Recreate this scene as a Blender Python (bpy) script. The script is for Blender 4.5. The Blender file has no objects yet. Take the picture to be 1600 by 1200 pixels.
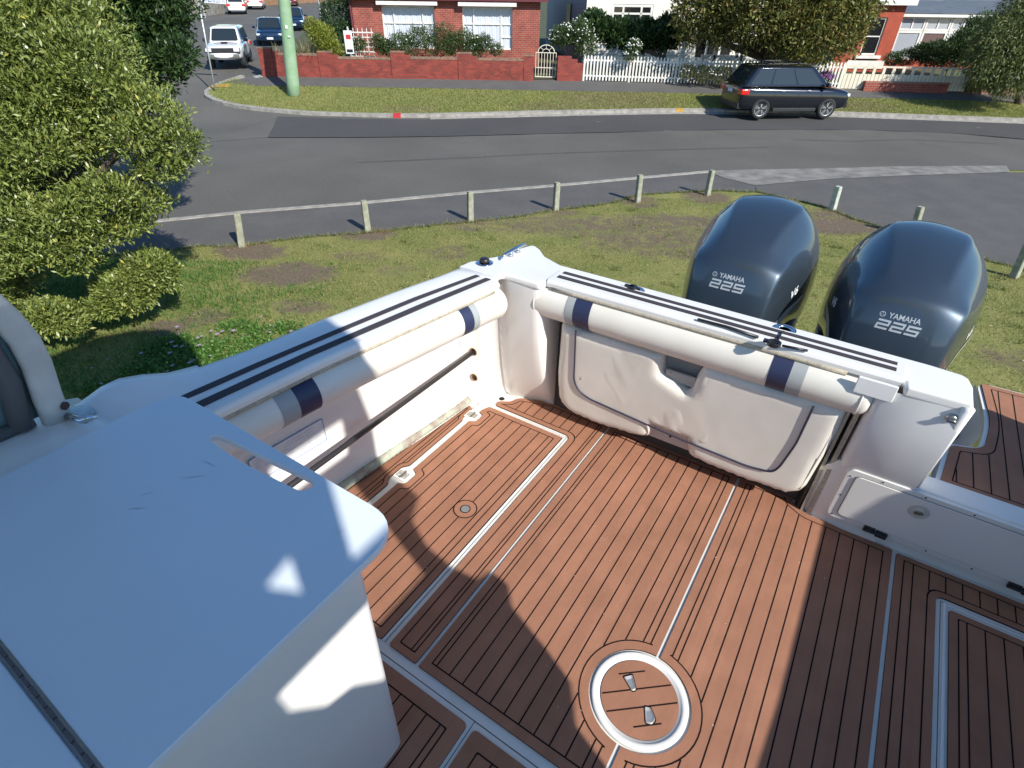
import bpy, bmesh, math, random
import numpy as np
from mathutils import Vector, Matrix
from mathutils.geometry import delaunay_2d_cdt
from mathutils.bvhtree import BVHTree
random.seed(7); rng = np.random.default_rng(7)
R_ = math.radians
scn = bpy.context.scene
COL = scn.collection

# ------------------------------------------------------------------ camera
CAM = Vector((0, 0, 4.2)); F = 865.0
cd = bpy.data.cameras.new("camera"); cam = bpy.data.objects.new("camera", cd); COL.objects.link(cam)
def _cam_matrix():
    W = [(0.99988553, 0.00871995, 0.01236467), (0.01513018, -0.57626188, -0.81712503), (0.0, 0.81721858, -0.57632785)]
    r = Vector(W[0]); d = Vector(W[1]); f = Vector(W[2])
    M = Matrix(((r.x, -d.x, -f.x), (r.y, -d.y, -f.y), (r.z, -d.z, -f.z))).to_4x4()
    M.translation = CAM
    return M, r, d, f
M, CX, CD, CF = _cam_matrix()
cam.matrix_world = M
cd.sensor_width = 36; cd.lens = F / 1600 * 36; cd.clip_start = 0.05; cd.clip_end = 1500
scn.camera = cam
def ray(px, py): return CX * ((px - 800) / F) + CD * ((py - 600) / F) + CF
# ------------------------------------------------------------------ light
SEL, SAZ = R_(36.5), R_(-50)
S = Vector((math.cos(SEL) * math.cos(SAZ), math.cos(SEL) * math.sin(SAZ), math.sin(SEL)))
w = bpy.data.worlds.new("World"); scn.world = w; w.use_nodes = True
nt = w.node_tree; nt.nodes.clear()
sky = nt.nodes.new('ShaderNodeTexSky'); sky.sky_type = 'NISHITA'; sky.sun_disc = False
sky.sun_elevation = SEL; sky.sun_rotation = math.atan2(S.x, S.y)
sky.ozone_density = 4.0; sky.air_density = 1.0; sky.dust_density = 0.3
bg = nt.nodes.new('ShaderNodeBackground'); bg.inputs[1].default_value = 0.13
wo = nt.nodes.new('ShaderNodeOutputWorld')
hs = nt.nodes.new('ShaderNodeHueSaturation'); hs.inputs['Saturation'].default_value = 1.15
nt.links.new(sky.outputs[0], hs.inputs['Color']); nt.links.new(hs.outputs[0], bg.inputs[0]); nt.links.new(bg.outputs[0], wo.inputs[0])
sd = bpy.data.lights.new("sun", 'SUN'); sd.energy = 4.8; sd.angle = R_(0.53); sd.color = (1, 0.955, 0.88)
so = bpy.data.objects.new("sun", sd); COL.objects.link(so)
so.rotation_euler = S.to_track_quat('Z', 'Y').to_euler()
scn.view_settings.view_transform = 'Standard'; scn.view_settings.look = 'None'
scn.view_settings.exposure = 0.42; scn.view_settings.gamma = 1.0
scn.render.resolution_x = 1024; scn.render.resolution_y = 768

# ------------------------------------------------------------------ materials
def mat(name, col, rough=0.5, metal=0.0, col2=None, scale=8.0, bump=0.0, bscale=None, coat=0.0, detail=6.0, contrast=(0.35, 0.65), trans=0.0, coords='Object', spec=0.5):
    m = bpy.data.materials.new(name); m.use_nodes = True
    n = m.node_tree; b = n.nodes['Principled BSDF']
    b.inputs['Base Color'].default_value = (*col, 1); b.inputs['Roughness'].default_value = rough
    b.inputs['Metallic'].default_value = metal; b.inputs['Coat Weight'].default_value = coat
    b.inputs['Coat Roughness'].default_value = 0.06
    b.inputs['Specular IOR Level'].default_value = spec
    if trans: b.inputs['Transmission Weight'].default_value = trans
    tc = n.nodes.new('ShaderNodeTexCoord')
    if col2 is not None:
        nz = n.nodes.new('ShaderNodeTexNoise'); nz.inputs['Scale'].default_value = scale; nz.inputs['Detail'].default_value = detail
        cr = n.nodes.new('ShaderNodeValToRGB')
        cr.color_ramp.elements[0].position = contrast[0]; cr.color_ramp.elements[1].position = contrast[1]
        cr.color_ramp.elements[0].color = (*col, 1); cr.color_ramp.elements[1].color = (*col2, 1)
        n.links.new(tc.outputs[coords], nz.inputs['Vector']); n.links.new(nz.outputs['Fac'], cr.inputs[0])
        n.links.new(cr.outputs[0], b.inputs['Base Color'])
    if bump:
        nb = n.nodes.new('ShaderNodeTexNoise'); nb.inputs['Scale'].default_value = bscale or scale * 4; nb.inputs['Detail'].default_value = 5
        bp = n.nodes.new('ShaderNodeBump'); bp.inputs['Strength'].default_value = bump; bp.inputs['Distance'].default_value = 0.01
        n.links.new(tc.outputs[coords], nb.inputs['Vector']); n.links.new(nb.outputs['Fac'], bp.inputs['Height'])
        n.links.new(bp.outputs[0], b.inputs['Normal'])
    return m
def leaf_mat(name, stops, rough=0.45, transl=0.3):
    m = bpy.data.materials.new(name); m.use_nodes = True; n = m.node_tree; b = n.nodes['Principled BSDF']
    at = n.nodes.new('ShaderNodeAttribute'); at.attribute_name = 'var'
    cr = n.nodes.new('ShaderNodeValToRGB'); e = cr.color_ramp.elements
    while len(e) > 1: e.remove(e[-1])
    e[0].position = stops[0][0]; e[0].color = (*stops[0][1], 1)
    for p, c in stops[1:]:
        k = e.new(p); k.color = (*c, 1)
    n.links.new(at.outputs['Fac'], cr.inputs[0]); n.links.new(cr.outputs[0], b.inputs['Base Color'])
    b.inputs['Roughness'].default_value = rough
    tr = n.nodes.new('ShaderNodeBsdfTranslucent'); n.links.new(cr.outputs[0], tr.inputs[0])
    mx = n.nodes.new('ShaderNodeMixShader'); mx.inputs[0].default_value = transl
    out = n.nodes['Material Output']
    n.links.new(b.outputs[0], mx.inputs[1]); n.links.new(tr.outputs[0], mx.inputs[2]); n.links.new(mx.outputs[0], out.inputs[0])
    return m
def brick_mat(name, c1, c2, mortar, bw=0.24, bh=0.086, ms=0.010):
    m = bpy.data.materials.new(name); m.use_nodes = True; n = m.node_tree; b = n.nodes['Principled BSDF']
    uv = n.nodes.new('ShaderNodeTexCoord')
    br = n.nodes.new('ShaderNodeTexBrick'); br.inputs['Scale'].default_value = 1.0
    br.inputs['Brick Width'].default_value = bw; br.inputs['Row Height'].default_value = bh; br.inputs['Mortar Size'].default_value = ms
    br.inputs['Color1'].default_value = (*c1, 1); br.inputs['Color2'].default_value = (*c2, 1); br.inputs['Mortar'].default_value = (*mortar, 1)
    nz = n.nodes.new('ShaderNodeTexNoise'); nz.inputs['Scale'].default_value = 2.3; nz.inputs['Detail'].default_value = 8
    mx = n.nodes.new('ShaderNodeMixRGB'); mx.blend_type = 'MULTIPLY'; mx.inputs[0].default_value = 0.55
    cr = n.nodes.new('ShaderNodeValToRGB'); cr.color_ramp.elements[0].position = .3; cr.color_ramp.elements[1].position = .62
    cr.color_ramp.elements[0].color = (.55, .5, .5, 1); cr.color_ramp.elements[1].color = (1.15, 1.1, 1.05, 1)
    n.links.new(uv.outputs['UV'], br.inputs['Vector']); n.links.new(uv.outputs['UV'], nz.inputs['Vector'])
    n.links.new(nz.outputs['Fac'], cr.inputs[0]); n.links.new(br.outputs['Color'], mx.inputs[1]); n.links.new(cr.outputs[0], mx.inputs[2])
    n.links.new(mx.outputs[0], b.inputs['Base Color']); b.inputs['Roughness'].default_value = 0.85
    bp = n.nodes.new('ShaderNodeBump'); bp.inputs['Strength'].default_value = 0.5; bp.inputs['Distance'].default_value = 0.01; bp.invert = True
    n.links.new(br.outputs['Fac'], bp.inputs['Height']); n.links.new(bp.outputs[0], b.inputs['Normal'])
    return m
def board_mat(name, c, pitch=0.15, dark=0.35):   # weatherboards: dark line under each board, from UV v
    m = bpy.data.materials.new(name); m.use_nodes = True; n = m.node_tree; b = n.nodes['Principled BSDF']
    uv = n.nodes.new('ShaderNodeTexCoord'); sp = n.nodes.new('ShaderNodeSeparateXYZ'); n.links.new(uv.outputs['UV'], sp.inputs[0])
    md = n.nodes.new('ShaderNodeMath'); md.operation = 'FRACT'; dv = n.nodes.new('ShaderNodeMath'); dv.operation = 'DIVIDE'; dv.inputs[1].default_value = pitch
    n.links.new(sp.outputs['Y'], dv.inputs[0]); n.links.new(dv.outputs[0], md.inputs[0])
    bp = n.nodes.new('ShaderNodeBump'); bp.inputs['Strength'].default_value = 1.0; bp.inputs['Distance'].default_value = 0.03; bp.invert = True
    n.links.new(md.outputs[0], bp.inputs['Height']); n.links.new(bp.outputs[0], b.inputs['Normal'])
    cr = n.nodes.new('ShaderNodeValToRGB'); e = cr.color_ramp.elements; cr.color_ramp.interpolation = 'LINEAR'
    e[0].position = 0.0; e[0].color = tuple(x * dark for x in c) + (1,); e[1].position = 0.12; e[1].color = (*c, 1)
    n.links.new(md.outputs[0], cr.inputs[0]); n.links.new(cr.outputs[0], b.inputs['Base Color'])
    b.inputs['Roughness'].default_value = 0.6
    return m

M_ = {}
M_['gel'] = mat('gelcoat', (.78, .765, .73), .32, col2=(.72, .70, .65), scale=3.0, coat=.25, contrast=(.45, .8))
M_['gelgrey'] = mat('moulded_nonslip', (.78, .775, .76), .5, col2=(.73, .72, .70), scale=5, bump=.12, bscale=350)
M_['deckwhite'] = mat('deck_gelcoat', (.70, .68, .63), .45, col2=(.58, .54, .44), scale=7, contrast=(.5, .85))
M_['teak'] = mat('foam_teak', (.38, .180, .110), .82, col2=(.318, .150, .091), scale=9, bump=.35, bscale=900, contrast=(.3, .7), spec=.25)
def plank_variation(m, pitch=.0545):
    n = m.node_tree; b = n.nodes['Principled BSDF']; src = b.inputs['Base Color'].links[0].from_socket
    tc = n.nodes.new('ShaderNodeTexCoord'); sp = n.nodes.new('ShaderNodeSeparateXYZ'); n.links.new(tc.outputs['Object'], sp.inputs[0])
    sn = n.nodes.new('ShaderNodeMath'); sn.operation = 'DIVIDE'; sn.inputs[1].default_value = pitch; n.links.new(sp.outputs['X'], sn.inputs[0])
    fl = n.nodes.new('ShaderNodeMath'); fl.operation = 'FLOOR'; n.links.new(sn.outputs[0], fl.inputs[0])
    wn = n.nodes.new('ShaderNodeTexWhiteNoise'); wn.noise_dimensions = '1D'; n.links.new(fl.outputs[0], wn.inputs['W'])
    mp = n.nodes.new('ShaderNodeMapping'); mp.inputs['Scale'].default_value = (60, 3, 1); n.links.new(tc.outputs['Object'], mp.inputs[0])
    nz = n.nodes.new('ShaderNodeTexNoise'); nz.inputs['Scale'].default_value = 1; nz.inputs['Detail'].default_value = 6; n.links.new(mp.outputs[0], nz.inputs['Vector'])
    n2 = n.nodes.new('ShaderNodeTexNoise'); n2.inputs['Scale'].default_value = 1.7; n2.inputs['Detail'].default_value = 9; n2.inputs['Roughness'].default_value = .7; n.links.new(tc.outputs['Object'], n2.inputs['Vector'])
    def mr(sock, lo, hi):
        k = n.nodes.new('ShaderNodeMapRange'); k.inputs['To Min'].default_value = lo; k.inputs['To Max'].default_value = hi; n.links.new(sock, k.inputs['Value']); return k.outputs[0]
    a = n.nodes.new('ShaderNodeMath'); a.operation = 'MULTIPLY'; n.links.new(mr(wn.outputs['Value'], .95, 1.05), a.inputs[0]); n.links.new(mr(nz.outputs['Fac'], .92, 1.08), a.inputs[1])
    c = n.nodes.new('ShaderNodeMath'); c.operation = 'MULTIPLY'; n.links.new(a.outputs[0], c.inputs[0]); n.links.new(mr(n2.outputs['Fac'], .78, 1.22), c.inputs[1])
    mx = n.nodes.new('ShaderNodeVectorMath'); mx.operation = 'SCALE'; n.links.new(src, mx.inputs[0]); n.links.new(c.outputs[0], mx.inputs['Scale']); n.links.new(mx.outputs[0], b.inputs['Base Color'])
plank_variation(M_['teak'])
M_['groove'] = mat('dark_caulk', (.012, .006, .005), .8, spec=.2)
M_['board'] = mat('bait_board', (.70, .76, .81), .34, col2=(.65, .71, .76), scale=2.2, bump=.03, bscale=60, contrast=(.3, .8))
M_['vinyl'] = mat('cream_vinyl', (.76, .725, .655), .42, col2=(.68, .64, .56), scale=5, bump=.05, bscale=420, contrast=(.35, .75))
M_['navy'] = mat('navy_vinyl', (.022, .030, .075), .45, bump=.04, bscale=120)
M_['greyv'] = mat('grey_vinyl', (.33, .35, .35), .5, bump=.1, bscale=120)
M_['pipe'] = mat('navy_piping', (.03, .03, .06), .5)
M_['strip'] = mat('dark_grip_strip', (.045, .038, .045), .8, bump=.3, bscale=500)
M_['velcro'] = mat('aged_velcro', (.55, .48, .36), .95, col2=(.40, .36, .29), scale=60, bump=.6, bscale=300)
M_['blackp'] = mat('black_plastic', (.018, .018, .020), .35)
M_['rubber'] = mat('rubber', (.02, .02, .02), .8)
M_['steel'] = mat('stainless_steel', (.62, .63, .65), .13, 1.0)
M_['dullsteel'] = mat('dull_steel', (.5, .5, .47), .35, 1.0, col2=(.35, .33, .28), scale=30)
M_['cowl'] = mat('cowl_paint', (.050, .072, .094), .42, 0.6, col2=(.056, .080, .104), scale=300, coat=1.0)
M_['cowldark'] = mat('cowl_dark_panel', (.012, .014, .018), .25, .3, coat=.8)
M_['silver'] = mat('silver_decal', (.55, .56, .56), .4, .3)
M_['hose'] = mat('weathered_hose', (.42, .46, .36), .8, col2=(.30, .24, .2), scale=14, bump=.7, bscale=60, contrast=(.4, .6))
M_['dark'] = mat('dark_void', (.008, .007, .006), .9)
M_['stain'] = mat('rust_stain', (.45, .28, .14), .8)
M_['glass'] = mat('tinted_glass', (.02, .028, .032), .05, 0.0, coat=.5)
M_['paneglass'] = mat('marine_glass', (.10, .17, .18), .08, 0.0, coat=.4)
M_['sticker'] = mat('label_print', (.10, .25, .55), .5)
M_['pilar'] = mat('aged_white_paint', (.62, .60, .56), .4, col2=(.52, .47, .43), scale=9)
# ------------------------------------------------------------------ builders
class MB:
    def __init__(s): s.v = []; s.f = []; s.m = []; s.uv = {}
    def add(s, vs, fs, mi=0, uvs=None):
        o = len(s.v); s.v += [tuple(p) for p in vs]
        for k, f in enumerate(fs):
            s.f.append([i + o for i in f]); s.m.append(mi)
            if uvs: s.uv[len(s.f) - 1] = uvs[k]
        return s
    def box(s, x0, x1, y0, y1, z0, z1, mi=0):
        if x0 > x1: x0, x1 = x1, x0
        if y0 > y1: y0, y1 = y1, y0
        if z0 > z1: z0, z1 = z1, z0
        v = [(x0,y0,z0),(x1,y0,z0),(x1,y1,z0),(x0,y1,z0),(x0,y0,z1),(x1,y0,z1),(x1,y1,z1),(x0,y1,z1)]
        return s.add(v, [(3,2,1,0),(4,5,6,7),(0,1,5,4),(1,2,6,5),(2,3,7,6),(3,0,4,7)], mi)
    def obox(s, c, ax, ay, az, mi=0):    # oriented box: centre, half-axis vectors
        c = Vector(c); ax = Vector(ax); ay = Vector(ay); az = Vector(az)
        v = [c + ax*i + ay*j + az*k for k in (-1,1) for j in (-1,1) for i in (-1,1)]
        return s.add(v, [(0,2,3,1),(4,5,7,6),(0,1,5,4),(1,3,7,5),(3,2,6,7),(2,0,4,6)], mi)
    def bar(s, a, b, w_, t_=None, mi=0, up=(0,0,1)):
        a = Vector(a); b = Vector(b); d = b - a; t_ = t_ or w_
        x = d.cross(Vector(up));
        if x.length < 1e-5: x = d.cross(Vector((1,0,0)))
        x.normalize(); y = x.cross(d).normalized()
        return s.obox((a+b)/2, x*w_/2, y*t_/2, d/2, mi)
    def tube(s, pts, r, n=10, mi=0, cap=True):
        pts = [Vector(p) for p in pts]; rs = r if isinstance(r, (list, tuple)) else [r]*len(pts)
        rings = []; prev = None
        for i, p in enumerate(pts):
            t = (pts[min(i+1, len(pts)-1)] - pts[max(i-1, 0)]).normalized()
            if prev is None:
                x = t.orthogonal().normalized()
            else:
                x = (prev - t * prev.dot(t)).normalized()
            prev = x; y = t.cross(x)
            rings.append([p + (x*math.cos(a) + y*math.sin(a))*rs[i] for a in [2*math.pi*k/n for k in range(n)]])
        vs = [q for rg in rings for q in rg]; fs = []
        for i in range(len(pts)-1):
            for k in range(n):
                fs.append((i*n+k, i*n+(k+1)%n, (i+1)*n+(k+1)%n, (i+1)*n+k))
        if cap:
            fs.append(tuple(range(n-1, -1, -1))); fs.append(tuple((len(pts)-1)*n + k for k in range(n)))
        return s.add(vs, fs, mi)
    def lathe(s, c, prof, n=24, axis=(0,0,1), mi=0):   # prof: [(r,h)]
        c = Vector(c); az = Vector(axis).normalized(); ax = az.orthogonal().normalized(); ay = az.cross(ax)
        vs = []; fs = []
        for r, h in prof:
            for k in range(n):
                a = 2*math.pi*k/n; vs.append(c + az*h + (ax*math.cos(a) + ay*math.sin(a))*r)
        for i in range(len(prof)-1):
            for k in range(n): fs.append((i*n+k, i*n+(k+1)%n, (i+1)*n+(k+1)%n, (i+1)*n+k))
        if prof[0][0] > 1e-6: fs.append(tuple(range(n-1, -1, -1)))
        if prof[-1][0] > 1e-6: fs.append(tuple((len(prof)-1)*n+k for k in range(n)))
        return s.add(vs, fs, mi)
    def loft(s, secs, closed=False, capends=False, mi=0, flip=False):
        n = len(secs[0]); vs = [p for sc in secs for p in sc]; fs = []
        for i in range(len(secs)-1):
            for k in range(n if closed else n-1):
                q = (i*n+k, i*n+(k+1)%n, (i+1)*n+(k+1)%n, (i+1)*n+k)
                fs.append(q[::-1] if flip else q)
        if capends:
            fs.append(tuple(range(n))[::-1 if not flip else 1]); fs.append(tuple((len(secs)-1)*n+k for k in range(n))[::1 if not flip else -1])
        return s.add(vs, fs, mi)
    def prism(s, poly, z0, z1, mtop=0, mside=0, hole=None):
        vs, fs = tri_poly(poly, [hole] if hole else [])
        n = len(vs)
        s.add([(x, y, z1) for x, y in vs], fs, mtop)
        s.add([(x, y, z0) for x, y in vs], [f[::-1] for f in fs], mside)
        for lp in [poly] + ([hole] if hole else []):
            k = len(lp); vv = [(x, y, z0) for x, y in lp] + [(x, y, z1) for x, y in lp]
            s.add(vv, [(i, (i+1) % k, k+(i+1) % k, k+i) for i in range(k)], mside)
        return s
    def build(s, name, mats, parent=None, smooth=False, bevel=0, bseg=2, subsurf=0, autos=None):
        me = bpy.data.meshes.new(name); me.from_pydata(s.v, [], s.f)
        if not isinstance(mats, (list, tuple)): mats = [mats]
        for q in mats: me.materials.append(q)
        me.polygons.foreach_set('material_index', s.m)
        if s.uv:
            ul = me.uv_layers.new(name='UVMap')
            for fi, uvs in s.uv.items():
                p = me.polygons[fi]
                for li, q in zip(p.loop_indices, uvs): ul.data[li].uv = q
        bm = bmesh.new(); bm.from_mesh(me)
        if not s.uv: bmesh.ops.remove_doubles(bm, verts=bm.verts, dist=1e-5)
        bmesh.ops.recalc_face_normals(bm, faces=bm.faces); bm.to_mesh(me); bm.free()
        if smooth: me.polygons.foreach_set('use_smooth', [True]*len(me.polygons))
        me.update()
        o = bpy.data.objects.new(name, me); COL.objects.link(o)
        if parent is not None: o.parent = parent
        if bevel:
            b = o.modifiers.new('bevel', 'BEVEL'); b.width = bevel; b.segments = bseg; b.limit_method = 'ANGLE'; b.angle_limit = R_(35)
            b.harden_normals = False
            me.polygons.foreach_set('use_smooth', [True]*len(me.polygons))
            wn = o.modifiers.new('wn', 'WEIGHTED_NORMAL')
        if subsurf:
            q = o.modifiers.new('sub', 'SUBSURF'); q.levels = subsurf; q.render_levels = subsurf
            me.polygons.foreach_set('use_smooth', [True]*len(me.polygons))
        return o
def tri_poly(poly, holes=(), step=None, extra=()):
    vs = [Vector(p) for p in poly]; es = [(i, (i+1) % len(poly)) for i in range(len(poly))]
    for h in holes:
        o = len(vs); vs += [Vector(p) for p in h]; es += [(o+i, o+(i+1) % len(h)) for i in range(len(h))]
    if step:
        P = np.array([(p[0], p[1]) for p in poly]); x0, y0 = P.min(0); x1, y1 = P.max(0)
        for i, x in enumerate(np.arange(x0+step/2, x1, step)):
            for y in np.arange(y0+step*(.25+.5*(i % 2)), y1, step):
                if inside((x, y), poly) and not any(inside((x, y), h) for h in holes) and edge_dist((x, y), poly) > step*.3: vs.append(Vector((x, y)))
    V, E_, Fc, *_ = delaunay_2d_cdt(vs, es, [], 1 if not holes else 1, 1e-6)
    V = [(v.x, v.y) for v in V]; out = []
    for f in Fc:
        c = (sum(V[i][0] for i in f)/len(f), sum(V[i][1] for i in f)/len(f))
        if inside(c, poly) and not any(inside(c, h) for h in holes):
            a, b, d = (V[f[0]], V[f[1]], V[f[2]])
            cr = (b[0]-a[0])*(d[1]-a[1])-(b[1]-a[1])*(d[0]-a[0])
            out.append(tuple(f) if cr > 0 else tuple(f)[::-1])
    return V, out
def inside(p, poly):
    x, y = p; c = False; n = len(poly); j = n-1
    for i in range(n):
        xi, yi = poly[i]; xj, yj = poly[j]
        if (yi > y) != (yj > y) and x < (xj-xi)*(y-yi)/(yj-yi)+xi: c = not c
        j = i
    return c
def edge_dist(p, poly):
    P = np.array(p); A = np.array(poly, float); B = np.roll(A, -1, 0); d = B-A
    t = np.clip(((P-A)*d).sum(1)/np.maximum((d*d).sum(1), 1e-12), 0, 1)
    return float(np.sqrt(((A+d*t[:, None]-P)**2).sum(1)).min())
def area(poly): return sum(poly[i][0]*poly[(i+1) % len(poly)][1]-poly[(i+1) % len(poly)][0]*poly[i][1] for i in range(len(poly)))/2
def inset(poly, d):
    if area(poly) < 0: poly = poly[::-1]
    n = len(poly); out = []
    for i in range(n):
        a = Vector(poly[i-1]); b = Vector(poly[i]); c = Vector(poly[(i+1) % n])
        u = (b-a).normalized(); v = (c-b).normalized()
        n1 = Vector((-u.y, u.x)); n2 = Vector((-v.y, v.x)); k = n1+n2
        k = k / max(k.length_squared/2, .35)
        out.append(tuple(b + k*d))
    return out
def rpoly(pts, r, n=5):
    out = []; N = len(pts); rs = r if isinstance(r, (list, tuple)) else [r]*N
    for i in range(N):
        a = Vector(pts[i-1]); b = Vector(pts[i]); c = Vector(pts[(i+1) % N]); rr = rs[i]
        if rr <= 0: out.append(tuple(b)); continue
        u = (a-b).normalized(); v = (c-b).normalized(); rr = min(rr, (a-b).length*.49, (c-b).length*.49)
        p = b+u*rr; q = b+v*rr
        for k in range(n+1):
            t = k/n; out.append(tuple(p*(1-t)**2 + b*2*t*(1-t) + q*t*t))
    return out
def empty(name, loc, rz=0, parent=None):
    o = bpy.data.objects.new(name, None); COL.objects.link(o); o.location = loc; o.rotation_euler = (0, 0, rz)
    o.empty_display_size = .2
    if parent: o.parent = parent
    return o
def tag(o, label=None, cat=None, group=None, kind=None):
    if label: o['label'] = label
    if cat: o['category'] = cat
    if group: o['group'] = group
    if kind: o['kind'] = kind
    return o
def children(o): return [c for c in o.children]
def copy_tree(o, parent=None):
    c = o.copy(); COL.objects.link(c)
    if parent is not None: c.parent = parent
    for ch in list(o.children): copy_tree(ch, c)
    return c

# ------------------------------------------------------------------ terrain
def T(x, y):
    if y < 22: return 0.0
    if y < 30:
        t = (y-22)/8; return .92*(t*t*(1.5-.5*t)) if t < 1 else .92
    return .92 + .028*(y-30)
def gp(px, py, dz=0.0):
    d = ray(px, py); t0 = 2.0; t = t0
    while t < 400:
        p = CAM + d*t
        if p.z < T(p.x, p.y)+dz: break
        t0 = t; t *= 1.02
    for _ in range(40):
        m = (t0+t)/2; p = CAM+d*m
        if p.z < T(p.x, p.y)+dz: t = m
        else: t0 = m
    return CAM + d*t
def gp2(px, py): p = gp(px, py); return (p.x, p.y)
def onplane(px, py, A, B):     # vertical plane through ground points A,B
    A = Vector((A[0], A[1], 0)); B = Vector((B[0], B[1], 0)); n = (B-A).cross(Vector((0, 0, 1)))
    d = ray(px, py); t = (A-CAM).dot(n)/d.dot(n); return CAM+d*t
def at_y(px, py, Y): d = ray(px, py); return CAM + d*(Y/d.y)
def drape(name, poly, dz, m, step=1.2, kind='structure', thick=0, mats=None, msidx=0):
    if area(poly) < 0: poly = poly[::-1]
    # densify edges
    pp = []
    for i in range(len(poly)):
        a = Vector(poly[i]); b = Vector(poly[(i+1) % len(poly)]); k = max(1, int((b-a).length/step))
        for j in range(k): pp.append(tuple(a.lerp(b, j/k)))
    V, Fc = tri_poly(pp, step=step)
    mb = MB(); mb.add([(x, y, T(x, y)+dz) for x, y in V], Fc, 0)
    if thick:
        k = len(pp); vv = [(x, y, T(x, y)+dz) for x, y in pp]+[(x, y, T(x, y)+dz-thick) for x, y in pp]
        mb.add(vv, [((i+1) % k, i, k+i, k+(i+1) % k) for i in range(k)], msidx)
    o = mb.build(name, mats or m); tag(o, kind=kind); return o
def strip_on(mb, pts, w_, dz, h, mi=0):
    """raised ribbon (kerb) along pts"""
    P = [Vector(p) for p in pts]; secs = []
    for i, p in enumerate(P):
        t = (P[min(i+1, len(P)-1)]-P[max(i-1, 0)]).normalized(); nn = Vector((-t.y, t.x))
        a = p-nn*w_/2; b = p+nn*w_/2
        za, zb = T(a.x, a.y)+dz, T(b.x, b.y)+dz
        secs.append([(a.x, a.y, za-.1), (a.x, a.y, za+h), (b.x, b.y, zb+h), (b.x, b.y, zb-.1)])
    mb.loft(secs, capends=False); return mb
def dens(pts, step=.5):
    out = []
    for i in range(len(pts)-1):
        a = Vector(pts[i]); b = Vector(pts[i+1]); k = max(1, int((b-a).length/step))
        for j in range(k): out.append(tuple(a.lerp(b, j/k)))
    out.append(tuple(pts[-1])); return out
# ================================================================== SETTING
from mathutils import noise as mn
def road_mat(name, c1, c2, sc=.35, speck=260, stain=.8):
    m = mat(name, c1, .9, col2=c2, scale=sc, bump=.35, bscale=140, contrast=(.35, .7), spec=.3)
    n = m.node_tree; b = n.nodes['Principled BSDF']; tc = n.nodes.new('ShaderNodeTexCoord')
    nz = n.nodes.new('ShaderNodeTexNoise'); nz.inputs['Scale'].default_value = 14; nz.inputs['Detail'].default_value = 12; nz.inputs['Roughness'].default_value = .85
    cr = n.nodes.new('ShaderNodeValToRGB'); cr.color_ramp.elements[0].position = .3; cr.color_ramp.elements[1].position = .72
    cr.color_ramp.elements[0].color = (.72, .72, .73, 1); cr.color_ramp.elements[1].color = (1.3, 1.28, 1.25, 1)
    mx = n.nodes.new('ShaderNodeMixRGB'); mx.blend_type = 'MULTIPLY'; mx.inputs[0].default_value = stain
    src = b.inputs['Base Color'].links[0].from_socket
    n.links.new(tc.outputs['Object'], nz.inputs['Vector']); n.links.new(nz.outputs['Fac'], cr.inputs[0])
    n.links.new(src, mx.inputs[1]); n.links.new(cr.outputs[0], mx.inputs[2]); n.links.new(mx.outputs[0], b.inputs['Base Color'])
    return m
M_['road'] = road_mat('asphalt_road', (.104, .100, .088), (.130, .124, .110), stain=1.0)
M_['roaddark'] = road_mat('newer_asphalt', (.068, .067, .066), (.078, .076, .074))
M_['path'] = road_mat('asphalt_path', (.098, .095, .091), (.118, .114, .107), sc=1.2)
M_['conc'] = mat('concrete', (.36, .34, .30), .9, col2=(.22, .205, .18), scale=5, bump=.5, bscale=60, contrast=(.35, .7))
M_['concworn'] = mat('worn_concrete', (.13, .125, .115), .9, col2=(.29, .275, .24), scale=2.5, bump=.5, bscale=60, contrast=(.3, .75), detail=12)
M_['yard'] = mat('garden_soil', (.07, .06, .035), .95, col2=(.06, .09, .025), scale=1.2)
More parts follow.
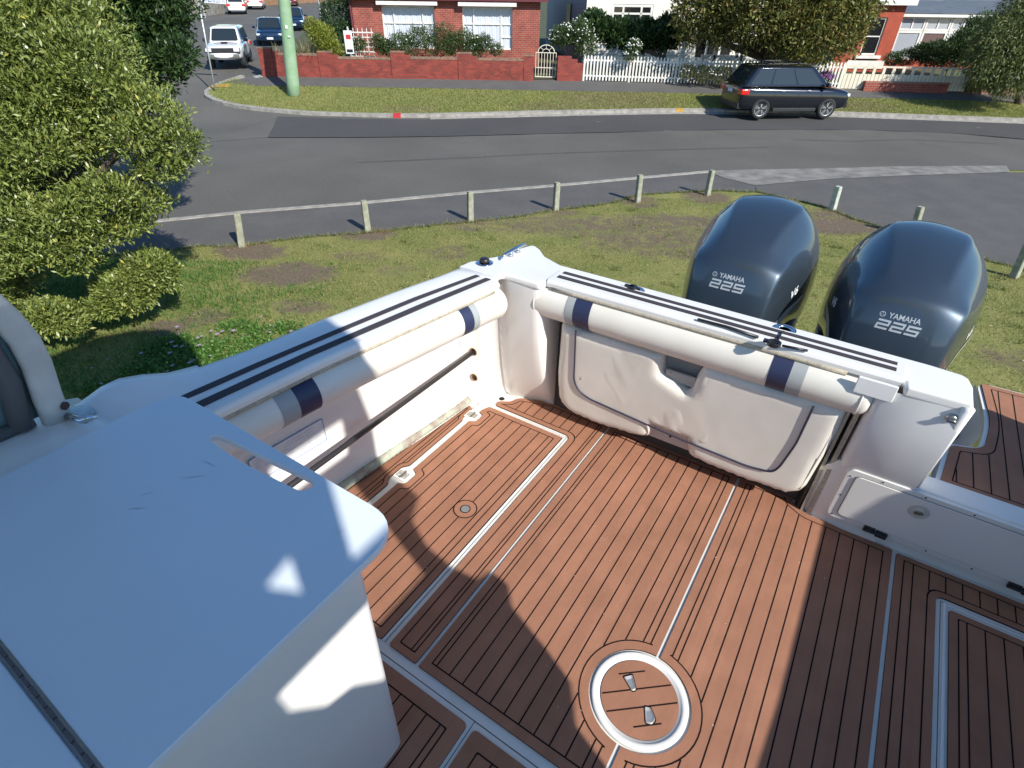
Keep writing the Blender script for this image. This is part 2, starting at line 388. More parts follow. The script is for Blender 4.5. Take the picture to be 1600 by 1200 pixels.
def attr_grass(name, g1, g2, dry, dirt, s1=1.1, s2=30):
    m = bpy.data.materials.new(name); m.use_nodes = True; n = m.node_tree; b = n.nodes['Principled BSDF']; L = n.links.new
    tc = n.nodes.new('ShaderNodeTexCoord'); at = n.nodes.new('ShaderNodeAttribute'); at.attribute_name = 'dirt'
    def noise(sc, det=8, ro=.6):
        k = n.nodes.new('ShaderNodeTexNoise'); k.inputs['Scale'].default_value = sc; k.inputs['Detail'].default_value = det; k.inputs['Roughness'].default_value = ro
        L(tc.outputs['Object'], k.inputs['Vector']); return k
    def ramp(src, p0, c0, p1, c1):
        k = n.nodes.new('ShaderNodeValToRGB'); e = k.color_ramp.elements; e[0].position = p0; e[1].position = p1; e[0].color = (*c0, 1); e[1].color = (*c1, 1); L(src, k.inputs[0]); return k
    a = ramp(noise(s1).outputs['Fac'], .36, g1, .64, g2)
    f = noise(s2, 10, .8)
    dn = ramp(f.outputs['Fac'], .47, (0, 0, 0), .66, (1, 1, 1))
    m1 = n.nodes.new('ShaderNodeMixRGB'); L(dn.outputs[0], m1.inputs[0]); L(a.outputs[0], m1.inputs[1]); m1.inputs[2].default_value = (*dry, 1)
    dd = ramp(noise(18, 8, .7).outputs['Fac'], .3, tuple(x*.6 for x in dirt), .7, tuple(x*1.25 for x in dirt))
    add = n.nodes.new('ShaderNodeMath'); add.operation = 'MULTIPLY_ADD'; L(noise(3.2, 12, .82).outputs['Fac'], add.inputs[0]); add.inputs[1].default_value = 3.0
    sub = n.nodes.new('ShaderNodeMath'); sub.operation = 'SUBTRACT'; L(at.outputs['Fac'], sub.inputs[0]); sub.inputs[1].default_value = 1.45; L(sub.outputs[0], add.inputs[2])
    mr = ramp(add.outputs[0], .30, (0, 0, 0), .80, (1, 1, 1))
    m2 = n.nodes.new('ShaderNodeMixRGB'); L(mr.outputs[0], m2.inputs[0]); L(m1.outputs[0], m2.inputs[1]); L(dd.outputs[0], m2.inputs[2])
    L(m2.outputs[0], b.inputs['Base Color']); b.inputs['Roughness'].default_value = .95; b.inputs['Specular IOR Level'].default_value = .15
    bp = n.nodes.new('ShaderNodeBump'); bp.inputs['Strength'].default_value = .7; bp.inputs['Distance'].default_value = .02; L(f.outputs['Fac'], bp.inputs['Height']); L(bp.outputs[0], b.inputs['Normal'])
    return m
M_['ground'] = attr_grass('turf_ground', (.12, .155, .034), (.22, .215, .065), (.38, .33, .15), (.17, .130, .092))
M_['verge'] = attr_grass('verge_turf', (.15, .20, .045), (.25, .25, .075), (.38, .33, .15), (.24, .19, .12), s1=.9, s2=16)
# dirt spots on the near grass (px, py, rx, ry, strength)
SPOT = [(450, 428, 66, 14, .95), (470, 478, 50, 10, .6), (400, 395, 45, 10, .8), (260, 512, 40, 10, .8), (320, 495, 40, 12, .6), (430, 352, 60, 10, .7), (575, 364, 40, 9, 1.0), (380, 388, 40, 9, 1.0), (735, 349, 45, 10, .6),
        (1010, 372, 95, 22, .62), (1060, 385, 60, 20, .55), (900, 352, 140, 14, .6), (1060, 348, 140, 12, .65), (1300, 353, 70, 10, 1.0), (870, 330, 30, 8, .6), (1000, 315, 30, 8, .7), (1105, 308, 34, 9, .8), (700, 395, 40, 9, .5), (1200, 350, 60, 8, .9),
        (1580, 560, 60, 14, .5), (620, 420, 40, 8, .4), (560, 400, 50, 7, .45), (1310, 335, 40, 8, .8)]
SP = []
for px, py, rx, ry, st in SPOT:
    c = gp(px, py); a = gp(px+rx, py); b = gp(px, py-ry); SP.append((c.x, c.y, abs(a.x-c.x), abs(b.y-c.y)+.05, st))
def dirt_at(x, y):
    v = 0
    for cx, cy, rx, ry, st in SP:
        d = ((x-cx)/rx)**2+((y-cy)/ry)**2
        if d < 2.2: v = max(v, st*max(0, 1-max(0, d-.4)/1.8))
    return v
xs = np.unique(np.concatenate([np.arange(-70, -14, 4), np.arange(-14, 15, .16), np.arange(15, 75, 4), [75]]))
ys = np.unique(np.concatenate([np.arange(-30, 2, 3), np.arange(2, 17.5, .16), np.arange(17.5, 40, 1), np.arange(40, 172, 6)]))
X, Y = np.meshgrid(xs, ys); V = [(float(x), float(y), T(x, y)+.012*mn.noise(Vector((x*.9, y*.9, 0))) * (1 if 3 < y < 20 else 0)) for x, y in zip(X.ravel(), Y.ravel())]
nx = len(xs); Fq = [(j*nx+i, j*nx+i+1, (j+1)*nx+i+1, (j+1)*nx+i) for j in range(len(ys)-1) for i in range(nx-1)]
PAVED = []
def build_ground():
    VV = []
    for x, y, z in V:
        if y > 8:
            for q in PAVED:
                if inside((x, y), q): z = T(x, y)-.07; break
        VV.append((x, y, z))
    return MB().add(VV, Fq).build('ground', M_['ground'], smooth=True)
_unused = ''''''

near_grass = [(250, 392), (300, 387), (378, 385), (460, 373), (575, 364), (700, 350), (760, 346), (868, 330), (950, 319), (1000, 305), (1105, 299), (1180, 300), (1280, 322), (1335, 343), (1430, 372), (1540, 408), (1600, 422), (1700, 450)]
near_kerb = [(-300, 412), (0, 374), (255, 346), (380, 333), (560, 319), (735, 302), (870, 291), (1000, 279), (1110, 269)]
kerb_w = dens([gp2(*p) for p in near_kerb]); g_edge = [gp2(*p) for p in near_grass]
cross = [(1105, 268), (1180, 266), (1290, 264), (1400, 261), (1572, 260), (1578, 270), (1400, 276), (1290, 281), (1180, 291), (1130, 279)]
cross_w = [gp2(*p) for p in cross]
right_edge = [gp2(1576, 266), gp2(1700, 270), (40, 17.2), (72, 17.2)]
road_poly = kerb_w + [gp2(1180, 290)] + [gp2(1290, 280), gp2(1400, 275)] + right_edge + [(72, 165), (-68, 165), (-68, kerb_w[0][1])]
road = drape('road', road_poly, .006, M_['road'], step=2.5)
gl = [gp2(-300, 470), gp2(0, 420), gp2(150, 402)] + g_edge
random.seed(3)
gl2 = []
for p in dens(gl, .12): gl2.append((p[0]+random.uniform(-.035, .035), p[1]+random.uniform(-.05, .05)))
split = len(gl2)
path_poly = [p for p in kerb_w] + [gp2(1130, 279), gp2(1180, 291)] + [g_edge[11]] + [q for q in gl2[::-1] if q[0] < g_edge[11][0]]
footp = drape('footpath', path_poly, .014, M_['path'], step=1.0)
drv = [gp2(1180, 291), gp2(1290, 281), gp2(1400, 276), gp2(1578, 270), gp2(1700, 272), (40, 17.15), (40, 8)] + [q for q in gl2[::-1] if q[0] >= g_edge[11][0]]
driveway = drape('driveway', drv, .016, M_['path'], step=1.0)
PAVED += [inset(path_poly, .2), inset(drv, .2), inset(road_poly, .2)]
ground = build_ground(); tag(ground, kind='structure')
at = ground.data.attributes.new('dirt', 'FLOAT', 'POINT'); at.data.foreach_set('value', [dirt_at(v.co.x, v.co.y) for v in ground.data.vertices])
crossing = drape('concrete_crossing', cross_w, .024, M_['concworn'], step=.4)
mb = MB(); strip_on(mb, kerb_w, .16, 0, .035); nk = mb.build('near_kerb', M_['conc']); tag(nk, kind='structure')
dark_patch = drape('road_patch', [gp2(*p) for p in [(434, 183), (560, 187), (700, 188), (900, 182), (1060, 178), (1180, 177), (1330, 184), (1480, 189), (1640, 196), (1640, 222), (1500, 210), (1350, 204), (1120, 204), (900, 209), (700, 214), (560, 216), (418, 216)]], .03, M_['roaddark'], step=1.5)
# far kerb, verge, footpath
fk = [(395, 118), (345, 133), (322, 140), (313, 146), (314, 153), (328, 160), (350, 166), (400, 173), (450, 178), (520, 182), (620, 184), (700, 183), (800, 180), (900, 178), (1060, 175), (1200, 177), (1330, 181), (1460, 186), (1600, 191), (1720, 196)]
fkw = dens([gp2(*p) for p in fk], .6)
fkw_s = []
for i in range(len(fkw)):
    a = [fkw[max(0, min(len(fkw)-1, i+k))] for k in (-2, -1, 0, 1, 2)]; fkw_s.append((sum(p[0] for p in a)/5, sum(p[1] for p in a)/5))
mb = MB(); strip_on(mb, fkw_s, .22, 0, .13); fkerb = mb.build('far_kerb', M_['conc']); tag(fkerb, kind='structure')
mb = MB(); strip_on(mb, [(x-.0, y-.22) for x, y in fkw_s[20:]], .26, .0, .042); gut = mb.build('gutter', M_['conc']); tag(gut, kind='structure')
foot_line = [(395, 121), (352, 133), (400, 139), (470, 139), (560, 141), (700, 143), (840, 146), (960, 148), (1100, 151), (1200, 153), (1320, 157), (1460, 160), (1600, 166), (1720, 170)]
flw = [gp2(*p) for p in foot_line]
vp = [(x, y+.05) for x, y in fkw_s[1:]] + [p for p in flw[::-1]][:-2]
verge = drape('verge', vp, .115, M_['verge'], step=.5)
at = verge.data.attributes.new('dirt', 'FLOAT', 'POINT')
VS = [(gp2(960, 160), 2.6, .7), (gp2(1340, 170), 1.6, .6), (gp2(860, 172), 1.5, .35), (gp2(640, 175), 1.2, .3)]
at.data.foreach_set('value', [max([st*.95*max(0, 1-max(0, ((v.co.x-c[0])/r)**2+((v.co.y-c[1])/(r*.45))**2-.3)/1.5) if st else 0 for c, r, st in [(a, b_, 1) for a, b_, _ in VS]]) for v in verge.data.vertices])
wall_line = [(412, 124), (470, 126), (600, 128), (835, 132), (910, 132), (1140, 139), (1310, 144), (1500, 150), (1720, 158)]
wlw = [gp2(*p) for p in wall_line]
ffp = drape('far_footpath', [flw[1]] + flw[2:] + [(x, y+.3) for x, y in wlw[::-1]] + [(wlw[0][0]-.25, wlw[0][1]+.2)], .122, M_['path'], step=1.0)
side_r = [gp2(412, 124), gp2(440, 85), gp2(480, 50), gp2(512, 22), (-28, 120), (-20, 160)]
yardp = [(x, y+.25) for x, y in wlw] + [(72, wlw[-1][1]), (72, 160)] + side_r[:0:-1]
yard = drape('garden_ground', yardp, .15, M_['yard'], step=3.0)
# yellow tactile mark, painted marks on the kerb
def flat(name, pts, dz, m): 
    o = drape(name, [gp2(*p) for p in pts], dz, m, step=3); return o
M_['yellow'] = mat('worn_yellow_paint', (.55, .33, .04), .8, col2=(.35, .2, .05), scale=6)
M_['redp'] = mat('red_kerb_paint', (.5, .03, .04), .7)
M_['whitep'] = mat('worn_white_paint', (.55, .55, .5), .8, col2=(.2, .2, .19), scale=5)
flat('yellow_ramp_tactile', [(336, 138), (362, 136), (360, 141), (326, 142)], .135, M_['yellow'])
flat('white_kerb_ramp', [(396, 124), (411, 121), (412, 125), (400, 127)], .132, M_['whitep'])
for i, (a, b, m) in enumerate([((620, 178), (632, 188), M_['redp']), ((1048, 171), (1059, 181), M_['yellow'])]):
    A = gp(a[0], (a[1]+b[1])/2); B_ = gp(b[0], (a[1]+b[1])/2); i0 = min(range(len(fkw_s)), key=lambda k: abs(fkw_s[k][0]-(A.x+B_.x)/2))
    c = fkw_s[i0]; d = (Vector(fkw_s[i0+1])-Vector(fkw_s[i0-1])).normalized()*(B_.x-A.x)/2
    mb = MB(); strip_on(mb, [(c[0]-d.x, c[1]-d.y), (c[0]+d.x, c[1]+d.y)], .235, 0, .135)
    tag(mb.build('kerb_paint_mark', m), kind='structure')

# ---- timber bollards along the grass
def bollard_mat(): return mat('weathered_timber', (.36, .36, .27), .9, col2=(.20, .21, .15), scale=9, bump=.7, bscale=40, contrast=(.3, .7))
M_['post'] = bollard_mat(); M_['postw'] = mat('pale_painted_timber', (.50, .52, .44), .85, col2=(.32, .36, .28), scale=9, bump=.6, bscale=40)
BOL = [((378, 385), (374, 330), 'cracked grey timber bollard at the left beside the leafy shrub'), ((575, 362), (568, 311), 'straight timber bollard with red dry weeds at its foot, second from the shrub'),
       ((735, 346), (735, 297), 'timber bollard behind the boat corner, third from the shrub'), ((868, 329), (871, 283), 'timber bollard with bare soil around it, fourth from the shrub'),
       ((996, 316), (1000, 271), 'timber bollard left of the end of the row, fifth from the shrub'), ((1105, 305), (1113, 264), 'dark leaning timber bollard where the concrete crossing begins'),
       ((1300, 328), (1310, 289), 'pale painted bollard standing between the two outboard motors'), ((1425, 370), (1436, 320), 'bollard mostly hidden behind the right outboard motor'), ((1584, 434), (1606, 376), 'dark timber bollard at the right edge of the photo')]
for i, (b, t, lab) in enumerate(BOL):
    B0 = gp(*b); B0.z -= .03; d = ray(*t); tt = math.hypot(B0.x, B0.y)/math.hypot(d.x, d.y); top = CAM+d*tt; h = top.z
    lean = Vector((top.x-B0.x, top.y-B0.y, 0))*.6; root = Vector((0, 0, 0)); tp = Vector((lean.x, lean.y, h))
    mb = MB(); hw = .062 if i != 6 else .07; a = random.uniform(.32, .62)
    ax = Vector((math.cos(a), math.sin(a), 0)); ay = Vector((-math.sin(a), math.cos(a), 0)); secs = []
    for z, k in ((0, 1.04), (.3, 1.0), (.6, .97), (.93, .97), (1.0, .86)):
        c = root.lerp(tp, z) + Vector((mn.noise(Vector((i, z*3, 0))), mn.noise(Vector((z*3, i, 4))), 0))*.006
        secs.append([c+(ax*sx+ay*sy)*hw*k for sx, sy in ((-1, -.8), (-.8, -1), (.8, -1), (1, -.8), (1, .8), (.8, 1), (-.8, 1), (-1, .8))])
    mb.loft(secs, closed=True, capends=True)
    o = mb.build('bollard', M_['postw'] if i == 6 else M_['post']); o.location = B0
    tag(o, lab, 'bollard', 'timber bollards along the grass edge')

# ---- power pole and sign posts
M_['pole'] = mat('green_treated_timber', (.20, .34, .19), .9, col2=(.27, .38, .25), scale=2, bump=.6, bscale=20)
M_['pole'].node_tree.nodes['Noise Texture'].inputs['Scale'].default_value = 4
b = gp(460, 153); d = ray(444, 0); t = math.hypot(b.x, b.y)/math.hypot(d.x, d.y); top = CAM+d*t
dirp = (top-b)/ (top.z-b.z); rb = 9.7/865*((b-CAM).dot(CF)); rt = 9.0/865*((top-CAM).dot(CF))
pole = empty('power_pole', b); tag(pole, 'green tinted round timber power pole standing on the far grass verge', 'power pole')
def on(z): return dirp*z
mb = MB(); mb.tube([on(z) for z in np.linspace(-.1, 9, 14)], [rb+(rt-rb)*z/(top.z-b.z) for z in np.linspace(-.1, 9, 14)], 20)
mb.build('shaft', M_['pole'], pole, smooth=True)
tags = [(446, 42, .10, .12), (450, 57, .10, .05)]
M_['tin'] = mat('tin_tag', (.6, .62, .6), .5)
for px, py, w_, h_ in tags:
    dd = ray(px, py); t = math.hypot(b.x, b.y)/math.hypot(dd.x, dd.y); p = CAM+dd*(t*.992)-b
    n_ = Vector((-b.x, -b.y, 0)).normalized(); q = on(p.z)+n_*(rb+.004)+Vector((.04 if px > 446 else -.03, 0, 0))
    MB().obox(q, Vector((n_.y, -n_.x, 0))*w_/2, n_*.006, Vector((0, 0, h_/2))).build('metal_tag', M_['tin'], pole)
cr_ = MB().bar(on(8.3)+Vector((-1.2, 0, 0)), on(8.3)+Vector((1.2, 0, 0)), .1, .12).build('cross_arm', M_['post'], pole)
M_['galv'] = mat('galvanised_steel', (.55, .57, .58), .4, .5)
M_['signw'] = mat('sign_white', (.75, .76, .76), .5)
M_['signb'] = mat('sign_blue_letter', (.05, .10, .28), .5)
def upright(base, top, name, lab, r=.03):
    b = gp(*base); b.z += .11; d = ray(*top); t = math.hypot(b.x, b.y)/math.hypot(d.x, d.y); tp = CAM+d*t-b
    e = empty(name, b); tag(e, lab, 'street sign'); dr = tp/tp.z
    MB().tube([dr*0, dr*(tp.z+.12)], r, 12).build('pole', M_['galv'], e, smooth=True)
    return e, b, tp, dr
e, b, tp, dr = upright((338, 148), (310, 2), 'street_sign', 'leaning street name sign on a thin grey pole at the grass corner')
r = ray(312, 2); t = b.y/r.y; a = CAM+r*t-b; r = ray(353, 5); c = CAM+r*(b.y/r.y)-b
ax = (c-a); L = ax.length; ax.normalize(); h = .2
pl = MB().obox((a+c)/2+Vector((0, 0, h*.35)), ax*L/2, Vector((0, .012, 0)), Vector((0, 0, h/2))).build('sign_plate', M_['signw'], e)
mb = MB()
random.seed(11)
xx = .12
while xx < L-.12:   # the photo cuts the letters in half: only their lower strokes show
    wd = random.choice([.05, .07, .09]); p = a+ax*xx+Vector((0, -.015, h*.35))
    mb.box(p.x, p.x+.018, p.y-.002, p.y, p.z-.07, p.z+.07)
    if random.random() < .7: mb.box(p.x+wd-.018, p.x+wd, p.y-.002, p.y, p.z-.07, p.z+.07)
    if random.random() < .6: mb.box(p.x+.019, p.x+wd-.019, p.y-.002, p.y, p.z-.07, p.z-.052)
    xx += wd+.04
mb.build('lettering', M_['signb'], pl)
pp_ = gp(502, 28); e = empty('sign_post', pp_); tag(e, 'thin grey metal post rising beyond the dark blue cars', 'post')
MB().tube([(0, 0, 0), (0, 0, 3.2)], .05, 8).build('pole', M_['galv'], e)
MB().box(-.3, .3, -.02, .02, 2.7, 3.2).build('sign_plate', M_['signw'], e)
pp_ = gp(321, 28); e = empty('short_marker_post', pp_); tag(e, 'short grey post in front of the weathered fence', 'post')
MB().tube([(0, 0, 0), (.0, 0, 1.6)], .05, 8).build('pole', M_['galv'], e)
MB().tube([(0, 0, 1.6), (0, 0, 1.66)], .07, 8).build('cap', M_['galv'], e)
# ================================================================== BOAT  (local x = across to the right, y = aft, z = up from the deck)
BA = R_(-32.82)
boat = empty('fishing_boat', (-0.1197, 2.3786, 2.35), BA)
tag(boat, 'white fishing boat with brown foam teak deck and cream bolsters, seen from its cockpit', 'boat')
bmi = (Matrix.Translation(boat.location) @ Matrix.Rotation(BA, 4, 'Z'))
CL = bmi.inverted() @ CAM
def bp(px, py, z): d = bmi.inverted().to_3x3() @ ray(px, py); return CL + d*((z-CL.z)/d.z)
def bx(px, py, x): d = bmi.inverted().to_3x3() @ ray(px, py); return CL + d*((x-CL.x)/d.x)
def interp(tab, y):
    for i in range(len(tab)-1):
        if tab[i][0] <= y <= tab[i+1][0]:
            k = (y-tab[i][0])/(tab[i+1][0]-tab[i][0]); return [a+(b-a)*k for a, b in zip(tab[i][1:], tab[i+1][1:])]
    return list(tab[-1][1:] if y > tab[-1][0] else tab[0][1:])
# --- left/right side mouldings: outer hull edge, inner cap edge, inner wall, foot
TAB = [(-4.5, -.30, -.02, -.30, -.32, .92), (-2.4, -.42, -.16, -.33, -.36, .86), (-1.9, -.44, -.16, -.30, -.33, .84), (-1.45, -.41, -.115, -.255, -.28, .815), (-1.05, -.335, -.062, -.215, -.24, .80), (-.73, -.292, -.018, -.19, -.215, .80), (-.37, -.226, .045, -.165, -.165, .80), (-.12, -.168, .088, -.15, -.142, .80), (-.02, -.155, .085, -.145, -.138, .80)]
def side_secs(mir=False):
    out = []
    for y in list(np.arange(-4.5, -1.6, .3))+list(np.arange(-1.6, -.01, .08))+[-.02, .004]:
        xo, xc, xw, xf, zt = interp(TAB, y)
        if y > 0: zt = .765
        if mir: xc = .04; xo = min(xo, -.2)
        if not mir: xc -= .022
        pr = [(xo+.62, -1.75), (xo+.25, -1.2), (xo+.06, -.35), (xo-.015, .30), (xo-.02, zt-.075), (xo-.004, zt-.02), (xo+.018, zt-.003), (xo+.04, zt), (xc-.012, zt), (xc, zt-.008), (xc+.003, zt-.016), (xc, zt-.026), (xc-.02, zt-.032), (xw+.02, zt-.08), (xw, zt-.11), (xw-.004, .4), (xf+.004, .06), (xf+.03, -.004)]
        out.append([((2.70-x if mir else x), float(y), z) for x, z in pr])
    return out
sm = MB().loft(side_secs()).build('side_moulding', M_['gel'], boat, smooth=True)
sm2 = MB().loft(side_secs(True)).build('side_moulding', M_['gel'], boat, smooth=True)
# --- corner + transom moulding
def tr_y(z): return .04 + .25*(.8-z)
mb = MB()
# corner cap plate (top) from side moulding round to the transom
top = [(-.155, -.02), (-.148, .05), (-.10, .14), (-.055, .22), (-.045, .33), (-.02, .40), (.012, .408), (.05, .385), (.12, .318), (.235, .27), (.60, .268), (1.20, .262), (1.75, .25), (1.825, .242), (1.852, .215), (1.862, .17), (1.862, .045), (1.672, .040), (1.668, .085), (.275, .085), (.26, .034), (.235, .03), (.075, .034), (.055, .025), (.06, -.02)]
def corner_secs():
    # edge profile around the outside of the cap
    return None
mb.prism(top, .765, .80)
cap = mb.build('transom_cap', M_['gel'], boat, bevel=.014, bseg=3)
# outer skirt below cap
sk = inset(top, .012)
MB().prism([(x, y) for x, y in [(-.155, .008), (-.13, .06), (-.04, .23), (-.01, .38), (.06, .35), (.24, .255), (1.2, .25), (1.8, .235), (1.845, .20), (1.845, .16), (1.72, .16), (1.60, .175), (1.60, .238), (.272, .238), (.20, .238), (.0, .20), (-.09, .03)]], -1.6, .764).build('transom_outer', M_['gel'], boat, bevel=.01)
# inner corner column: vertical chamfered panel
def vwall(pts_top, pts_bot, z0, z1, name, m, parent=boat, n=12, bev=0, zoff=0):
    secs = []
    for k in range(n+1):
        t = k/n; z = z1+(z0-z1)*t; t = t**2.2
        secs.append([(a[0]+(b[0]-a[0])*t, a[1]+(b[1]-a[1])*t, z) for a, b in zip(pts_top, pts_bot)])
    return MB().loft(secs).build(name, m, parent, smooth=True)
ct = rpoly([(-.15, .0), (-.055, .0), (-.052, .035), (.055, .034)], 0)
# curved corner (rounded) : top pts and foot pts
tp_ = [(-.147, -.05), (-.147, .002), (-.062, .002), (-.052, .010), (-.046, .025), (-.02, .05), (.02, .06), (.06, .045), (.10, .036), (.22, .036), (.25, .040), (.262, .055), (.268, .10), (.270, .237)]
bt_ = [(-.14, -.05), (-.14, .002), (-.062, .004), (-.056, .014), (-.055, .06), (-.05, .15), (-.015, .185), (.03, .175), (.07, .19), (.17, .222), (.215, .228), (.252, .232), (.266, .234), (.270, .237)]
vwall(tp_, bt_, -.004, .768, 'corner_wall', M_['gel'])
# transom inner skin to the right of the seat
tpr = [(1.600, .237), (1.602, .075), (1.612, .052), (1.63, .045), (1.75, .044), (1.83, .044), (1.858, .046)]
btr = [(1.600, .237), (1.602, .175), (1.612, .155), (1.63, .148), (1.75, .148), (1.83, .148), (1.858, .148)]
vwall(tpr, btr, .30, .768, 'transom_wall', M_['gelgrey'])
MB().add([(1.859, .046, .765), (1.859, .25, .765), (1.859, .25, .30), (1.859, .2, .1), (1.859, .146, .37)], [(0, 1, 2, 3, 4)]).build('transom_end', M_['gel'], boat)
tube_ = MB().tube([(1.852, .042, .785), (1.853, .085, .60), (1.854, .136, .37)], .017, 14); tube_.build('edge_roll', M_['gel'], boat, smooth=True)
# recess back behind the fold-down seat
MB().box(.271, 1.599, .230, .236, -.004, .76).build('seat_recess', mat('recess_shade', (.07, .055, .045), .8), boat)  # shade inside the recess painted as a dark colour
mb = MB(); mb.loft([[(1.522, .229, z), (1.522, y0+.05, z), (1.535, y0+.018, z), (1.548, y0+.018, z)] for z, y0 in ((.0, .16), (.35, .12), (.76, .05))]).build('seat_slot', M_['dark'], boat)
for xx_, w__ in ((1.556, .012), (1.583, .016)):
    MB().loft([[(xx_-w__/2, y0+.03, z), (xx_-w__/2, y0, z), (xx_+w__/2, y0, z), (xx_+w__/2, y0+.03, z)] for z, y0 in ((.0, .175), (.35, .14), (.76, .058))]).build('slot_trim', M_['velcro'], boat, smooth=False)
# --- deck base
MB().box(-.30, 3.0, -3.2, .33, -.05, 0).build('deck', M_['deckwhite'], boat)
# --- lower right wall with locker, ledge and boarding platform
secs = []
wl = [(.0, .172), (.36, .132), (.362, .232), (.33, .234)]
xs_ = [1.50, 1.52, 1.535, 1.56, 1.60, 1.65, 3.0]
offs = [.12, .10, .06, .022, .006, 0, 0]
MB().loft([[(x, y+o*(1 if z < .35 else .6), z if x > 1.6 else min(z, .30 if x < 1.6 else z)) for z, y in wl] for x, o in zip(xs_, offs)]).build('locker_wall', M_['gel'], boat, bevel=.007, bseg=3)
# locker frame + door (panel leaning with the wall)
def wy(z): return .172 - .112*z
def lean_panel(name, poly, off0, off1, m, parent=boat, bev=.004):   # poly in (x,z)
    mb = MB(); V, Fc = tri_poly(poly); n = len(V)
    f = [(x, wy(z)-off1, z) for x, z in V]; b_ = [(x, wy(z)-off0, z) for x, z in V]
    mb.add(f, Fc); mb.add(b_, [q[::-1] for q in Fc]); k = len(poly)
    mb.add([(x, wy(z)-off1, z) for x, z in poly]+[(x, wy(z)-off0, z) for x, z in poly], [(i, (i+1) % k, k+(i+1) % k, k+i) for i in range(k)])
    return mb.build(name, m, parent, bevel=bev)
lf = lean_panel('locker_frame', rpoly([(1.64, .062), (2.96, .062), (2.96, .352), (1.64, .352)], .03), -.01, .016, M_['gel'])
ld = lean_panel('locker_door', rpoly([(1.675, .092), (2.93, .092), (2.93, .328), (1.675, .328)], .02), .012, .021, M_['gel'], lf, .003)
gp_ = MB()
for (x0, z0, x1, z1) in ((1.675, .312, 2.93, .312), (1.675, .072, 1.675, .312)):
    pass
rp = rpoly([(1.675, .092), (2.93, .092), (2.93, .328), (1.675, .328)], .02); ro = inset(rp, -.004)
mb = MB(); k = len(rp); a_ = rp if area(rp) > 0 else rp[::-1]
mb.add([(x, wy(z)-.0172, z) for x, z in a_]+[(x, wy(z)-.0172, z) for x, z in ro], [(i, (i+1) % k, k+(i+1) % k, k+i) for i in range(k)])
mb.build('door_gap', mat('door_shadow_gap', (.30, .29, .27), .8), lf)
c = Vector((1.905, wy(.25)-.022, .265)); nrm = Vector((0, -1, -.11)).normalized()
lt = MB().lathe(c, [(.0, .004), (.018, .004), (.02, .0015), (.028, .002), (.033, .004), (.036, .0)], 28, axis=nrm).build('latch', mat('clear_latch', (.55, .53, .48), .25), ld, smooth=True)
MB().obox(c+nrm*.006, (.014, 0, .004), (0, .004, 0), (-.002, 0, .006)).build('latch_grip', M_['dullsteel'], lt, bevel=.001)
for x in (1.80, 2.28, 2.75):
    h_ = MB(); z = .078; h_.obox((x, wy(z)-.024, z), (.020, 0, 0), (0, .007, 0), (0, 0, .013)); h_.obox((x+.045, wy(z)-.024, z-.006), (.020, 0, 0), (0, .007, 0), (0, 0, .013)); h_.tube([(x-.015, wy(z)-.03, z-.004), (x+.06, wy(z)-.03, z-.004)], .006, 8)
    h_.build('hinge', M_['blackp'], lf, bevel=.002)
for x, z in ((1.655, .315), (1.655, .20), (1.66, .078), (1.76, .341), (1.90, .341), (2.05, .341), (2.2, .341), (2.0, .076), (2.15, .076)):
    MB().lathe((x, wy(z)-.016, z), [(.0035, 0), (.0035, .0012), (0, .0015)], 10, axis=(0, -1, 0)).build('screw', M_['pipe'], lf)

# --- foam teak panels
def seg_y(poly, x):
    ys_ = []
    for i in range(len(poly)):
        a = poly[i]; b_ = poly[(i+1) % len(poly)]
        if (a[0] > x) != (b_[0] > x): ys_.append(a[1]+(b_[1]-a[1])*(x-a[0])/(b_[0]-a[0]))
    ys_.sort(); return [(ys_[i], ys_[i+1]) for i in range(0, len(ys_)-1, 2)]
GW = .0048
def teak(poly, border=.030, rad=None, pitch=.0545, x0=None, doubles=(), z=0.0, th=.006, horizontal=False, name='foam_teak_panel', parent=boat, tilt=None, lines=None, keep=None, extra=()):
    if rad is not None and not isinstance(rad, (list, tuple)): rad = [rad]*len(poly)
    if area(poly) < 0: poly = poly[::-1]; rad = rad[::-1] if rad is not None else None
    base = poly
    if rad is not None: rad = [max(.004, r) for r in rad]; poly = rpoly(base, rad, 6)
    mb = MB(); mb.prism(poly, z, z+th, 0, 1)
    zz = z+th+.0004
    if border:
        if rad is None: a = inset(poly, border); b_ = inset(poly, border+GW)
        else:
            rr = []
            for i in range(len(base)):
                u = Vector(base[i])-Vector(base[i-1]); v = Vector(base[(i+1) % len(base)])-Vector(base[i])
                rr.append(max(.006, rad[i]-border) if u.x*v.y-u.y*v.x > 0 else rad[i]+border)
            a = rpoly(inset(base, border), rr, 6); b_ = rpoly(inset(base, border+GW), rr, 6)
        k = len(a)
        mb.add([(x, y, zz) for x, y in a]+[(x, y, zz) for x, y in b_], [(i, (i+1) % k, k+(i+1) % k, k+i) for i in range(k)], 1)
    else: b_ = poly
    X0 = min(p[0] for p in b_); X1 = max(p[0] for p in b_)
    ls = lines if lines is not None else list(np.arange((x0 if x0 is not None else X0+pitch), X1-.012, pitch))
    for x in ls:
        for y0, y1 in seg_y(b_, x):
            if y1-y0 > .01: mb.add([(x-GW/2, y0, zz), (x+GW/2, y0, zz), (x+GW/2, y1, zz), (x-GW/2, y1, zz)], [(0, 1, 2, 3)], 1)
    for e_ in extra: mb.add([(x, y, zz+.0003) for x, y in e_], [tuple(range(len(e_)))], 1)
    return mb.build(name, [M_['teak'], M_['groove']], parent)
Y0 = -1.282
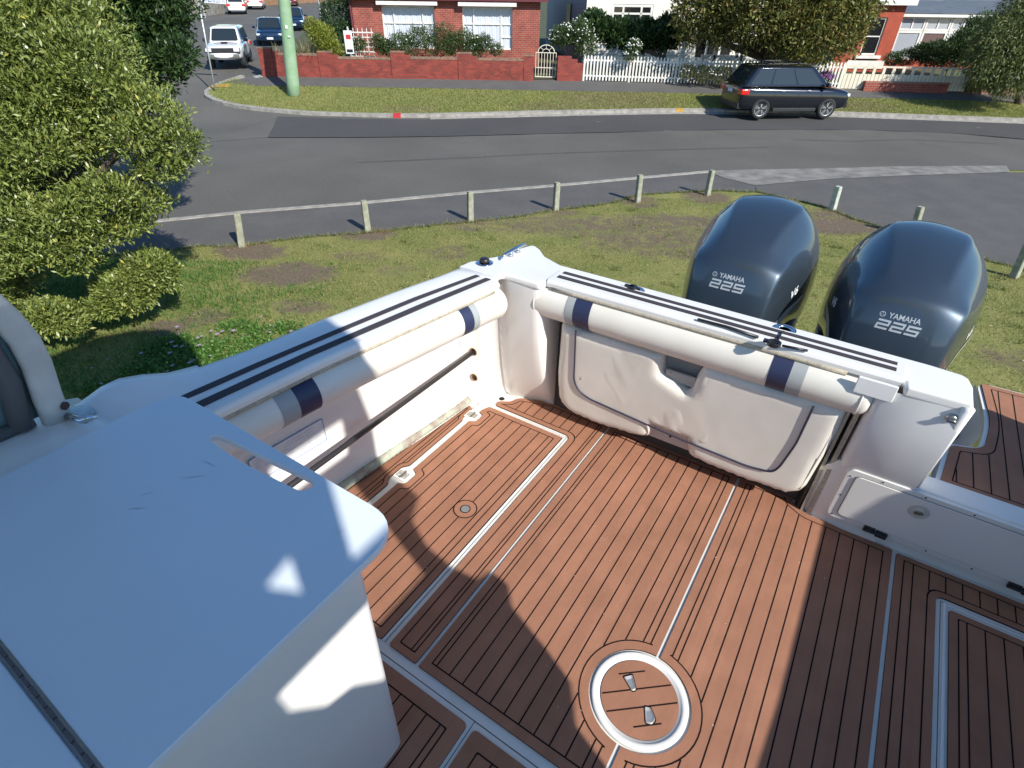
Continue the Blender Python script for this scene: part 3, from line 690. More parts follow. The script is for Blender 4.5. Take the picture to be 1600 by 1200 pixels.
# left strip beside hatch, hatch lid, wrap panel, centre, right panels
teak([(-.235, -1.9), (-.062, -1.9), (-.062, -.72), (-.085, -.69), (-.085, -.60), (-.062, -.575), (-.062, -.16), (-.075, -.14), (-.078, -.05), (-.128, -.03), (-.20, -.70)], rad=.012, border=.020, lines=[-.10, -.125])
HL = [(-.028, Y0), (.443, Y0), (.443, .014), (-.012, .014), (-.028, -.03), (-.028, -.055), (.004, -.065), (.004, -.13), (-.028, -.145), (-.028, -.585), (.006, -.60), (.006, -.675), (-.028, -.69)]
hatch = teak(HL, rad=[.01, .008, .008, .01, .004, .004, .015, .015, .004, .004, .015, .015, .004], border=.030, x0=.055, name='floor_hatch')
# ring pull in the hatch
def ring_line(c, r, z, a0=0, a1=2*math.pi, n=48, w_=GW):
    vs = []; fs = []
    for i in range(n+1):
        a = a0+(a1-a0)*i/n
        for q in (r-w_/2, r+w_/2): vs.append((c[0]+math.cos(a)*q, c[1]+math.sin(a)*q, z))
    for i in range(n): fs.append((2*i, 2*i+1, 2*i+3, 2*i+2))
    return vs, fs
cp = (.325, -.645)
disc = [(cp[0]+.050*math.cos(a), cp[1]+.050*math.sin(a)) for a in np.linspace(0, 2*math.pi, 40, endpoint=False)]
mb = MB(); mb.prism(disc, .006, .0072, 0, 1); v_, f_ = ring_line(cp, .0505, .0078); mb.add(v_, f_, 1); v_, f_ = ring_line(cp, .021, .0078); mb.add(v_, f_, 1)
lp = mb.build('hatch_lift_ring', [M_['teak'], M_['groove']], hatch)
MB().lathe((*cp, .0065), [(.019, 0), (.019, .0022), (.016, .003), (0, .0028)], 28).build('lift_button', mat('grey_rubber_button', (.20, .20, .20), .7), lp, smooth=False)
teak([(.478, Y0), (.600, Y0), (.600, .237), (.27, .237), (.20, .222), (.075, .172), (.062, .120), (-.005, .080), (.010, .044), (.478, .044)], rad=[.012, .01, .004, .01, .02, .03, .02, .02, .01, .04], border=.026, x0=.12)
RC = (1.272, -.968)
def arc(c, r, a0, a1, n=26): return [(c[0]+r*math.cos(R_(a)), c[1]+r*math.sin(R_(a))) for a in np.linspace(a0, a1, n)]
ra = .162
teak(rpoly([(.614, Y0), (.75, Y0)], 0)+[(1.266, Y0)]+arc(RC, ra, 267.9, 92.1)+[(1.266, .237), (.614, .237)], border=.030, x0=.664)
teak([(1.280, .237), (1.280, -.40)]+arc(RC, ra, 87.2, -87.2)+[(1.280, Y0), (1.60, Y0), (1.909, Y0), (1.909, .158)]+rpoly([(1.909, .158), (1.575, .168), (1.512, .205), (1.508, .237)], .02)[6:-6]+[(1.508, .237)], border=.030, x0=1.334)
# forward panels
teak([(.2, -2.4), (.860, -2.4), (.860, -1.335), (.2, -1.335)], rad=.018, border=.045, x0=.30)
teak([(.884, -2.4), (1.65, -2.4), (1.65, -1.335), (.884, -1.335)], rad=.018, border=.045, x0=.985)
teak([(1.68, -2.4), (1.907, -2.4), (1.907, -1.335), (1.68, -1.335)], rad=.018, border=.03)
# right side panel wraps the second hatch
teak([(1.924, -2.4), (2.064, -2.4), (2.064, .010), (2.92, .010), (2.92, .142), (1.924, .152)], rad=[.01, .0, .03, .0, .01, .012], border=.026, x0=1.985)
teak([(2.106, -2.4), (2.9, -2.4), (2.9, -.034), (2.106, -.034)], rad=.012, border=.026, x0=2.160)
# white gutters raised lips around the two hatches
mb = MB()
for x0, x1, y0, y1 in ((.4475, .4525, Y0, .022), (-.01, .4525, .0222, .0272), (2.088, 2.097, -2.4, -.018), (2.088, 2.9, -.0178, -.010)):
    mb.box(x0, x1, y0, y1, 0, .0052)
mb.build('gutter_lip', M_['gel'], boat, bevel=.0015)
mb = MB()
for x0, x1, y0, y1 in ((.4575, .4600, Y0, .030), (-.01, .46, .0302, .0325), (2.079, 2.0815, -2.4, -.008), (2.079, 2.9, -.0078, -.005), (.15, 1.9, -1.3165, -1.3135), (.871, .8735, -2.4, -1.3166)):
    mb.box(x0, x1, y0, y1, -.001, .0006)
mb.build('gutter_shadow_line', mat('shadow_line_grey', (.10, .095, .09), .9), boat)  # shadow in the gutter gaps painted as thin dark strips
# round inspection hatch
rh = empty('round_hatch', (RC[0], RC[1], 0), R_(0), boat)
mb = MB(); mb.lathe((0, 0, 0), [(.1545, 0), (.1535, .006), (.149, .0085), (.138, .0085), (.133, .006), (.131, .003)], 72); mb.build('hatch_ring', M_['gel'], rh, smooth=True)
mb = MB(); dsc = [(.1235*math.cos(a), .1235*math.sin(a)) for a in np.linspace(0, 2*math.pi, 64, endpoint=False)]
mb.lathe((0, 0, 0), [(.1305, .001), (.1195, .001)], 64, mi=1); mb.prism(dsc, 0, .006, 0, 1)
hd = R_(35+5)
for off in (-.082, -.028, .028, .082):   # caulk lines at an angle
    hl = math.sqrt(.119**2-off**2)*(1 if abs(off) < .05 else .98)
    ca, sa = math.cos(hd), math.sin(hd); P = []
    for s_, t_ in ((-hl, off-GW/2), (hl, off-GW/2), (hl, off+GW/2), (-hl, off+GW/2)): P.append((s_*ca-t_*sa, s_*sa+t_*ca, .0066))
    if abs(off) > .05:
        P = []
        for s_, t_ in ((-.045, off-GW/2), (.045, off-GW/2), (.045, off+GW/2), (-.045, off+GW/2)): P.append((s_*ca-t_*sa, s_*sa+t_*ca, .0066))
    mb.add(P, [(0, 1, 2, 3)], 1)
lid = mb.build('hatch_lid', [M_['teak'], M_['groove']], rh)
for px, py, a in ((985, 1067, 10), (1014, 1117, -5)):
    p = bp(px, py, .008); p = p-Vector((RC[0], RC[1], 0)); an = R_(33+a)
    ax = Vector((math.cos(an), math.sin(an), 0)); ay = Vector((-math.sin(an), math.cos(an), 0))
    s_ = 1 if a > 0 else -1
    pts = [(-.017, .024), (.017, .026), (.012, -.024), (-.004, -.026)] if s_ > 0 else [(-.012, .026), (.008, .024), (.020, -.012), (.006, -.028), (-.014, -.024)]
    mb = MB(); V2 = [(p+ax*x+ay*y) for x, y in rpoly(pts, .007, 4)]; k = len(V2)
    mb.add([(v.x, v.y, .0062) for v in V2]+[(p.x+(v.x-p.x)*.86, p.y+(v.y-p.y)*.86, .0105) for v in V2]+[(p.x+(v.x-p.x)*.5, p.y+(v.y-p.y)*.5, .0075) for v in V2], [(i, (i+1) % k, k+(i+1) % k, k+i) for i in range(k)]+[(k+i, k+(i+1) % k, 2*k+(i+1) % k, 2*k+i) for i in range(k)]+[tuple(range(2*k, 3*k))])
    mb.build('finger_latch', mat('brushed_latch', (.62, .60, .55), .38, .75), lid, smooth=False)
    mb = MB(); mb.add([(p.x+(v.x-p.x)*1.15, p.y+(v.y-p.y)*1.15, .0067) for v in V2], [tuple(range(k))]); mb.build('latch_gasket', M_['groove'], lid)
# hatch hinges
for (px, py, a) in ((632, 743, 0), (737, 648, .5)):
    p = bp(px, py, .006); p.x = -.045
    mb = MB(); ln = .036
    mb.box(p.x-.026, p.x-.004, p.y-ln/2, p.y+ln/2, .0065, .0095); mb.box(p.x+.004, p.x+.028, p.y-ln/2, p.y+ln/2, .0065, .0095)
    mb.tube([(p.x, p.y-ln/2-.006, .0095), (p.x, p.y+ln/2+.006, .0095)], .005, 10)
    for dx in (-.016, .017):
        for dy in (-.011, .011): mb.lathe((p.x+dx, p.y+dy, .0095), [(.0035, 0), (.0025, .001), (0, .0012)], 8)
    mb.build('hatch_hinge', M_['dullsteel'], boat)
    MB().box(p.x-.036, p.x+.038, p.y-ln/2-.012, p.y+ln/2+.012, .001, .0062).build('hinge_pad', M_['gel'], boat, bevel=.002)
# deck drain in the corner
MB().lathe((.0, .118, .0005), [(.016, 0), (.016, .0012), (.012, .0015), (.010, .0005), (0, .0004)], 18).build('deck_drain', M_['dark'], boat)
# --- cap boards with grip strips
def capboard(name, path, up=.009):
    """path: list of (outer pt, inner pt) in plan, board folded down at the inner edge"""
    secs = []
    for (ox, oy), (ix, iy) in path:
        o_ = Vector((ox, oy)); i_ = Vector((ix, iy)); d = (i_-o_).normalized()
        q = i_+d*.006; q2 = i_+d*.012
        secs.append([(ox, oy, .8), (ox, oy, .8+up), (i_.x, i_.y, .8+up), (q.x, q.y, .8+up-.004), (q2.x, q2.y, .8+up-.014), (q2.x, q2.y, .778), (i_.x, i_.y, .778)])
    return MB().loft(secs, capends=True).build(name, M_['gel'], boat)
def lerp2(a, b, t): return (a[0]+(b[0]-a[0])*t, a[1]+(b[1]-a[1])*t)
ysb = np.linspace(-1.62, -.075, 24)
lo = lambda y: interp([(-1.7, -.262), (-1.33, -.247), (-1.08, -.216), (-.784, -.170), (-.42, -.112), (-.047, -.024)], y)[0]
li = lambda y: interp([(-1.7, -.105), (-1.33, -.082), (-.948, -.042), (-.565, .022), (-.104, .098), (-.07, .104)], y)[0]
pl_ = [((lo(y), y), (li(y), y-.0)) for y in ysb]
cb = capboard('side_cap_board', pl_)
pt_ = [((x, .205-.012*(x-.3)), (x, .080)) for x in np.linspace(.275, 1.66, 12)]
ct_ = capboard('transom_cap_board', pt_)
def gstrip(path, t0, t1, par):
    mb = MB(); secs = []
    for o_, i_ in path:
        a = lerp2(o_, i_, t0); b_ = lerp2(o_, i_, t1); secs.append([(a[0], a[1], .8092), (a[0], a[1], .8125), (b_[0], b_[1], .8125), (b_[0], b_[1], .8092)])
    mb.loft(secs, capends=True).build('grip_strip', M_['strip'], par)
for t0, t1 in ((.13, .30), (.55, .76)):
    gstrip([p for p in pl_], t0, t1, cb)
    gstrip([((x, o[1]), (x, i[1])) for (o, i) in pt_ for x in [o[0]]][0:] if False else [((x, .205-.012*(x-.3)), (x, .080)) for x in np.linspace(.30, 1.635, 12)], t0 if t0 < .3 else .52, t1 if t0 < .3 else .72, ct_)
# velcro / rope edge below boards
def ribbon(name, pts, r, m, par=boat, n=8): return MB().tube(pts, r, n).build(name, m, par, smooth=True)
ribbon('velcro_edge', [(li(y)+.003, y, .770) for y in np.linspace(-1.6, -.10, 16)], .011, M_['velcro'])
ribbon('velcro_edge', [(x, .074, .772) for x in np.linspace(.30, 1.50, 12)], .011, M_['velcro'])
# fold on right end of transom board
MB().box(1.535, 1.655, .034, .046, .728, .792).build('board_end_plate', M_['gelgrey'], boat, bevel=.003)
# --- bolsters
def bolster(name, pts, r, bands, par=boat):
    """pts polyline axis; bands: [(s0,s1,material)] along length in metres"""
    P = [Vector(p) for p in pts]; L = [0]
    for a, b_ in zip(P, P[1:]): L.append(L[-1]+(b_-a).length)
    tot = L[-1]
    def at_(s):
        s = max(0, min(tot, s))
        for i in range(len(P)-1):
            if s <= L[i+1]+1e-9: return P[i].lerp(P[i+1], (s-L[i])/(L[i+1]-L[i]))
        return P[-1]
    def seg(s0, s1, rr, e0=False, e1=False):
        N = max(2, int((s1-s0)/.03)); pp = [at_(s0+(s1-s0)*i/N) for i in range(N+1)]; rs = [rr]*(N+1)
        d0 = (pp[0]-pp[1]).normalized(); d1 = (pp[-1]-pp[-2]).normalized()
        if e0: pp = [pp[0]+d0*.030, pp[0]+d0*.026, pp[0]+d0*.012]+pp; rs = [rr*.72, rr*.86, rr*.97]+rs
        if e1: pp = pp+[pp[-1]+d1*.012, pp[-1]+d1*.026, pp[-1]+d1*.030]; rs = rs+[rr*.97, rr*.86, rr*.72]
        rs = [q*(1+.012*mn.noise(p*9)) for q, p in zip(rs, pp)]
        return pp, rs
    main = MB(); pp, rs = seg(0, tot, r, True, True); main.tube(pp, rs, 30)
    mo = main.build(name, M_['vinyl'], par, smooth=True)
    for s0, s1, m in bands:
        pp, rs = seg(s0, s1, r*1.012+.0006); MB().tube(pp, rs, 30, cap=False).build('colour_band', m, mo, smooth=True)
    for s in (0.004, tot-.004):
        c = at_(s); d = (at_(min(tot, s+.01))-at_(max(0, s-.01))).normalized(); ax = d.orthogonal().normalized(); ay = d.cross(ax)
        ring = [c+(ax*math.cos(a)+ay*math.sin(a))*(r*1.0) for a in np.linspace(0, 2*math.pi, 33)]
        MB().tube(ring, .0035, 6, cap=False).build('end_piping', M_['vinyl'], mo, smooth=True)
    return mo
lb = [(li(y)-.030, y, .693) for y in (-1.75, -1.5, -1.25, -1.0, -.75, -.5, -.25, -.06)]
bolster('side_bolster', lb, .074, [(.615, .680, M_['greyv']), (.680, .765, M_['navy']), (1.455, 1.51, M_['navy']), (1.51, 1.545, M_['greyv'])])
tb = [(x, .124, .692) for x in np.linspace(.225, 1.575, 8)]
bolster('transom_bolster', tb, .088, [(.165, .205, M_['greyv']), (.205, .285, M_['navy']), (1.035, 1.105, M_['navy']), (1.105, 1.155, M_['greyv'])])
# --- fold-down seat: cushions with piping and folds
def pad(name, poly, zf, th, edge, m, par, y0=.13, wr=0.0, step=.022, slope=.085, seed=0, back=True):
    """poly in (x,z); cushion faces forward (-y). zf: distance proud"""
    if area(poly) < 0: poly = poly[::-1]
    pp = []
    for i in range(len(poly)):
        a = Vector(poly[i]); b_ = Vector(poly[(i+1) % len(poly)]); k = max(1, int((b_-a).length/(step*.8)))
        for j in range(k): pp.append(tuple(a.lerp(b_, j/k)))
    V, Fc = tri_poly(pp, step=step); mb = MB(); out = []
    for x, z in V:
        d = edge_dist((x, z), pp); k = min(1, d/edge); h = th*math.sqrt(max(0, 1-(1-k)**2))
        if wr:
            q = Vector((x*4+seed, z*2.2, seed)); ww = math.exp(-((x-1.05)/.16)**2)*.9+.35+.8*math.exp(-((x-.55)/.13)**2)*max(0, 1-(z-.2)/.25); h += wr*k*(.7*mn.noise(q*1.3)+ww*(.5*mn.noise(Vector((x*17+z*9, z*4, seed))) + 1.1*(-abs(mn.noise(Vector((x*9-z*4+seed, z*1.6+x, 2.0))))+.25)))
        out.append((x, y0+slope*(.33-z)-zf-h, z))
    mb.add(out, [f[::-1] for f in Fc])
    k = len(pp)
    ring = [(x, y0+slope*(.33-z)-zf, z) for x, z in pp]; rb_ = [(x, y0+slope*(.33-z)+.045, z) for x, z in pp]
    mb.add(ring+rb_, [(i, (i+1) % k, k+(i+1) % k, k+i) for i in range(k)])
    return mb.build(name, m, par, smooth=True)
seat = empty('fold_down_seat', (0, 0, 0), 0, boat)
SY = .125
outline = [(.350, .60), (.336, .30), (.345, .145), (.40, .085), (.56, .070), (.80, .098), (.835, .115), (.848, .165), (.848, .20), (1.018, .20), (1.022, .165), (1.040, .105), (1.10, .092), (1.30, .088), (1.47, .100), (1.515, .135), (1.53, .18), (1.545, .40), (1.555, .62), (1.02, .62), (1.002, .56), (.992, .480), (.975, .452), (.862, .492), (.848, .515), (.842, .600), (.80, .605)]
pad('seat_cushion', rpoly(outline, .012, 3), .0, .028, .045, M_['vinyl'], seat, y0=SY, wr=.0015, seed=1.3)
inner = [(.448, .60), (.452, .31), (.475, .262), (.53, .238), (.83, .215), (1.02, .203), (1.30, .196), (1.385, .215), (1.402, .25), (1.425, .40), (1.432, .60), (1.025, .60), (1.008, .56), (1.0, .480), (.980, .440), (.858, .482), (.838, .505), (.828, .60)]
sc = pad('seat_cushion_panel', rpoly(inner, .02, 4), .010, .016, .022, M_['vinyl'], seat, y0=SY, wr=.010, seed=4.1, step=.014)
def pipe(pts, r=.0042, m=None, nm='piping', off=.0325):
    q_ = dens([p for i, p in enumerate(pts) if i == 0 or (Vector(p)-Vector(pts[i-1])).length > 1e-4], .02)
    P = [(x, SY+.085*(.33-z)-off, z) for x, z in q_]; return MB().tube(P, r, 8).build(nm, m or M_['pipe'], seat, smooth=True)
pp_in = rpoly([(.438, .63), (.440, .31), (.468, .256), (.53, .232), (.83, .208), (1.02, .196), (1.30, .188), (1.394, .207), (1.412, .25), (1.436, .40), (1.444, .63)], .03, 4)[4:-4]
pipe(pp_in, .0042)
# stitched side seam and hinge plate seen through the notch
pipe([(x-.0, z) for x, z in [(1.512, .16), (1.522, .25), (1.532, .40), (1.54, .60)]], .003, M_['vinyl'], 'seam', .018)
hp = MB(); hp.box(.84, 1.00, SY+.03, SY+.036, .40, .60); hp.build('seat_board', mat('grey_board', (.30, .29, .27), .7), seat)
hp = MB(); hp.box(.865, .995, SY-.012, SY+.0, .500, .528); hp.box(.865, .995, SY-.002, SY+.03, .472, .5); hp.build('hinge_bracket', mat('grey_bracket', (.42, .42, .40), .45), seat, bevel=.003)
MB().lathe((.885, SY-.012, .514), [(.006, 0), (.005, .002), (0, .0025)], 12, axis=(0, -1, 0)).build('bracket_screw', M_['steel'], seat)
MB().box(.82, 1.05, SY+.035, SY+.05, .105, .22).build('seat_base_board', mat('pale_board', (.50, .45, .40), .7), seat)
MB().lathe((.935, SY+.035, .145), [(.006, 0), (.006, .001), (0, .001)], 12, axis=(0, -1, 0)).build('board_hole', M_['dark'], seat)
# --- fittings on the caps
def rod_flush(px, py, nm, lab_cap=True):
    p = bp(px, py, .8)
    e = empty(nm, (p.x, p.y, .8), 0, boat)
    mb = MB(); mb.lathe((0, 0, 0), [(.043, 0), (.042, .003), (.034, .0055), (.026, .006), (.022, .002), (.020, -.02)], 32)
    mb.build('flange', M_['steel'], e, smooth=True)
    for a in (30, 150, 270): MB().lathe((.034*math.cos(R_(a)), .034*math.sin(R_(a)), .0045), [(.0035, 0), (.003, .0012), (0, .0012)], 8).build('flange_screw', M_['dullsteel'], e)
    MB().lathe((0, 0, -.02), [(.0205, 0), (0, .001)], 20).build('socket', M_['dark'], e)
    return e
e = rod_flush(757, 411, 'rod_holder'); MB().lathe((0, 0, .005), [(.024, 0), (.024, .012), (.020, .019), (.010, .022), (0, .022)], 24).build('rubber_cap', M_['blackp'], e, smooth=True)
e = rod_flush(992, 454, 'rod_holder')
mb = MB(); mb.lathe((-.012, .002, .005), [(.022, 0), (.022, .010), (.017, .013), (0, .013)], 22); mb.obox((-.028, .0, .014), (.020, 0, 0), (0, .008, 0), (0, 0, .004)); mb.build('rubber_cap', M_['blackp'], e, smooth=False)
e = rod_flush(1226, 515, 'rod_holder')
q = bp(1209, 538, .822)-Vector(e.location)
mb = MB(); mb.lathe(q+Vector((0, 0, -.006)), [(.020, 0), (.0245, .004), (.0245, .016), (.021, .018), (.015, .016), (.013, .007), (0, .006)], 24); mb.obox(q+Vector((0, 0, .006)), (.012, .006, 0), (-.001, .002, 0), (0, 0, .004)); mb.obox(q+Vector((-.028, .008, .002)), (.010, 0, 0), (0, .010, 0), (0, 0, .004))
cp_ = mb.build('open_cap', M_['blackp'], e, smooth=False)
MB().tube([(0, -.030, .006), (-.004, -.055, .012), (q.x+.006, q.y+.02, q.z-.004)], .004, 8).build('cap_tether', M_['blackp'], e, smooth=True)
# strap running between the strips
s0 = bp(1090, 499, .815); s1 = bp(1185, 527, .815); s2 = bp(1262, 548, .815)
MB().tube([s0, s0.lerp(s1, .5)+Vector((0, .003, .003)), s1], .006, 6).tube([bp(1222, 540, .815), s2], .005, 6).build('thin_black_strap', M_['blackp'], boat, smooth=True)
# cleat outside the corner
c0 = bp(784, 404, .815); c1 = bp(823, 383, .815)
mb = MB(); d_ = (c1-c0); mb.tube([c0, c0+d_*.1+Vector((0, 0, .012)), c0.lerp(c1, .5)+Vector((0, 0, .014)), c1-d_*.1+Vector((0, 0, .012)), c1], [.004, .008, .009, .008, .004], 10)
for k in (.36, .64): mb.lathe(c0+d_*k+Vector((0, 0, -.012)), [(.013, 0), (.008, .010), (.008, .022)], 10)
mb.build('mooring_cleat', M_['steel'], boat, smooth=True)
# light / hook on transom end, small cleat on wall
p = Vector((1.825, .052, .735)); n_ = Vector((0, -1, -.25)).normalized()
e = empty('deck_catch', p, 0, boat)
MB().lathe((0, 0, 0), [(.019, 0), (.019, .006), (.015, .016), (.008, .019), (0, .019)], 20, axis=n_).build('catch_cup', M_['dullsteel'], e, smooth=True)
MB().obox(n_*.022, (.013, 0, 0), (0, .004, 0), (0, 0, .004)).build('catch_tongue', M_['steel'], e, bevel=.001)
MB().obox((1.655, tr_y(.645)-.004, .645), (.012, 0, .002), (0, .004, 0), (0, 0, .0035)).build('snap_hook', M_['dullsteel'], boat, bevel=.001)
# --- port side wall furniture: rod post with three holes
for z in (.175, .335, .495):
    e = empty('rod_post_hole', (-.098, .0005, z), 0, boat)
    MB().lathe((0, 0, 0), [(.0, .0012), (.0185, .0012), (.0188, 0)], 24, axis=(0, -1, 0)).build('hole', M_['dark'], e)
    MB().lathe((0, 0, 0), [(.0188, .0012), (.021, .0025), (.023, .0)], 24, axis=(0, -1, 0)).build('hole_rim', M_['stain'], e)
# worn hose along the wall foot
hs = [(-.245+.0, -1.45, .03), (-.215, -1.1, .028), (-.19, -.75, .028), (-.158, -.4, .028), (-.128, -.10, .028), (-.125, -.02, .03)]
P = []
for i in range(len(hs)-1):
    for k in range(26): P.append(Vector(hs[i]).lerp(Vector(hs[i+1]), k/26))
o = MB().tube(P, [.021*(1+.09*(i % 2)) for i in range(len(P))], 12).build('drain_hose', M_['hose'], boat, smooth=True)
# small curled cable at hose end
ribbon('curled_cable', [(-.12, -.01, .02), (-.09, .012, .012), (-.066, .0, .009), (-.068, -.05, .009)], .0035, M_['vinyl'])
# instruction label on the wall
lbp = MB(); xw_ = lambda y: interp(TAB, y)[2]+.0035
def wallq(y0, y1, z0, z1): return [(xw_(y0), y0, z0), (xw_(y1), y1, z0), (xw_(y1), y1, z1), (xw_(y0), y0, z1)]
def pxw(px, py):
    q = bx(px, py, -.21); return q.y, q.z
yA, zA = pxw(500, 652); yB, zB = pxw(506, 687); yC, zC = pxw(425, 692)
ly0, ly1, lz0, lz1 = yC-.10, yA, zB, zA
mb = MB(); mb.add(wallq(ly0, ly1, lz0, lz1), [(0, 1, 2, 3)])
lab_ = mb.build('safety_label', mat('label_white', (.74, .74, .73), .5), boat)
mb = MB()
def wl_(y0, y1, z0, z1):
    q = wallq(y0, y1, z0, z1); mb.add([(a+.0012, b_, c_) for a, b_, c_ in q], [(0, 1, 2, 3)])
wl_(ly0, ly1, lz0, lz0+.003); wl_(ly0, ly1, lz1-.003, lz1); wl_(ly0, ly0+.003, lz0, lz1); wl_(ly1-.003, ly1, lz0, lz1)
mb.build('label_border', M_['sticker'], lab_)
mb = MB(); random.seed(5)
for j in range(6):
    z = lz1-.018-j*(lz1-lz0-.03)/6; y = ly0+.02
    while y < ly1-.04:
        l_ = random.uniform(.01, .05); 
        if random.random() < .8: wl_(y, min(y+l_, ly1-.02), z, z+.0022)
        y += l_+.007
mb.build('label_text', mat('faded_print', (.45, .48, .55), .6), lab_)
# --- galley cabinet with bait board top
cabn = empty('galley_cabinet', (0, 0, 0), 0, boat)
slot = rpoly([(.155, -1.425), (.49, -1.398), (.505, -1.415), (.49, -1.440), (.30, -1.455), (.155, -1.452), (.135, -1.438)], .012, 4)
board = rpoly([(-.130, -1.974), (-.130, -1.50), (-.08, -1.392), (-.03, -1.378), (.66, -1.378), (.757, -1.47), (.757, -1.974)], [.0, .05, .04, .04, .07, .05, .0], 7)
board = [(-.130, -1.974), (-.130, -1.52)]+rpoly([(-.13, -1.5), (-.115, -1.38), (.0, -1.378)], .09, 6)[7:-7]+[(.0, -1.378)]+rpoly([(0, -1.378), (.757, -1.378), (.757, -1.6)], .10, 8)[9:-9]+[(.757, -1.6), (.757, -1.974)]
mb = MB(); mb.prism(board, .880, .900, hole=slot); mb.build('bait_board_lid', M_['board'], cabn, bevel=.004, bseg=3)
mb = MB(); mb.box(-.130, .757, -2.9, -1.990, .880, .899); mb.build('fixed_counter', M_['board'], cabn, bevel=.003)
mb = MB()
for i, x in enumerate(np.arange(-.12, .75, .03)): mb.tube([(x, -1.982, .900), (x+.027, -1.982, .900)], .0030 if i % 2 else .0035, 8)
mb.build('piano_hinge', mat('tarnished_hinge', (.14, .12, .12), .5, .6), cabn)
mb = MB(); mb.add([(-.13, -2.12, .8996), (.757, -2.12, .8996), (.757, -2.1165, .8996), (-.13, -2.1165, .8996)], [(0, 1, 2, 3)]); mb.build('counter_seam', M_['pipe'], cabn)
bd = rpoly([(-.16, -2.9), (.727, -2.9), (.727, -1.475), (-.16, -1.475)], [0, 0, .035, .035], 6)
mb = MB(); mb.prism(bd, .0, .879); mb.build('cabinet_body', M_['gel'], cabn, smooth=False, bevel=.004)
MB().lathe((.7275, -1.75, .32), [(.004, 0), (.003, .001), (0, .0012)], 8, axis=(1, 0, 0)).build('cabinet_screw', M_['steel'], cabn)
MB().lathe((.35, -2.19, .8995), [(.03, 0), (.03, .012), (.02, .018), (0, .018)], 20).build('counter_knob', M_['blackp'], cabn, smooth=True)
mb = MB()
M_['scr'] = mat('scratch_mark', (.61, .67, .72), .45)
for (x0, y0, x1, y1) in ((215, 775, 246, 768), (272, 748, 330, 743), (190, 796, 236, 793), (314, 718, 340, 731), (515, 838, 545, 826)):
    a = bp(x0, y0, .9006); b_ = bp(x1, y1, .9006); d = (b_-a).normalized(); q = Vector((-d.y, d.x, 0))*.0002; m_ = a.lerp(b_, .5)+q*5
    mb.add([a, m_-q, m_+q, b_], [(0, 1, 3), (0, 3, 2)])
for px, py in ((116, 840), (230, 945), (76, 905), (324, 793), (80, 1062)):
    p = bp(px, py, .9006); mb.lathe(p, [(.0018, 0), (0, .0002)], 8)
tag(mb.build('scratches', M_['scr'], cabn), kind='stuff')
mb = MB(); random.seed(21)
for i in range(60):
    x, y = random.uniform(.05, 1.9), random.uniform(-1.2, .15); a = random.uniform(0, 3.1); l_ = random.uniform(.0008, .0035); c_, s_ = math.cos(a), math.sin(a); w__ = .0009
    mb.add([(x-c_*l_-s_*w__, y-s_*l_+c_*w__, .0075), (x+c_*l_-s_*w__, y+s_*l_+c_*w__, .0075), (x+c_*l_+s_*w__, y+s_*l_-c_*w__, .0085), (x-c_*l_+s_*w__, y-s_*l_-c_*w__, .0075)], [(0, 1, 2, 3)])
tag(mb.build('deck_crumbs', mat('pale_crumb', (.6, .52, .42), .9), boat), kind='stuff')
# --- cabin: shelf, pillar, window, unseen side and roof shaped for shade
cbn = empty('wheelhouse', (0, 0, 0), 0, boat)
secs = []
for y, z, xi in ((-3.4, .86, -.16), (-1.95, .86, -.16), (-1.72, .858, -.16), (-1.62, .85, -.17), (-1.56, .835, -.20), (-1.52, .822, -.22)):
    secs.append([(-.52+.03*(y > -1.7), y, z-.12), (-.50, y, z-.03), (-.46, y, z), (-.30, y, z+.004), (xi, y, z+.002), (xi+.03, y, z-.012), (xi+.04, y, z-.06)])
MB().loft(secs, capends=True).build('side_deck', M_['gel'], cbn, smooth=True)
# fairing hump on the gunwale
secs = []
for y, h, wd in ((-1.62, .0, .10), (-1.54, .018, .11), (-1.47, .045, .12), (-1.42, .052, .12), (-1.36, .040, .11), (-1.28, .012, .10), (-1.2, -.004, .08)):
    xo = interp(TAB, y)[0]; zt = interp(TAB, y)[4]
    secs.append([(xo+.0, y, zt-.02), (xo+.002, y, zt+h*.5), (xo+.02, y, zt+h), (xo+.06, y, zt+h*.95), (xo+wd, y, zt+h*.35), (xo+wd+.08, y, zt-.004)])
MB().loft(secs).build('gunwale_fairing', M_['gel'], cbn, smooth=True)
def pillar(x, mir=False, nm='cabin_pillar'):
    s_ = -1 if mir else 1; X_ = (2.70-x) if mir else x
    path = [(X_, -1.615, .84), (X_+.004*s_, -1.607, .93), (X_, -1.590, 1.03), (X_, -1.588, 1.10), (X_, -1.60, 1.17), (X_+.02*s_, -1.64, 1.30), (X_+.05*s_, -1.72, 1.50), (X_+.12*s_, -1.85, 2.0), (X_+.16*s_, -1.95, 2.60)]
    mb = MB(); secs = []
    for p in path:
        w_ = .030; d_ = .034
        secs.append([(p[0]+w_*math.cos(a)*(abs(math.cos(a))**-.3 if abs(math.cos(a)) > .1 else 1), p[1]+d_*math.sin(a), p[2]) for a in np.linspace(0, 2*math.pi, 16, endpoint=False)])
    mb.loft(secs, closed=True, capends=True); return mb.build(nm, M_['pilar'], cbn, smooth=True)
pl1 = pillar(-.345)
MB().lathe((-.335, -1.598, .845), [(.070, -.006), (.069, -.003), (.055, -.001), (.03, .0)], 28).build('pillar_foot', M_['dullsteel'], cbn, smooth=False)
q = bx(101, 634, -.315); MB().lathe(q, [(.012, 0), (.012, .003), (0, .003)], 14, axis=(1, .3, 0)).build('pillar_hole', mat('brown_plug', (.06, .03, .025), .5), cbn)
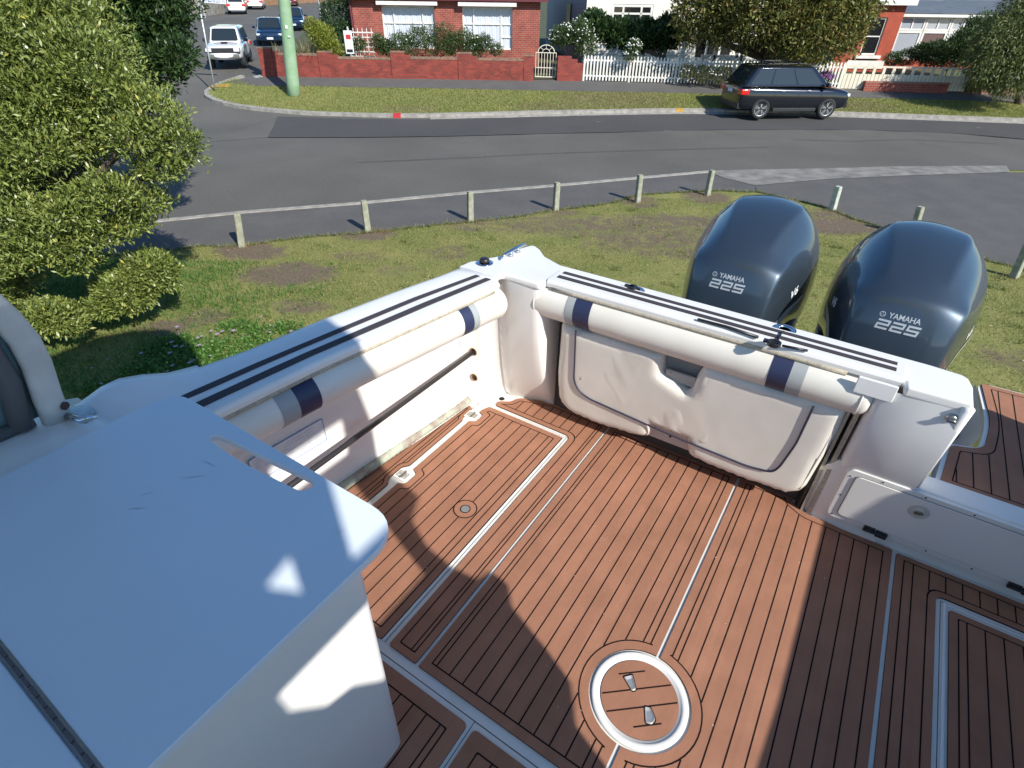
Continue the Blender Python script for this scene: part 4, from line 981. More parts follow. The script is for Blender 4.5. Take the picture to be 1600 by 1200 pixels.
mb = MB(); mb.tube([bp(104, 650, .862), bp(128, 656, .868), bp(153, 651, .862)], [.010, .011, .003], 10); mb.build('chrome_rail_end', M_['steel'], cbn, smooth=True)
mb = MB(); mb.add([(-.365, -1.63, .87), (-.365, -3.2, .90), (-.30, -3.2, 1.9), (-.30, -1.80, 1.9), (-.355, -1.615, 1.15)], [(0, 1, 2, 3, 4)]); mb.build('side_window', M_['paneglass'], cbn)
mb = MB()
mb.tube([(-.352, -1.69, .868), (-.352, -1.66, 1.0), (-.352, -1.66, 1.12), (-.352, -1.70, 1.25), (-.31, -1.86, 1.9)], .026, 10); mb.tube([(-.352, -1.66, .875), (-.352, -3.2, .905)], .018, 8)
mb.build('window_seal', mat('perished_grey_seal', (.10, .10, .10), .8), cbn, smooth=True)
# unseen opposite wheelhouse side; outline and holes shaped for cockpit shade and sun patches
ypoly = [(-3.3, .80), (-1.42, .80), (-1.40, 1.03), (-1.385, 1.20), (-1.30, 1.26), (-1.285, 1.36), (-1.275, 1.50), (-1.225, 1.55), (-1.235, 1.60), (-1.30, 1.62), (-1.35, 1.72), (-1.375, 1.84), (-1.35, 1.95), (-1.25, 2.0), (-1.28, 2.15), (-1.29, 2.5), (-1.33, 2.70), (-1.365, 2.81), (-1.375, 3.02), (-1.395, 3.21), (-1.305, 3.528), (-3.3, 3.528)]
h1 = [(-1.45, 1.76), (-1.44, 2.24), (-2.09, 2.24), (-2.08, 2.15), (-2.0, 2.03), (-1.93, 2.0), (-1.84, 1.88), (-1.7, 1.76)]
h2 = [(-1.43, 2.39), (-1.87, 2.39), (-1.79, 2.60), (-1.43, 2.60)]
h3 = [(-1.97, 2.41), (-2.04, 2.48), (-1.95, 2.50)]
sft = lambda P: [(y-.275, z+(.07 if z > 1 else 0)) for y, z in P]
ypoly, h1, h2, h3 = [sft(P) for P in (ypoly, h1, h2, h3)]
V, Fc = tri_poly(ypoly, [h1, h2, h3]); mb = MB()
for X_ in (2.745, 2.775): mb.add([(X_, y, z) for y, z in V], Fc)
for lp_ in (ypoly, h1, h2, h3):
    k = len(lp_); mb.add([(2.745, y, z) for y, z in lp_]+[(2.775, y, z) for y, z in lp_], [(i, (i+1) % k, k+(i+1) % k, k+i) for i in range(k)])
mb.build('cabin_shade_panel', M_['gel'], cbn)
rf = [(2.74, -3.5), (2.76, -1.57), (2.21, -1.36), (1.51, -1.10), (.86, -1.04), (.45, -1.35), (.22, -1.75), (.23, -2.29), (.23, -3.5)]
MB().prism(rf, 3.6, 3.66).build('shade_hardtop', M_['gel'], cbn, bevel=.012)  # unseen roof, outline and height set to cast shade and let sky in
# --- boarding platform outside the transom
platb = [(1.938, .226), (1.972, .505), (2.085, .545), (2.118, .78), (2.092, 1.118), (3.0, 1.15), (3.0, .226)]; platr = [.006, .02, .06, .10, .006, .006, .006]
plat = rpoly(platb, platr, 6)
mb = MB(); mb.prism(rpoly(inset(platb, -.016), [r+.012 for r in platr], 6), .25, .348); mb.build('boarding_platform', M_['gel'], boat, bevel=.006)
teak(platb, rad=platr, border=.032, lines=[1.99, 2.045, 2.10, 2.155, 2.21, 2.265, 2.32, 2.375], z=.3482, th=.006)
MB().box(2.66, 2.95, -.16, .64, .2, 1.0).build('aft_shade_block', M_['gel'], boat, bevel=.03)  # unseen block added to shade the boarding platform and locker
mb = MB(); mb.loft([[(2.095, .76, .335), (2.078, 1.13, .335)], [(2.05, .76, .24), (2.03, 1.12, .24)], [(1.96, .75, .15), (1.94, 1.10, .15)], [(1.70, .74, .08), (1.70, 1.07, .08)], [(1.70, .74, -.6), (1.70, 1.05, -.6)]])
mb.loft([[(1.955, .50, .33), (2.04, .555, .33), (2.082, .66, .33), (2.095, .76, .335)], [(1.93, .53, .24), (2.0, .58, .24), (2.04, .67, .24), (2.05, .76, .24)], [(1.88, .56, .15), (1.92, .62, .15), (1.95, .69, .15), (1.96, .75, .15)], [(1.70, .56, .08), (1.70, .62, .08), (1.70, .69, .08), (1.70, .74, .08)]])
mb.loft([[(1.70, .27, .08), (1.95, .27, .10), (1.95, .52, .26)], [(1.70, .57, .08), (1.88, .56, .15), (1.93, .53, .24)]])
mb.build('platform_side', M_['gel'], boat, smooth=True)
q0 = bp(1522, 678, .22); 
e = empty('fuel_vent', (2.012, .80, .205), 0, boat); nrm = Vector((-.74, -.03, .66)).normalized()
MB().lathe((0, 0, 0), [(.052, .0), (.052, .006), (.040, .010), (.030, .006), (.028, -.004)], 28, axis=nrm).build('vent_rim', mat('grey_green_rubber', (.12, .16, .15), .5), e, smooth=True)
MB().lathe(nrm*.002, [(.030, 0), (0, .0)], 24, axis=nrm).build('vent_void', M_['dark'], e)
# splashwell floor / bracket between transom and engines
MB().box(.55, 2.2, .25, .50, -.9, -.25).build('engine_bracket', M_['gel'], boat, bevel=.02)
# hull bottom
mb = MB(); mb.loft([[(-.02, y, -1.2), (1.35, y, -1.95 if y > -3 else -1.9), (2.72, y, -1.2)] for y in (-4.5, -2, .2)]); mb.build('hull_bottom', M_['gel'], boat)
# boat pole lying through the rod post (separate thing)
bpole = MB().tube([(-.098+.0, -2.2, .335), (-.098, .03, .335)], .0125, 16).build('boat_pole', mat('black_pole', (.03, .028, .03), .35, bump=.1, bscale=50), None, smooth=True)
bpole.matrix_world = bmi; tag(bpole, 'long thin black pole along the white side wall, its end in a round hole', 'pole')
# ================================================================== OUTBOARDS
def text_mesh(body, size, align='CENTER', extr=0):
    cu = bpy.data.curves.new('t', 'FONT'); cu.body = body; cu.size = size; cu.align_x = align; cu.align_y = 'CENTER'; cu.extrude = extr; cu.resolution_u = 6; cu.offset = size*.018
    o = bpy.data.objects.new('t', cu); COL.objects.link(o); dg = bpy.context.evaluated_depsgraph_get(); dg.update()
    me = bpy.data.meshes.new_from_object(o.evaluated_get(dg)); bpy.data.objects.remove(o); bpy.data.curves.remove(cu)
    bm = bmesh.new(); bm.from_mesh(me); bmesh.ops.triangulate(bm, faces=bm.faces); bmesh.ops.subdivide_edges(bm, edges=[e for e in bm.edges if e.calc_length() > size*.25], cuts=2, use_grid_fill=False)
    bmesh.ops.triangulate(bm, faces=bm.faces)
    vs = [v.co.copy() for v in bm.verts]; fs = [[v.index for v in f.verts] for f in bm.faces]; bm.free(); bpy.data.meshes.remove(me); return vs, fs
ROWS = [
 [(0, .03, .18), (.10, .03, .18), (.165, .05, .18), (.215, .16, .18), (.215, .32, .18), (.19, .50, .18)],
 [(0, .03, .48), (.115, .032, .48), (.178, .045, .48), (.228, .15, .44), (.238, .34, .36), (.225, .50, .34)],
 [(0, .085, .76), (.125, .088, .758), (.190, .105, .742), (.250, .21, .64), (.266, .38, .46), (.262, .50, .40)],
 [(0, .125, .832), (.12, .13, .828), (.203, .152, .800), (.266, .28, .70), (.290, .41, .52), (.285, .52, .42)],
 [(0, .19, .872), (.115, .195, .866), (.214, .225, .825), (.284, .36, .73), (.310, .46, .55), (.302, .54, .44)],
 [(0, .36, .940), (.120, .365, .930), (.226, .40, .868), (.298, .48, .765), (.322, .52, .58), (.312, .57, .45)],
 [(0, .56, .988), (.160, .56, .972), (.238, .56, .895), (.306, .58, .790), (.326, .60, .60), (.314, .62, .45)],
 [(0, .73, .992), (.150, .715, .972), (.232, .70, .900), (.300, .68, .775), (.318, .68, .60), (.306, .68, .45)],
 [(0, .86, .938), (.125, .84, .920), (.205, .81, .850), (.268, .77, .735), (.290, .75, .58), (.280, .74, .45)],
 [(0, .945, .83), (.11, .93, .815), (.18, .885, .755), (.235, .84, .67), (.25, .82, .54), (.248, .80, .44)],
 [(0, .96, .64), (.12, .945, .62), (.18, .905, .60), (.215, .87, .55), (.225, .85, .49), (.22, .82, .43)],
 [(0, .93, .42), (.11, .92, .42), (.17, .89, .42), (.20, .86, .42), (.205, .83, .42), (.20, .80, .42)]]
def outboard(x, lab):
    e = empty('outboard_motor', (x, .455, .055)); e.parent = None
    tag(e, lab, 'outboard motor', 'pair of grey blue outboard motors on the transom')
    mb = MB(); secs = []
    for r0 in ROWS:
        r = [(p[0]*.955, p[1]*(1.0 if p[1] > .2 else 1.0), p[2]) for p in r0]
        secs.append([(-p[0], p[1], p[2]) for p in r[::-1]][:-1]+[(p[0], p[1], p[2]) for p in r])
    mb.loft(secs)
    cw = mb.build('cowl', M_['cowl'], e, subsurf=3)
    bm = bmesh.new(); bm.from_mesh(cw.data)
    cl = bm.edges.layers.float.get('crease_edge') or bm.edges.layers.float.new('crease_edge')
    # crease along the shoulder ridge and round the top of the front face
    def key(p): return (round(p[0], 3), round(p[1], 3), round(p[2], 3))
    RW = [[(p[0]*.955, p[1], p[2]) for p in r0] for r0 in ROWS]
    idx = {key(v.co): v for v in bm.verts}
    def cr(a, b, val):
        va = idx.get(key(a)); vb = idx.get(key(b))
        if va and vb:
            ed = bm.edges.get((va, vb))
            if ed: ed[cl] = val
    for sg in (1, -1):
        for i in range(len(RW)-3):
            a = RW[i][2]; b_ = RW[i+1][2]; cr((a[0]*sg, a[1], a[2]), (b_[0]*sg, b_[1], b_[2]), .5 if i < 4 else .12)
        for i in range(4, 7):
            a = RW[i][1]; b_ = RW[i+1][1]; cr((a[0]*sg, a[1], a[2]), (b_[0]*sg, b_[1], b_[2]), .65)
        a, b_, c_ = RW[3][0], RW[3][1], RW[3][2]; cr((0, a[1], a[2]), (b_[0]*sg, b_[1], b_[2]), .35); cr((b_[0]*sg, b_[1], b_[2]), (c_[0]*sg, c_[1], c_[2]), .35)
    bm.to_mesh(cw.data); bm.free()
    dg = bpy.context.evaluated_depsgraph_get(); dg.update(); ev = cw.evaluated_get(dg); me = ev.to_mesh(); bm = bmesh.new(); bm.from_mesh(me); bvh = BVHTree.FromBMesh(bm); ev.to_mesh_clear(); bm.free()
    def decal(name, vs, fs, org, ux, uz, dirv, m, off=.0018, par=cw):
        out = []; dirv = Vector(dirv).normalized()
        for v in vs:
            p = Vector(org)+Vector(ux)*v.x+Vector(uz)*v.y; h_, nn_, _, _ = bvh.ray_cast(p-dirv*.4, dirv)
            out.append((h_-dirv*off) if h_ else p)
        return MB().add(out, fs).build(name, m, par)
    fd = (0, 1, -.12)
    vs, fs = text_mesh('YAMAHA', .031); vs = [Vector((v.x*.86+.013, v.y, 0)) for v in vs]; decal('brand_lettering', vs, fs, (-.01, 0, .772), (1, 0, 0), (0, 0, 1), fd, M_['silver'])
    v_, f_ = ring_line((0, 0), .0095, 0, n=24, w_=.0022); decal('round_emblem', [Vector((a, b_, 0)) for a, b_, _ in v_], f_, (-.074, 0, .772), (1, 0, 0), (0, 0, 1), fd, M_['silver'])
    mbx = []; fx = []
    for k in range(3):
        a = R_(90+120*k); mbx += [Vector((math.cos(a)*.0075+math.sin(a)*.0015, math.sin(a)*.0075-math.cos(a)*.0015, 0)), Vector((math.cos(a)*.0075-math.sin(a)*.0015, math.sin(a)*.0075+math.cos(a)*.0015, 0)), Vector((0, 0, 0))]; fx.append((3*k, 3*k+1, 3*k+2))
    decal('emblem_forks', mbx, fx, (-.074, 0, .772), (1, 0, 0), (0, 0, 1), fd, M_['silver'])
    # wide block digits 2 2 5
    def digit(n, w_, h_, t, sk):
        q = {'2': [(0, 1, 1, 1-t), (1-t*.8, 1, 1, .5-t/2), (0, .5+t/2, 1, .5-t/2), (0, .5+t/2, t*.8, 0), (0, t, 1, 0)], '5': [(0, 1, 1, 1-t), (0, 1, t*.8, .5-t/2), (0, .5+t/2, 1, .5-t/2), (1-t*.8, .5+t/2, 1, 0), (0, t, 1, 0)]}[n]
        vs = []; fs = []
        for i, (x0, y1, x1, y0) in enumerate(q):
            o = len(vs); N = 4
            for j in range(N+1):
                for yy in (y0, y1):
                    xx = x0+(x1-x0)*j/N; c_ = 0
                    vs.append(Vector((xx*w_+yy*h_*sk, yy*h_, -i*1e-4)))
            for j in range(N): fs.append((o+2*j, o+2*j+2, o+2*j+3, o+2*j+1))
        return vs, fs
    av = []; af = []
    for i, n_ in enumerate('225'):
        vs, fs = digit(n_, .044, .040, .20, .18); o = len(av); av += [v+Vector((-.086+i*.052, -.020, 0)) for v in vs]; af += [tuple(j+o for j in f) for f in fs]
    decal('power_number', av, af, (0, 0, .733), (1, 0, 0), (0, 0, 1), fd, M_['silver'])
    # side lettering and swoosh stripes
    for sg in (1, -1):
        vs, fs = text_mesh('V6', .06)
        decal('side_lettering', vs, fs, (0, .30, .675), (0, sg, .25), (0, -.0, 1), (-sg, 0, 0), M_['signw'])
        for nm, pts in (('side_stripe', [(.07, .46), (.15, .53), (.27, .595), (.42, .63), (.42, .615), (.30, .545), (.19, .475), (.10, .40)]), ):
            vs = []; fs = []; N = len(pts)//2
            for i in range(N): vs += [Vector((pts[i][0], pts[i][1], 0)), Vector((pts[-1-i][0], pts[-1-i][1], 0))]
            # subdivide
            vv = []; 
            for i in range(N-1):
                for k in range(6):
                    t = k/6; vv += [vs[2*i].lerp(vs[2*i+2], t), vs[2*i+1].lerp(vs[2*i+3], t)]
            vv += vs[-2:]; ff = [(2*i, 2*i+2, 2*i+3, 2*i+1) for i in range(len(vv)//2-1)]
            decal(nm, vv, ff, (0, 0, 0), (0, 1, 0), (0, 0, 1), (-sg, .0, 0), M_['silver'])
    # lower dark pan
    mb = MB(); secs = []
    for z, k in ((.46, 1.0), (.30, .985), (.15, .90), (.0, .78), (-.15, .62)):
        ring = [(.0, .02), (.15, .035), (.215, .16), (.26, .36), (.30, .56), (.29, .70), (.24, .82), (.15, .90), (0, .93)]
        full = [(-a, b_) for a, b_ in ring[::-1]][:-1]+ring[:-1]
        secs.append([(a*k*.975, .45+(b_-.45)*k*.97, z) for a, b_ in full])
    mb.loft(secs, closed=True, capends=True); mb.build('lower_pan', M_['cowldark'], e, smooth=True)
    mb = MB(); mb.loft([[(sx*wd, .36+d0*sy, z) for sx, sy in ((-1, -.4), (-.5, -1), (.5, -1), (1, -.4), (1, .5), (.4, 1.2), (-.4, 1.2), (-1, .5))] for z, wd, d0 in ((-.12, .13, .25), (-.5, .09, .2), (-1.0, .06, .16), (-1.25, .04, .14))], closed=True, capends=True); mb.build('leg', M_['cowl'], e, smooth=True)
    mb = MB(); mb.tube([(0, .02, -1.22), (0, .12, -1.22), (0, .5, -1.22), (0, .66, -1.22)], [.01, .07, .075, .045], 16); mb.build('gearcase', M_['cowl'], e, smooth=True)
    mb = MB()
    for k in range(3):
        a = R_(120*k); u = Vector((math.cos(a), 0, math.sin(a))); v = Vector((-math.sin(a), 0, math.cos(a)))
        c_ = Vector((0, .62, -1.22)); mb.add([c_+u*.04-v*.03, c_+u*.12-v*.07+Vector((0, .05, 0)), c_+u*.19+Vector((0, .03, 0)), c_+u*.15+v*.07-Vector((0, .03, 0)), c_+u*.04+v*.03-Vector((0, .04, 0))], [(0, 1, 2, 3, 4)])
    mb.build('propeller', M_['steel'], e)
    mb = MB(); mb.box(-.12, .12, -.06, .10, -.35, .10); mb.box(-.09, .09, .06, .3, -.2, .02); mb.build('mount_bracket', M_['cowldark'], e, bevel=.02)
    e.matrix_world = bmi @ Matrix.Translation((x, .455, .055)) 
    return e
outboard(.955, 'left outboard motor with grey blue cowl marked 225, pale bollard to its right')
outboard(1.632, 'right outboard motor with grey blue cowl marked 225, nearest the boarding platform')
#@@REST@@
# ================================================================== BUILDINGS, WALLS AND FENCES ACROSS THE STREET
M_['brick'] = brick_mat('garden_wall_brick', (.30, .050, .035), (.19, .035, .028), (.17, .085, .06), ms=.007)
M_['brickh'] = brick_mat('house_brick', (.34, .075, .05), (.25, .055, .04), (.34, .20, .16), ms=.009)
M_['brickr'] = mat('red_painted_brick', (.40, .075, .035), .8, col2=(.32, .06, .03), scale=3, bump=.2, bscale=50)
M_['boardw'] = board_mat('cream_weatherboard', (.74, .72, .62))
M_['boardshade'] = board_mat('shaded_weatherboard', (.15, .18, .22), .2, .75)  # shaded side of the cream house, shade painted into the board colour
M_['wpaint'] = mat('white_paint', (.76, .75, .70), .5, col2=(.68, .66, .60), scale=4)
M_['cream'] = mat('cream_paint', (.72, .68, .54), .55, col2=(.66, .61, .48), scale=3)
M_['cap'] = mat('weathered_brick_cap', (.30, .16, .10), .9, col2=(.16, .12, .09), scale=9, contrast=(.4, .6))
M_['roofg'] = mat('grey_iron_roof', (.10, .115, .13), .5, col2=(.13, .145, .155), scale=3)
M_['curtain'] = mat('net_curtain', (.80, .82, .84), .9)
M_['window'] = mat('house_window_glass', (.35, .38, .42), .08, coat=.5)
M_['windark'] = mat('dark_window_glass', (.015, .016, .018), .06, coat=.5)
M_['maroon'] = mat('maroon_trim', (.12, .02, .03), .6)
M_['fencet'] = mat('weathered_paling', (.26, .235, .20), .9, col2=(.17, .15, .13), scale=5, bump=.3, bscale=40)
M_['pinkbrick'] = mat('worn_pink_brick', (.38, .20, .15), .9, col2=(.27, .13, .10), scale=9, bump=.4, bscale=30)
Zv = Vector((0, 0, 1))
def wallbox(mb, A, B, z0, z1, th, mi=0, n=None):
    """upright slab from A to B (front face on AB, thickness away from the camera), uv in metres"""
    A = Vector((A[0], A[1], 0)); B = Vector((B[0], B[1], 0)); d = (B-A); L = d.length; d.normalize(); nn = n or Vector((-d.y, d.x, 0))
    if not n and nn.y < 0: nn = -nn
    p = [A+Zv*z0, B+Zv*z0, B+Zv*z1, A+Zv*z1]; q = [v+nn*th for v in p]; vs = p+q
    u0 = A.x*d.x+A.y*d.y
    f = [(0, 1, 2, 3), (5, 4, 7, 6), (3, 2, 6, 7), (4, 5, 1, 0), (4, 0, 3, 7), (1, 5, 6, 2)]
    uv = [[(u0, z0), (u0+L, z0), (u0+L, z1), (u0, z1)], [(u0+L, z0), (u0, z0), (u0, z1), (u0+L, z1)], [(u0, 0), (u0+L, 0), (u0+L, th), (u0, th)], [(u0, 0), (u0+L, 0), (u0+L, th), (u0, th)], [(0, z0), (th, z0), (th, z1), (0, z1)], [(0, z0), (th, z0), (th, z1), (0, z1)]]
    mb.add(vs, f, mi, uv)
def facade(mb, A, B, z0, z1, th, holes, mi=0):
    """wall AB with rectangular holes [(s0,s1,h0,h1)] measured along AB / in z"""
    A = Vector((A[0], A[1])); B = Vector((B[0], B[1])); L = (B-A).length; d = (B-A)/L
    ss = sorted({0, L, *[h[0] for h in holes], *[h[1] for h in holes]}); zs = sorted({z0, z1, *[h[2] for h in holes], *[h[3] for h in holes]})
    for i in range(len(ss)-1):
        run = None
        for j in range(len(zs)-1):
            sm_, zm = (ss[i]+ss[i+1])/2, (zs[j]+zs[j+1])/2
            if any(h[0] < sm_ < h[1] and h[2] < zm < h[3] for h in holes): continue
            wallbox(mb, A+d*ss[i], A+d*ss[i+1], zs[j], zs[j+1], th, mi)
def window(par, A, B, s0, s1, h0, h1, glass, rec=.10, fr=.05, cols=(), rows=(), frm=None, pane_back=None):
    A = Vector((A[0], A[1], 0)); B = Vector((B[0], B[1], 0)); d = (B-A).normalized(); nn = Vector((-d.y, d.x, 0)); nn = nn if nn.y > 0 else -nn
    frm = frm or M_['wpaint']; o = A+nn*rec
    def rect(mb, a, b, c, e, t=.05): mb.obox(o+d*(a+b)/2+Zv*(c+e)/2+nn*t/2, d*(b-a)/2, nn*t/2, Zv*(e-c)/2)
    mb = MB(); rect(mb, s0, s0+fr, h0, h1); rect(mb, s1-fr, s1, h0, h1); rect(mb, s0+fr, s1-fr, h0, h0+fr); rect(mb, s0+fr, s1-fr, h1-fr, h1)
    for c in cols: x = s0+(s1-s0)*c; rect(mb, x-fr*.4, x+fr*.4, h0+fr, h1-fr, .04)
    for r, c0, c1 in rows: z = h0+(h1-h0)*r; rect(mb, s0+(s1-s0)*c0+fr*.5, s0+(s1-s0)*c1-fr*.5, z-fr*.35, z+fr*.35, .045)
    f = mb.build('window', frm, par)
    mb = MB(); o2 = o+nn*.035; mb.add([o2+d*(s0+.01)+Zv*(h0+.01), o2+d*(s1-.01)+Zv*(h0+.01), o2+d*(s1-.01)+Zv*(h1-.01), o2+d*(s0+.01)+Zv*(h1-.01)], [(0, 1, 2, 3)])
    mb.build('pane', glass, f)
    if pane_back:
        mb = MB(); secs = []; N = int((s1-s0)/.035)
        for i in range(N+1):
            s = s0+(s1-s0)*i/N; off = .055+.014*math.sin(i*1.9)+.008*math.sin(i*.7); secs.append([o+nn*off+d*s+Zv*h0, o+nn*off+d*s+Zv*h1])
        mb.loft(secs); mb.build('curtain', pane_back, f, smooth=True)
    return f
def clear_glass(name, tint=(.75, .8, .85), mixf=.25):
    m = bpy.data.materials.new(name); m.use_nodes = True; n = m.node_tree; b = n.nodes['Principled BSDF']; b.inputs['Base Color'].default_value = (.03, .04, .05, 1); b.inputs['Roughness'].default_value = .05
    t = n.nodes.new('ShaderNodeBsdfTransparent'); t.inputs[0].default_value = (*tint, 1); mx = n.nodes.new('ShaderNodeMixShader'); mx.inputs[0].default_value = mixf
    n.links.new(t.outputs[0], mx.inputs[1]); n.links.new(b.outputs[0], mx.inputs[2]); n.links.new(mx.outputs[0], n.nodes['Material Output'].inputs[0]); return m
M_['clear'] = clear_glass('clear_pane', (.95, .97, 1), .12)
# --- brick garden wall with stepped piers
A0 = Vector((*wlw[0], 0)); A3 = Vector((*gp2(833, 131), 0)); dW = (A3-A0).normalized(); nW = Vector((-dW.y, dW.x, 0))
def on_wall(px, py=128): p = onplane(px, py, A0, A3); return (p-A0).dot(dW)
def zat(px, py): return onplane(px, py, A0, A3).z
gw = empty('garden_wall', A0); tag(gw, 'red brick garden wall with stepped piers along the footpath', 'wall')
def wz(s): p = A0+dW*s; return T(p.x, p.y)+.10
def wseg(name, s0, s1, h, th, par, mi, off=0.0):
    mb = MB(); p = dW*s0-nW*off; q = dW*s1-nW*off; wallbox(mb, p, q, min(wz(s0), wz(s1))-.1, (wz(s0)+wz(s1))/2+h, th, n=nW); return mb.build(name, mi, par)
piers = [412, 503, 614, 717, 818]; Lw = (A3-A0).length
Hp = [zat(420, 76)-wz(on_wall(420)), zat(512, 82)-wz(on_wall(512)), zat(622, 82)-wz(on_wall(622)), zat(724, 84)-wz(on_wall(724)), zat(826, 88)-wz(on_wall(826))]
Hp = [max(.8, h) for h in Hp]
for i, px in enumerate(piers):
    s0 = on_wall(px) if i else 0.0
    pw = .62 if i not in (0, 4) else .6
    s1 = min(s0+pw, Lw)
    if i == 4: s1 = Lw
    pr = wseg('pier', s0, s1, Hp[i], .30, gw, M_['brick'], .03)
    mb = MB(); p = dW*(s0-.015)-nW*.045; q = dW*(s1+.015)-nW*.045; wallbox(mb, p, q, (wz(s0)+wz(s1))/2+Hp[i], (wz(s0)+wz(s1))/2+Hp[i]+.05, .33, n=nW); mb.build('pier_cap', M_['cap'], pr)
    if i < 4:
        e_ = on_wall(piers[i+1]); hh = Hp[i]-.25
        wseg('step', s1+.001, s1+.28, Hp[i]-.10, .24, gw, M_['brick'])
        pn = wseg('panel', s1+.281, e_-.012, hh, .24, gw, M_['brick'])
        n_ = 5; mb = MB(); a = s1+.281; b_ = e_-.012
        wallbox(mb, dW*a-nW*.012, dW*b_-nW*.012, (wz(a)+wz(b_))/2+hh, (wz(a)+wz(b_))/2+hh+.09, .265, n=nW); mb.build('coping', M_['cap'], pn)
# gate
g0 = gp(835, 127); g1 = gp(868, 128); gd = (g1-g0); gL = gd.length; gd.normalize()
gate = empty('garden_gate', (g0.x, g0.y, T(g0.x, g0.y)+.12)); tag(gate, 'cream wrought iron garden gate with arched top between brick piers', 'gate')
mb = MB(); hG = 1.05
for s in np.linspace(.03, gL-.03, 8): mb.tube([gd*s+Zv*.05, gd*s+Zv*hG], .014, 6)
mb.build('bars', M_['cream'], gate)
mb = MB(); mb.bar(gd*.02+Zv*.08, gd*(gL-.02)+Zv*.08, .04, .04); mb.bar(gd*.02+Zv*.45, gd*(gL-.02)+Zv*.45, .02, .03); mb.bar(gd*.02+Zv*hG, gd*(gL-.02)+Zv*hG, .02, .03)
mb.build('rails', M_['cream'], gate)
mb = MB(); c = gd*gL*.5+Zv*hG; R0 = gL*.38
mb.tube([c+gd*math.cos(a)*R0+Zv*math.sin(a)*R0*.8 for a in np.linspace(0, math.pi, 18)], .02, 6); mb.tube([c+gd*math.cos(a)*R0*.45+Zv*(math.sin(a)*R0*.4) for a in np.linspace(0, math.pi, 12)], .014, 6)
for a in (45, 90, 135): mb.bar(c+(gd*math.cos(R_(a))+Zv*math.sin(R_(a))*.8)*R0*.42, c+(gd*math.cos(R_(a))+Zv*math.sin(R_(a))*.8)*R0, .018)
mb.build('arch', M_['cream'], gate)
# right wall stub
B0 = gp(870, 131); B1 = gp(909, 131); B0.z = B1.z = 0; dB = (B1-B0).normalized(); nB = Vector((-dB.y, dB.x, 0)); zb = T(B0.x, B0.y)+.10
rw = empty('garden_wall', (B0.x, B0.y, zb)); tag(rw, 'short brick wall piece between the iron gate and the white picket fence', 'wall')
hS = onplane(880, 88, B0, B1).z-zb; LB = (B1-B0).length
mb = MB(); wallbox(mb, Vector((0, 0, 0)), dB*.62, -.1, hS, .30, n=nB); mb.build('pier', M_['brick'], rw)
mb = MB(); wallbox(mb, dB*.621, dB*.9, -.1, hS-.12, .26, n=nB); mb.build('step', M_['brick'], rw)
mb = MB(); wallbox(mb, dB*.901, dB*LB, -.1, hS-.27, .24, n=nB); mb.build('panel', M_['brick'], rw)
# picket fences
def pickets(name, pa, pb, px_h, lab, pitch=.145, wdt=.075, post_every=14, hh=None, grp=None):
    a = gp(*pa); b_ = gp(*pb); a.z = b_.z = 0; d = (b_-a); L = d.length; d.normalize(); nn = Vector((-d.y, d.x, 0))
    z0 = lambda s: T((a+d*s).x, (a+d*s).y)+.12
    e = empty(name, (a.x, a.y, 0)); tag(e, lab, 'fence', grp); h = hh
    n = int(L/pitch)
    for i in range(n+1):
        s = i*pitch; z = z0(s); x = d*s; hw = wdt/2; zj = random.uniform(-.012, .012)
        if i % post_every == 0:
            MB().obox(x+Zv*(z+h*.5)+nn*.05, d*.045, nn*.045, Zv*(h*.52)).build('post', M_['wpaint'], e)
        mb = MB(); P = [(-hw, z+.04), (hw, z+.04), (hw, z+h-.06+zj), (hw*.4, z+h+zj), (-hw*.4, z+h+zj), (-hw, z+h-.06+zj)]
        f = [x+d*u+Zv*v for u, v in P]; g = [q+nn*.02 for q in f]; k = 6
        mb.add(f+g, [tuple(range(k)), tuple(range(2*k-1, k-1, -1))]+[(j, (j+1) % k, k+(j+1) % k, k+j) for j in range(k)])
        mb.build('picket', M_['wpaint'], e)
    for t in (.18, .78):
        mb = MB(); mb.loft([[d*s+Zv*(z0(s)+h*t)+nn*.021, d*s+Zv*(z0(s)+h*t+.07)+nn*.021, d*s+Zv*(z0(s)+h*t+.07)+nn*.05, d*s+Zv*(z0(s)+h*t)+nn*.05] for s in np.linspace(0, L, 8)], closed=True, capends=True); mb.build('rail', M_['wpaint'], e)
    return e
pa, pb = (911, 131), (1138, 138)
a = gp(*pa); b_ = gp(*pb); hF = onplane(914, 86, a, b_).z-T(a.x, a.y)-.12
pickets('picket_fence', pa, pb, None, 'white picket fence between the short brick wall and the big tree', hh=hF, pitch=.15)
pickets('picket_fence', (1141, 138), (1308, 144), None, 'white picket fence section behind the dark parked car', hh=hF*1.02, pitch=.15)
# cream fence with square openings along its top
a = gp(1308, 143); b_ = gp(1502, 151); a.z = b_.z = 0; d = (b_-a); L = d.length; d.normalize(); nn = Vector((-d.y, d.x, 0)); z0 = T(a.x, a.y)+.1
hC = onplane(1320, 102, a, b_).z-z0
e = empty('slatted_gate_fence', (a.x, a.y, z0)); tag(e, 'cream boarded fence with a row of square openings along its top', 'fence')
mb = MB(); wallbox(mb, Vector((0, 0, 0)), d*L, .03, hC*.66, .03, n=nn); mb.build('boards', M_['cream'], e)
for i in range(int(L/.17)): MB().obox(d*(i*.17+.08)+Zv*(hC*.345)-nn*.004, d*.006, nn*.0035, Zv*hC*.31).build('board_joint', M_['fencet'], e) if i < 60 else None
mb = MB(); wallbox(mb, Vector((0, 0, 0)), d*L, hC*.93, hC, .06, n=nn); mb.build('top_rail', M_['cream'], e)
for i in range(int(L/.42)+1):
    MB().obox(d*(i*.42+.07)+Zv*(hC*.795)+nn*.03, d*.06, nn*.025, Zv*hC*.134).build('upright', M_['cream'], e)
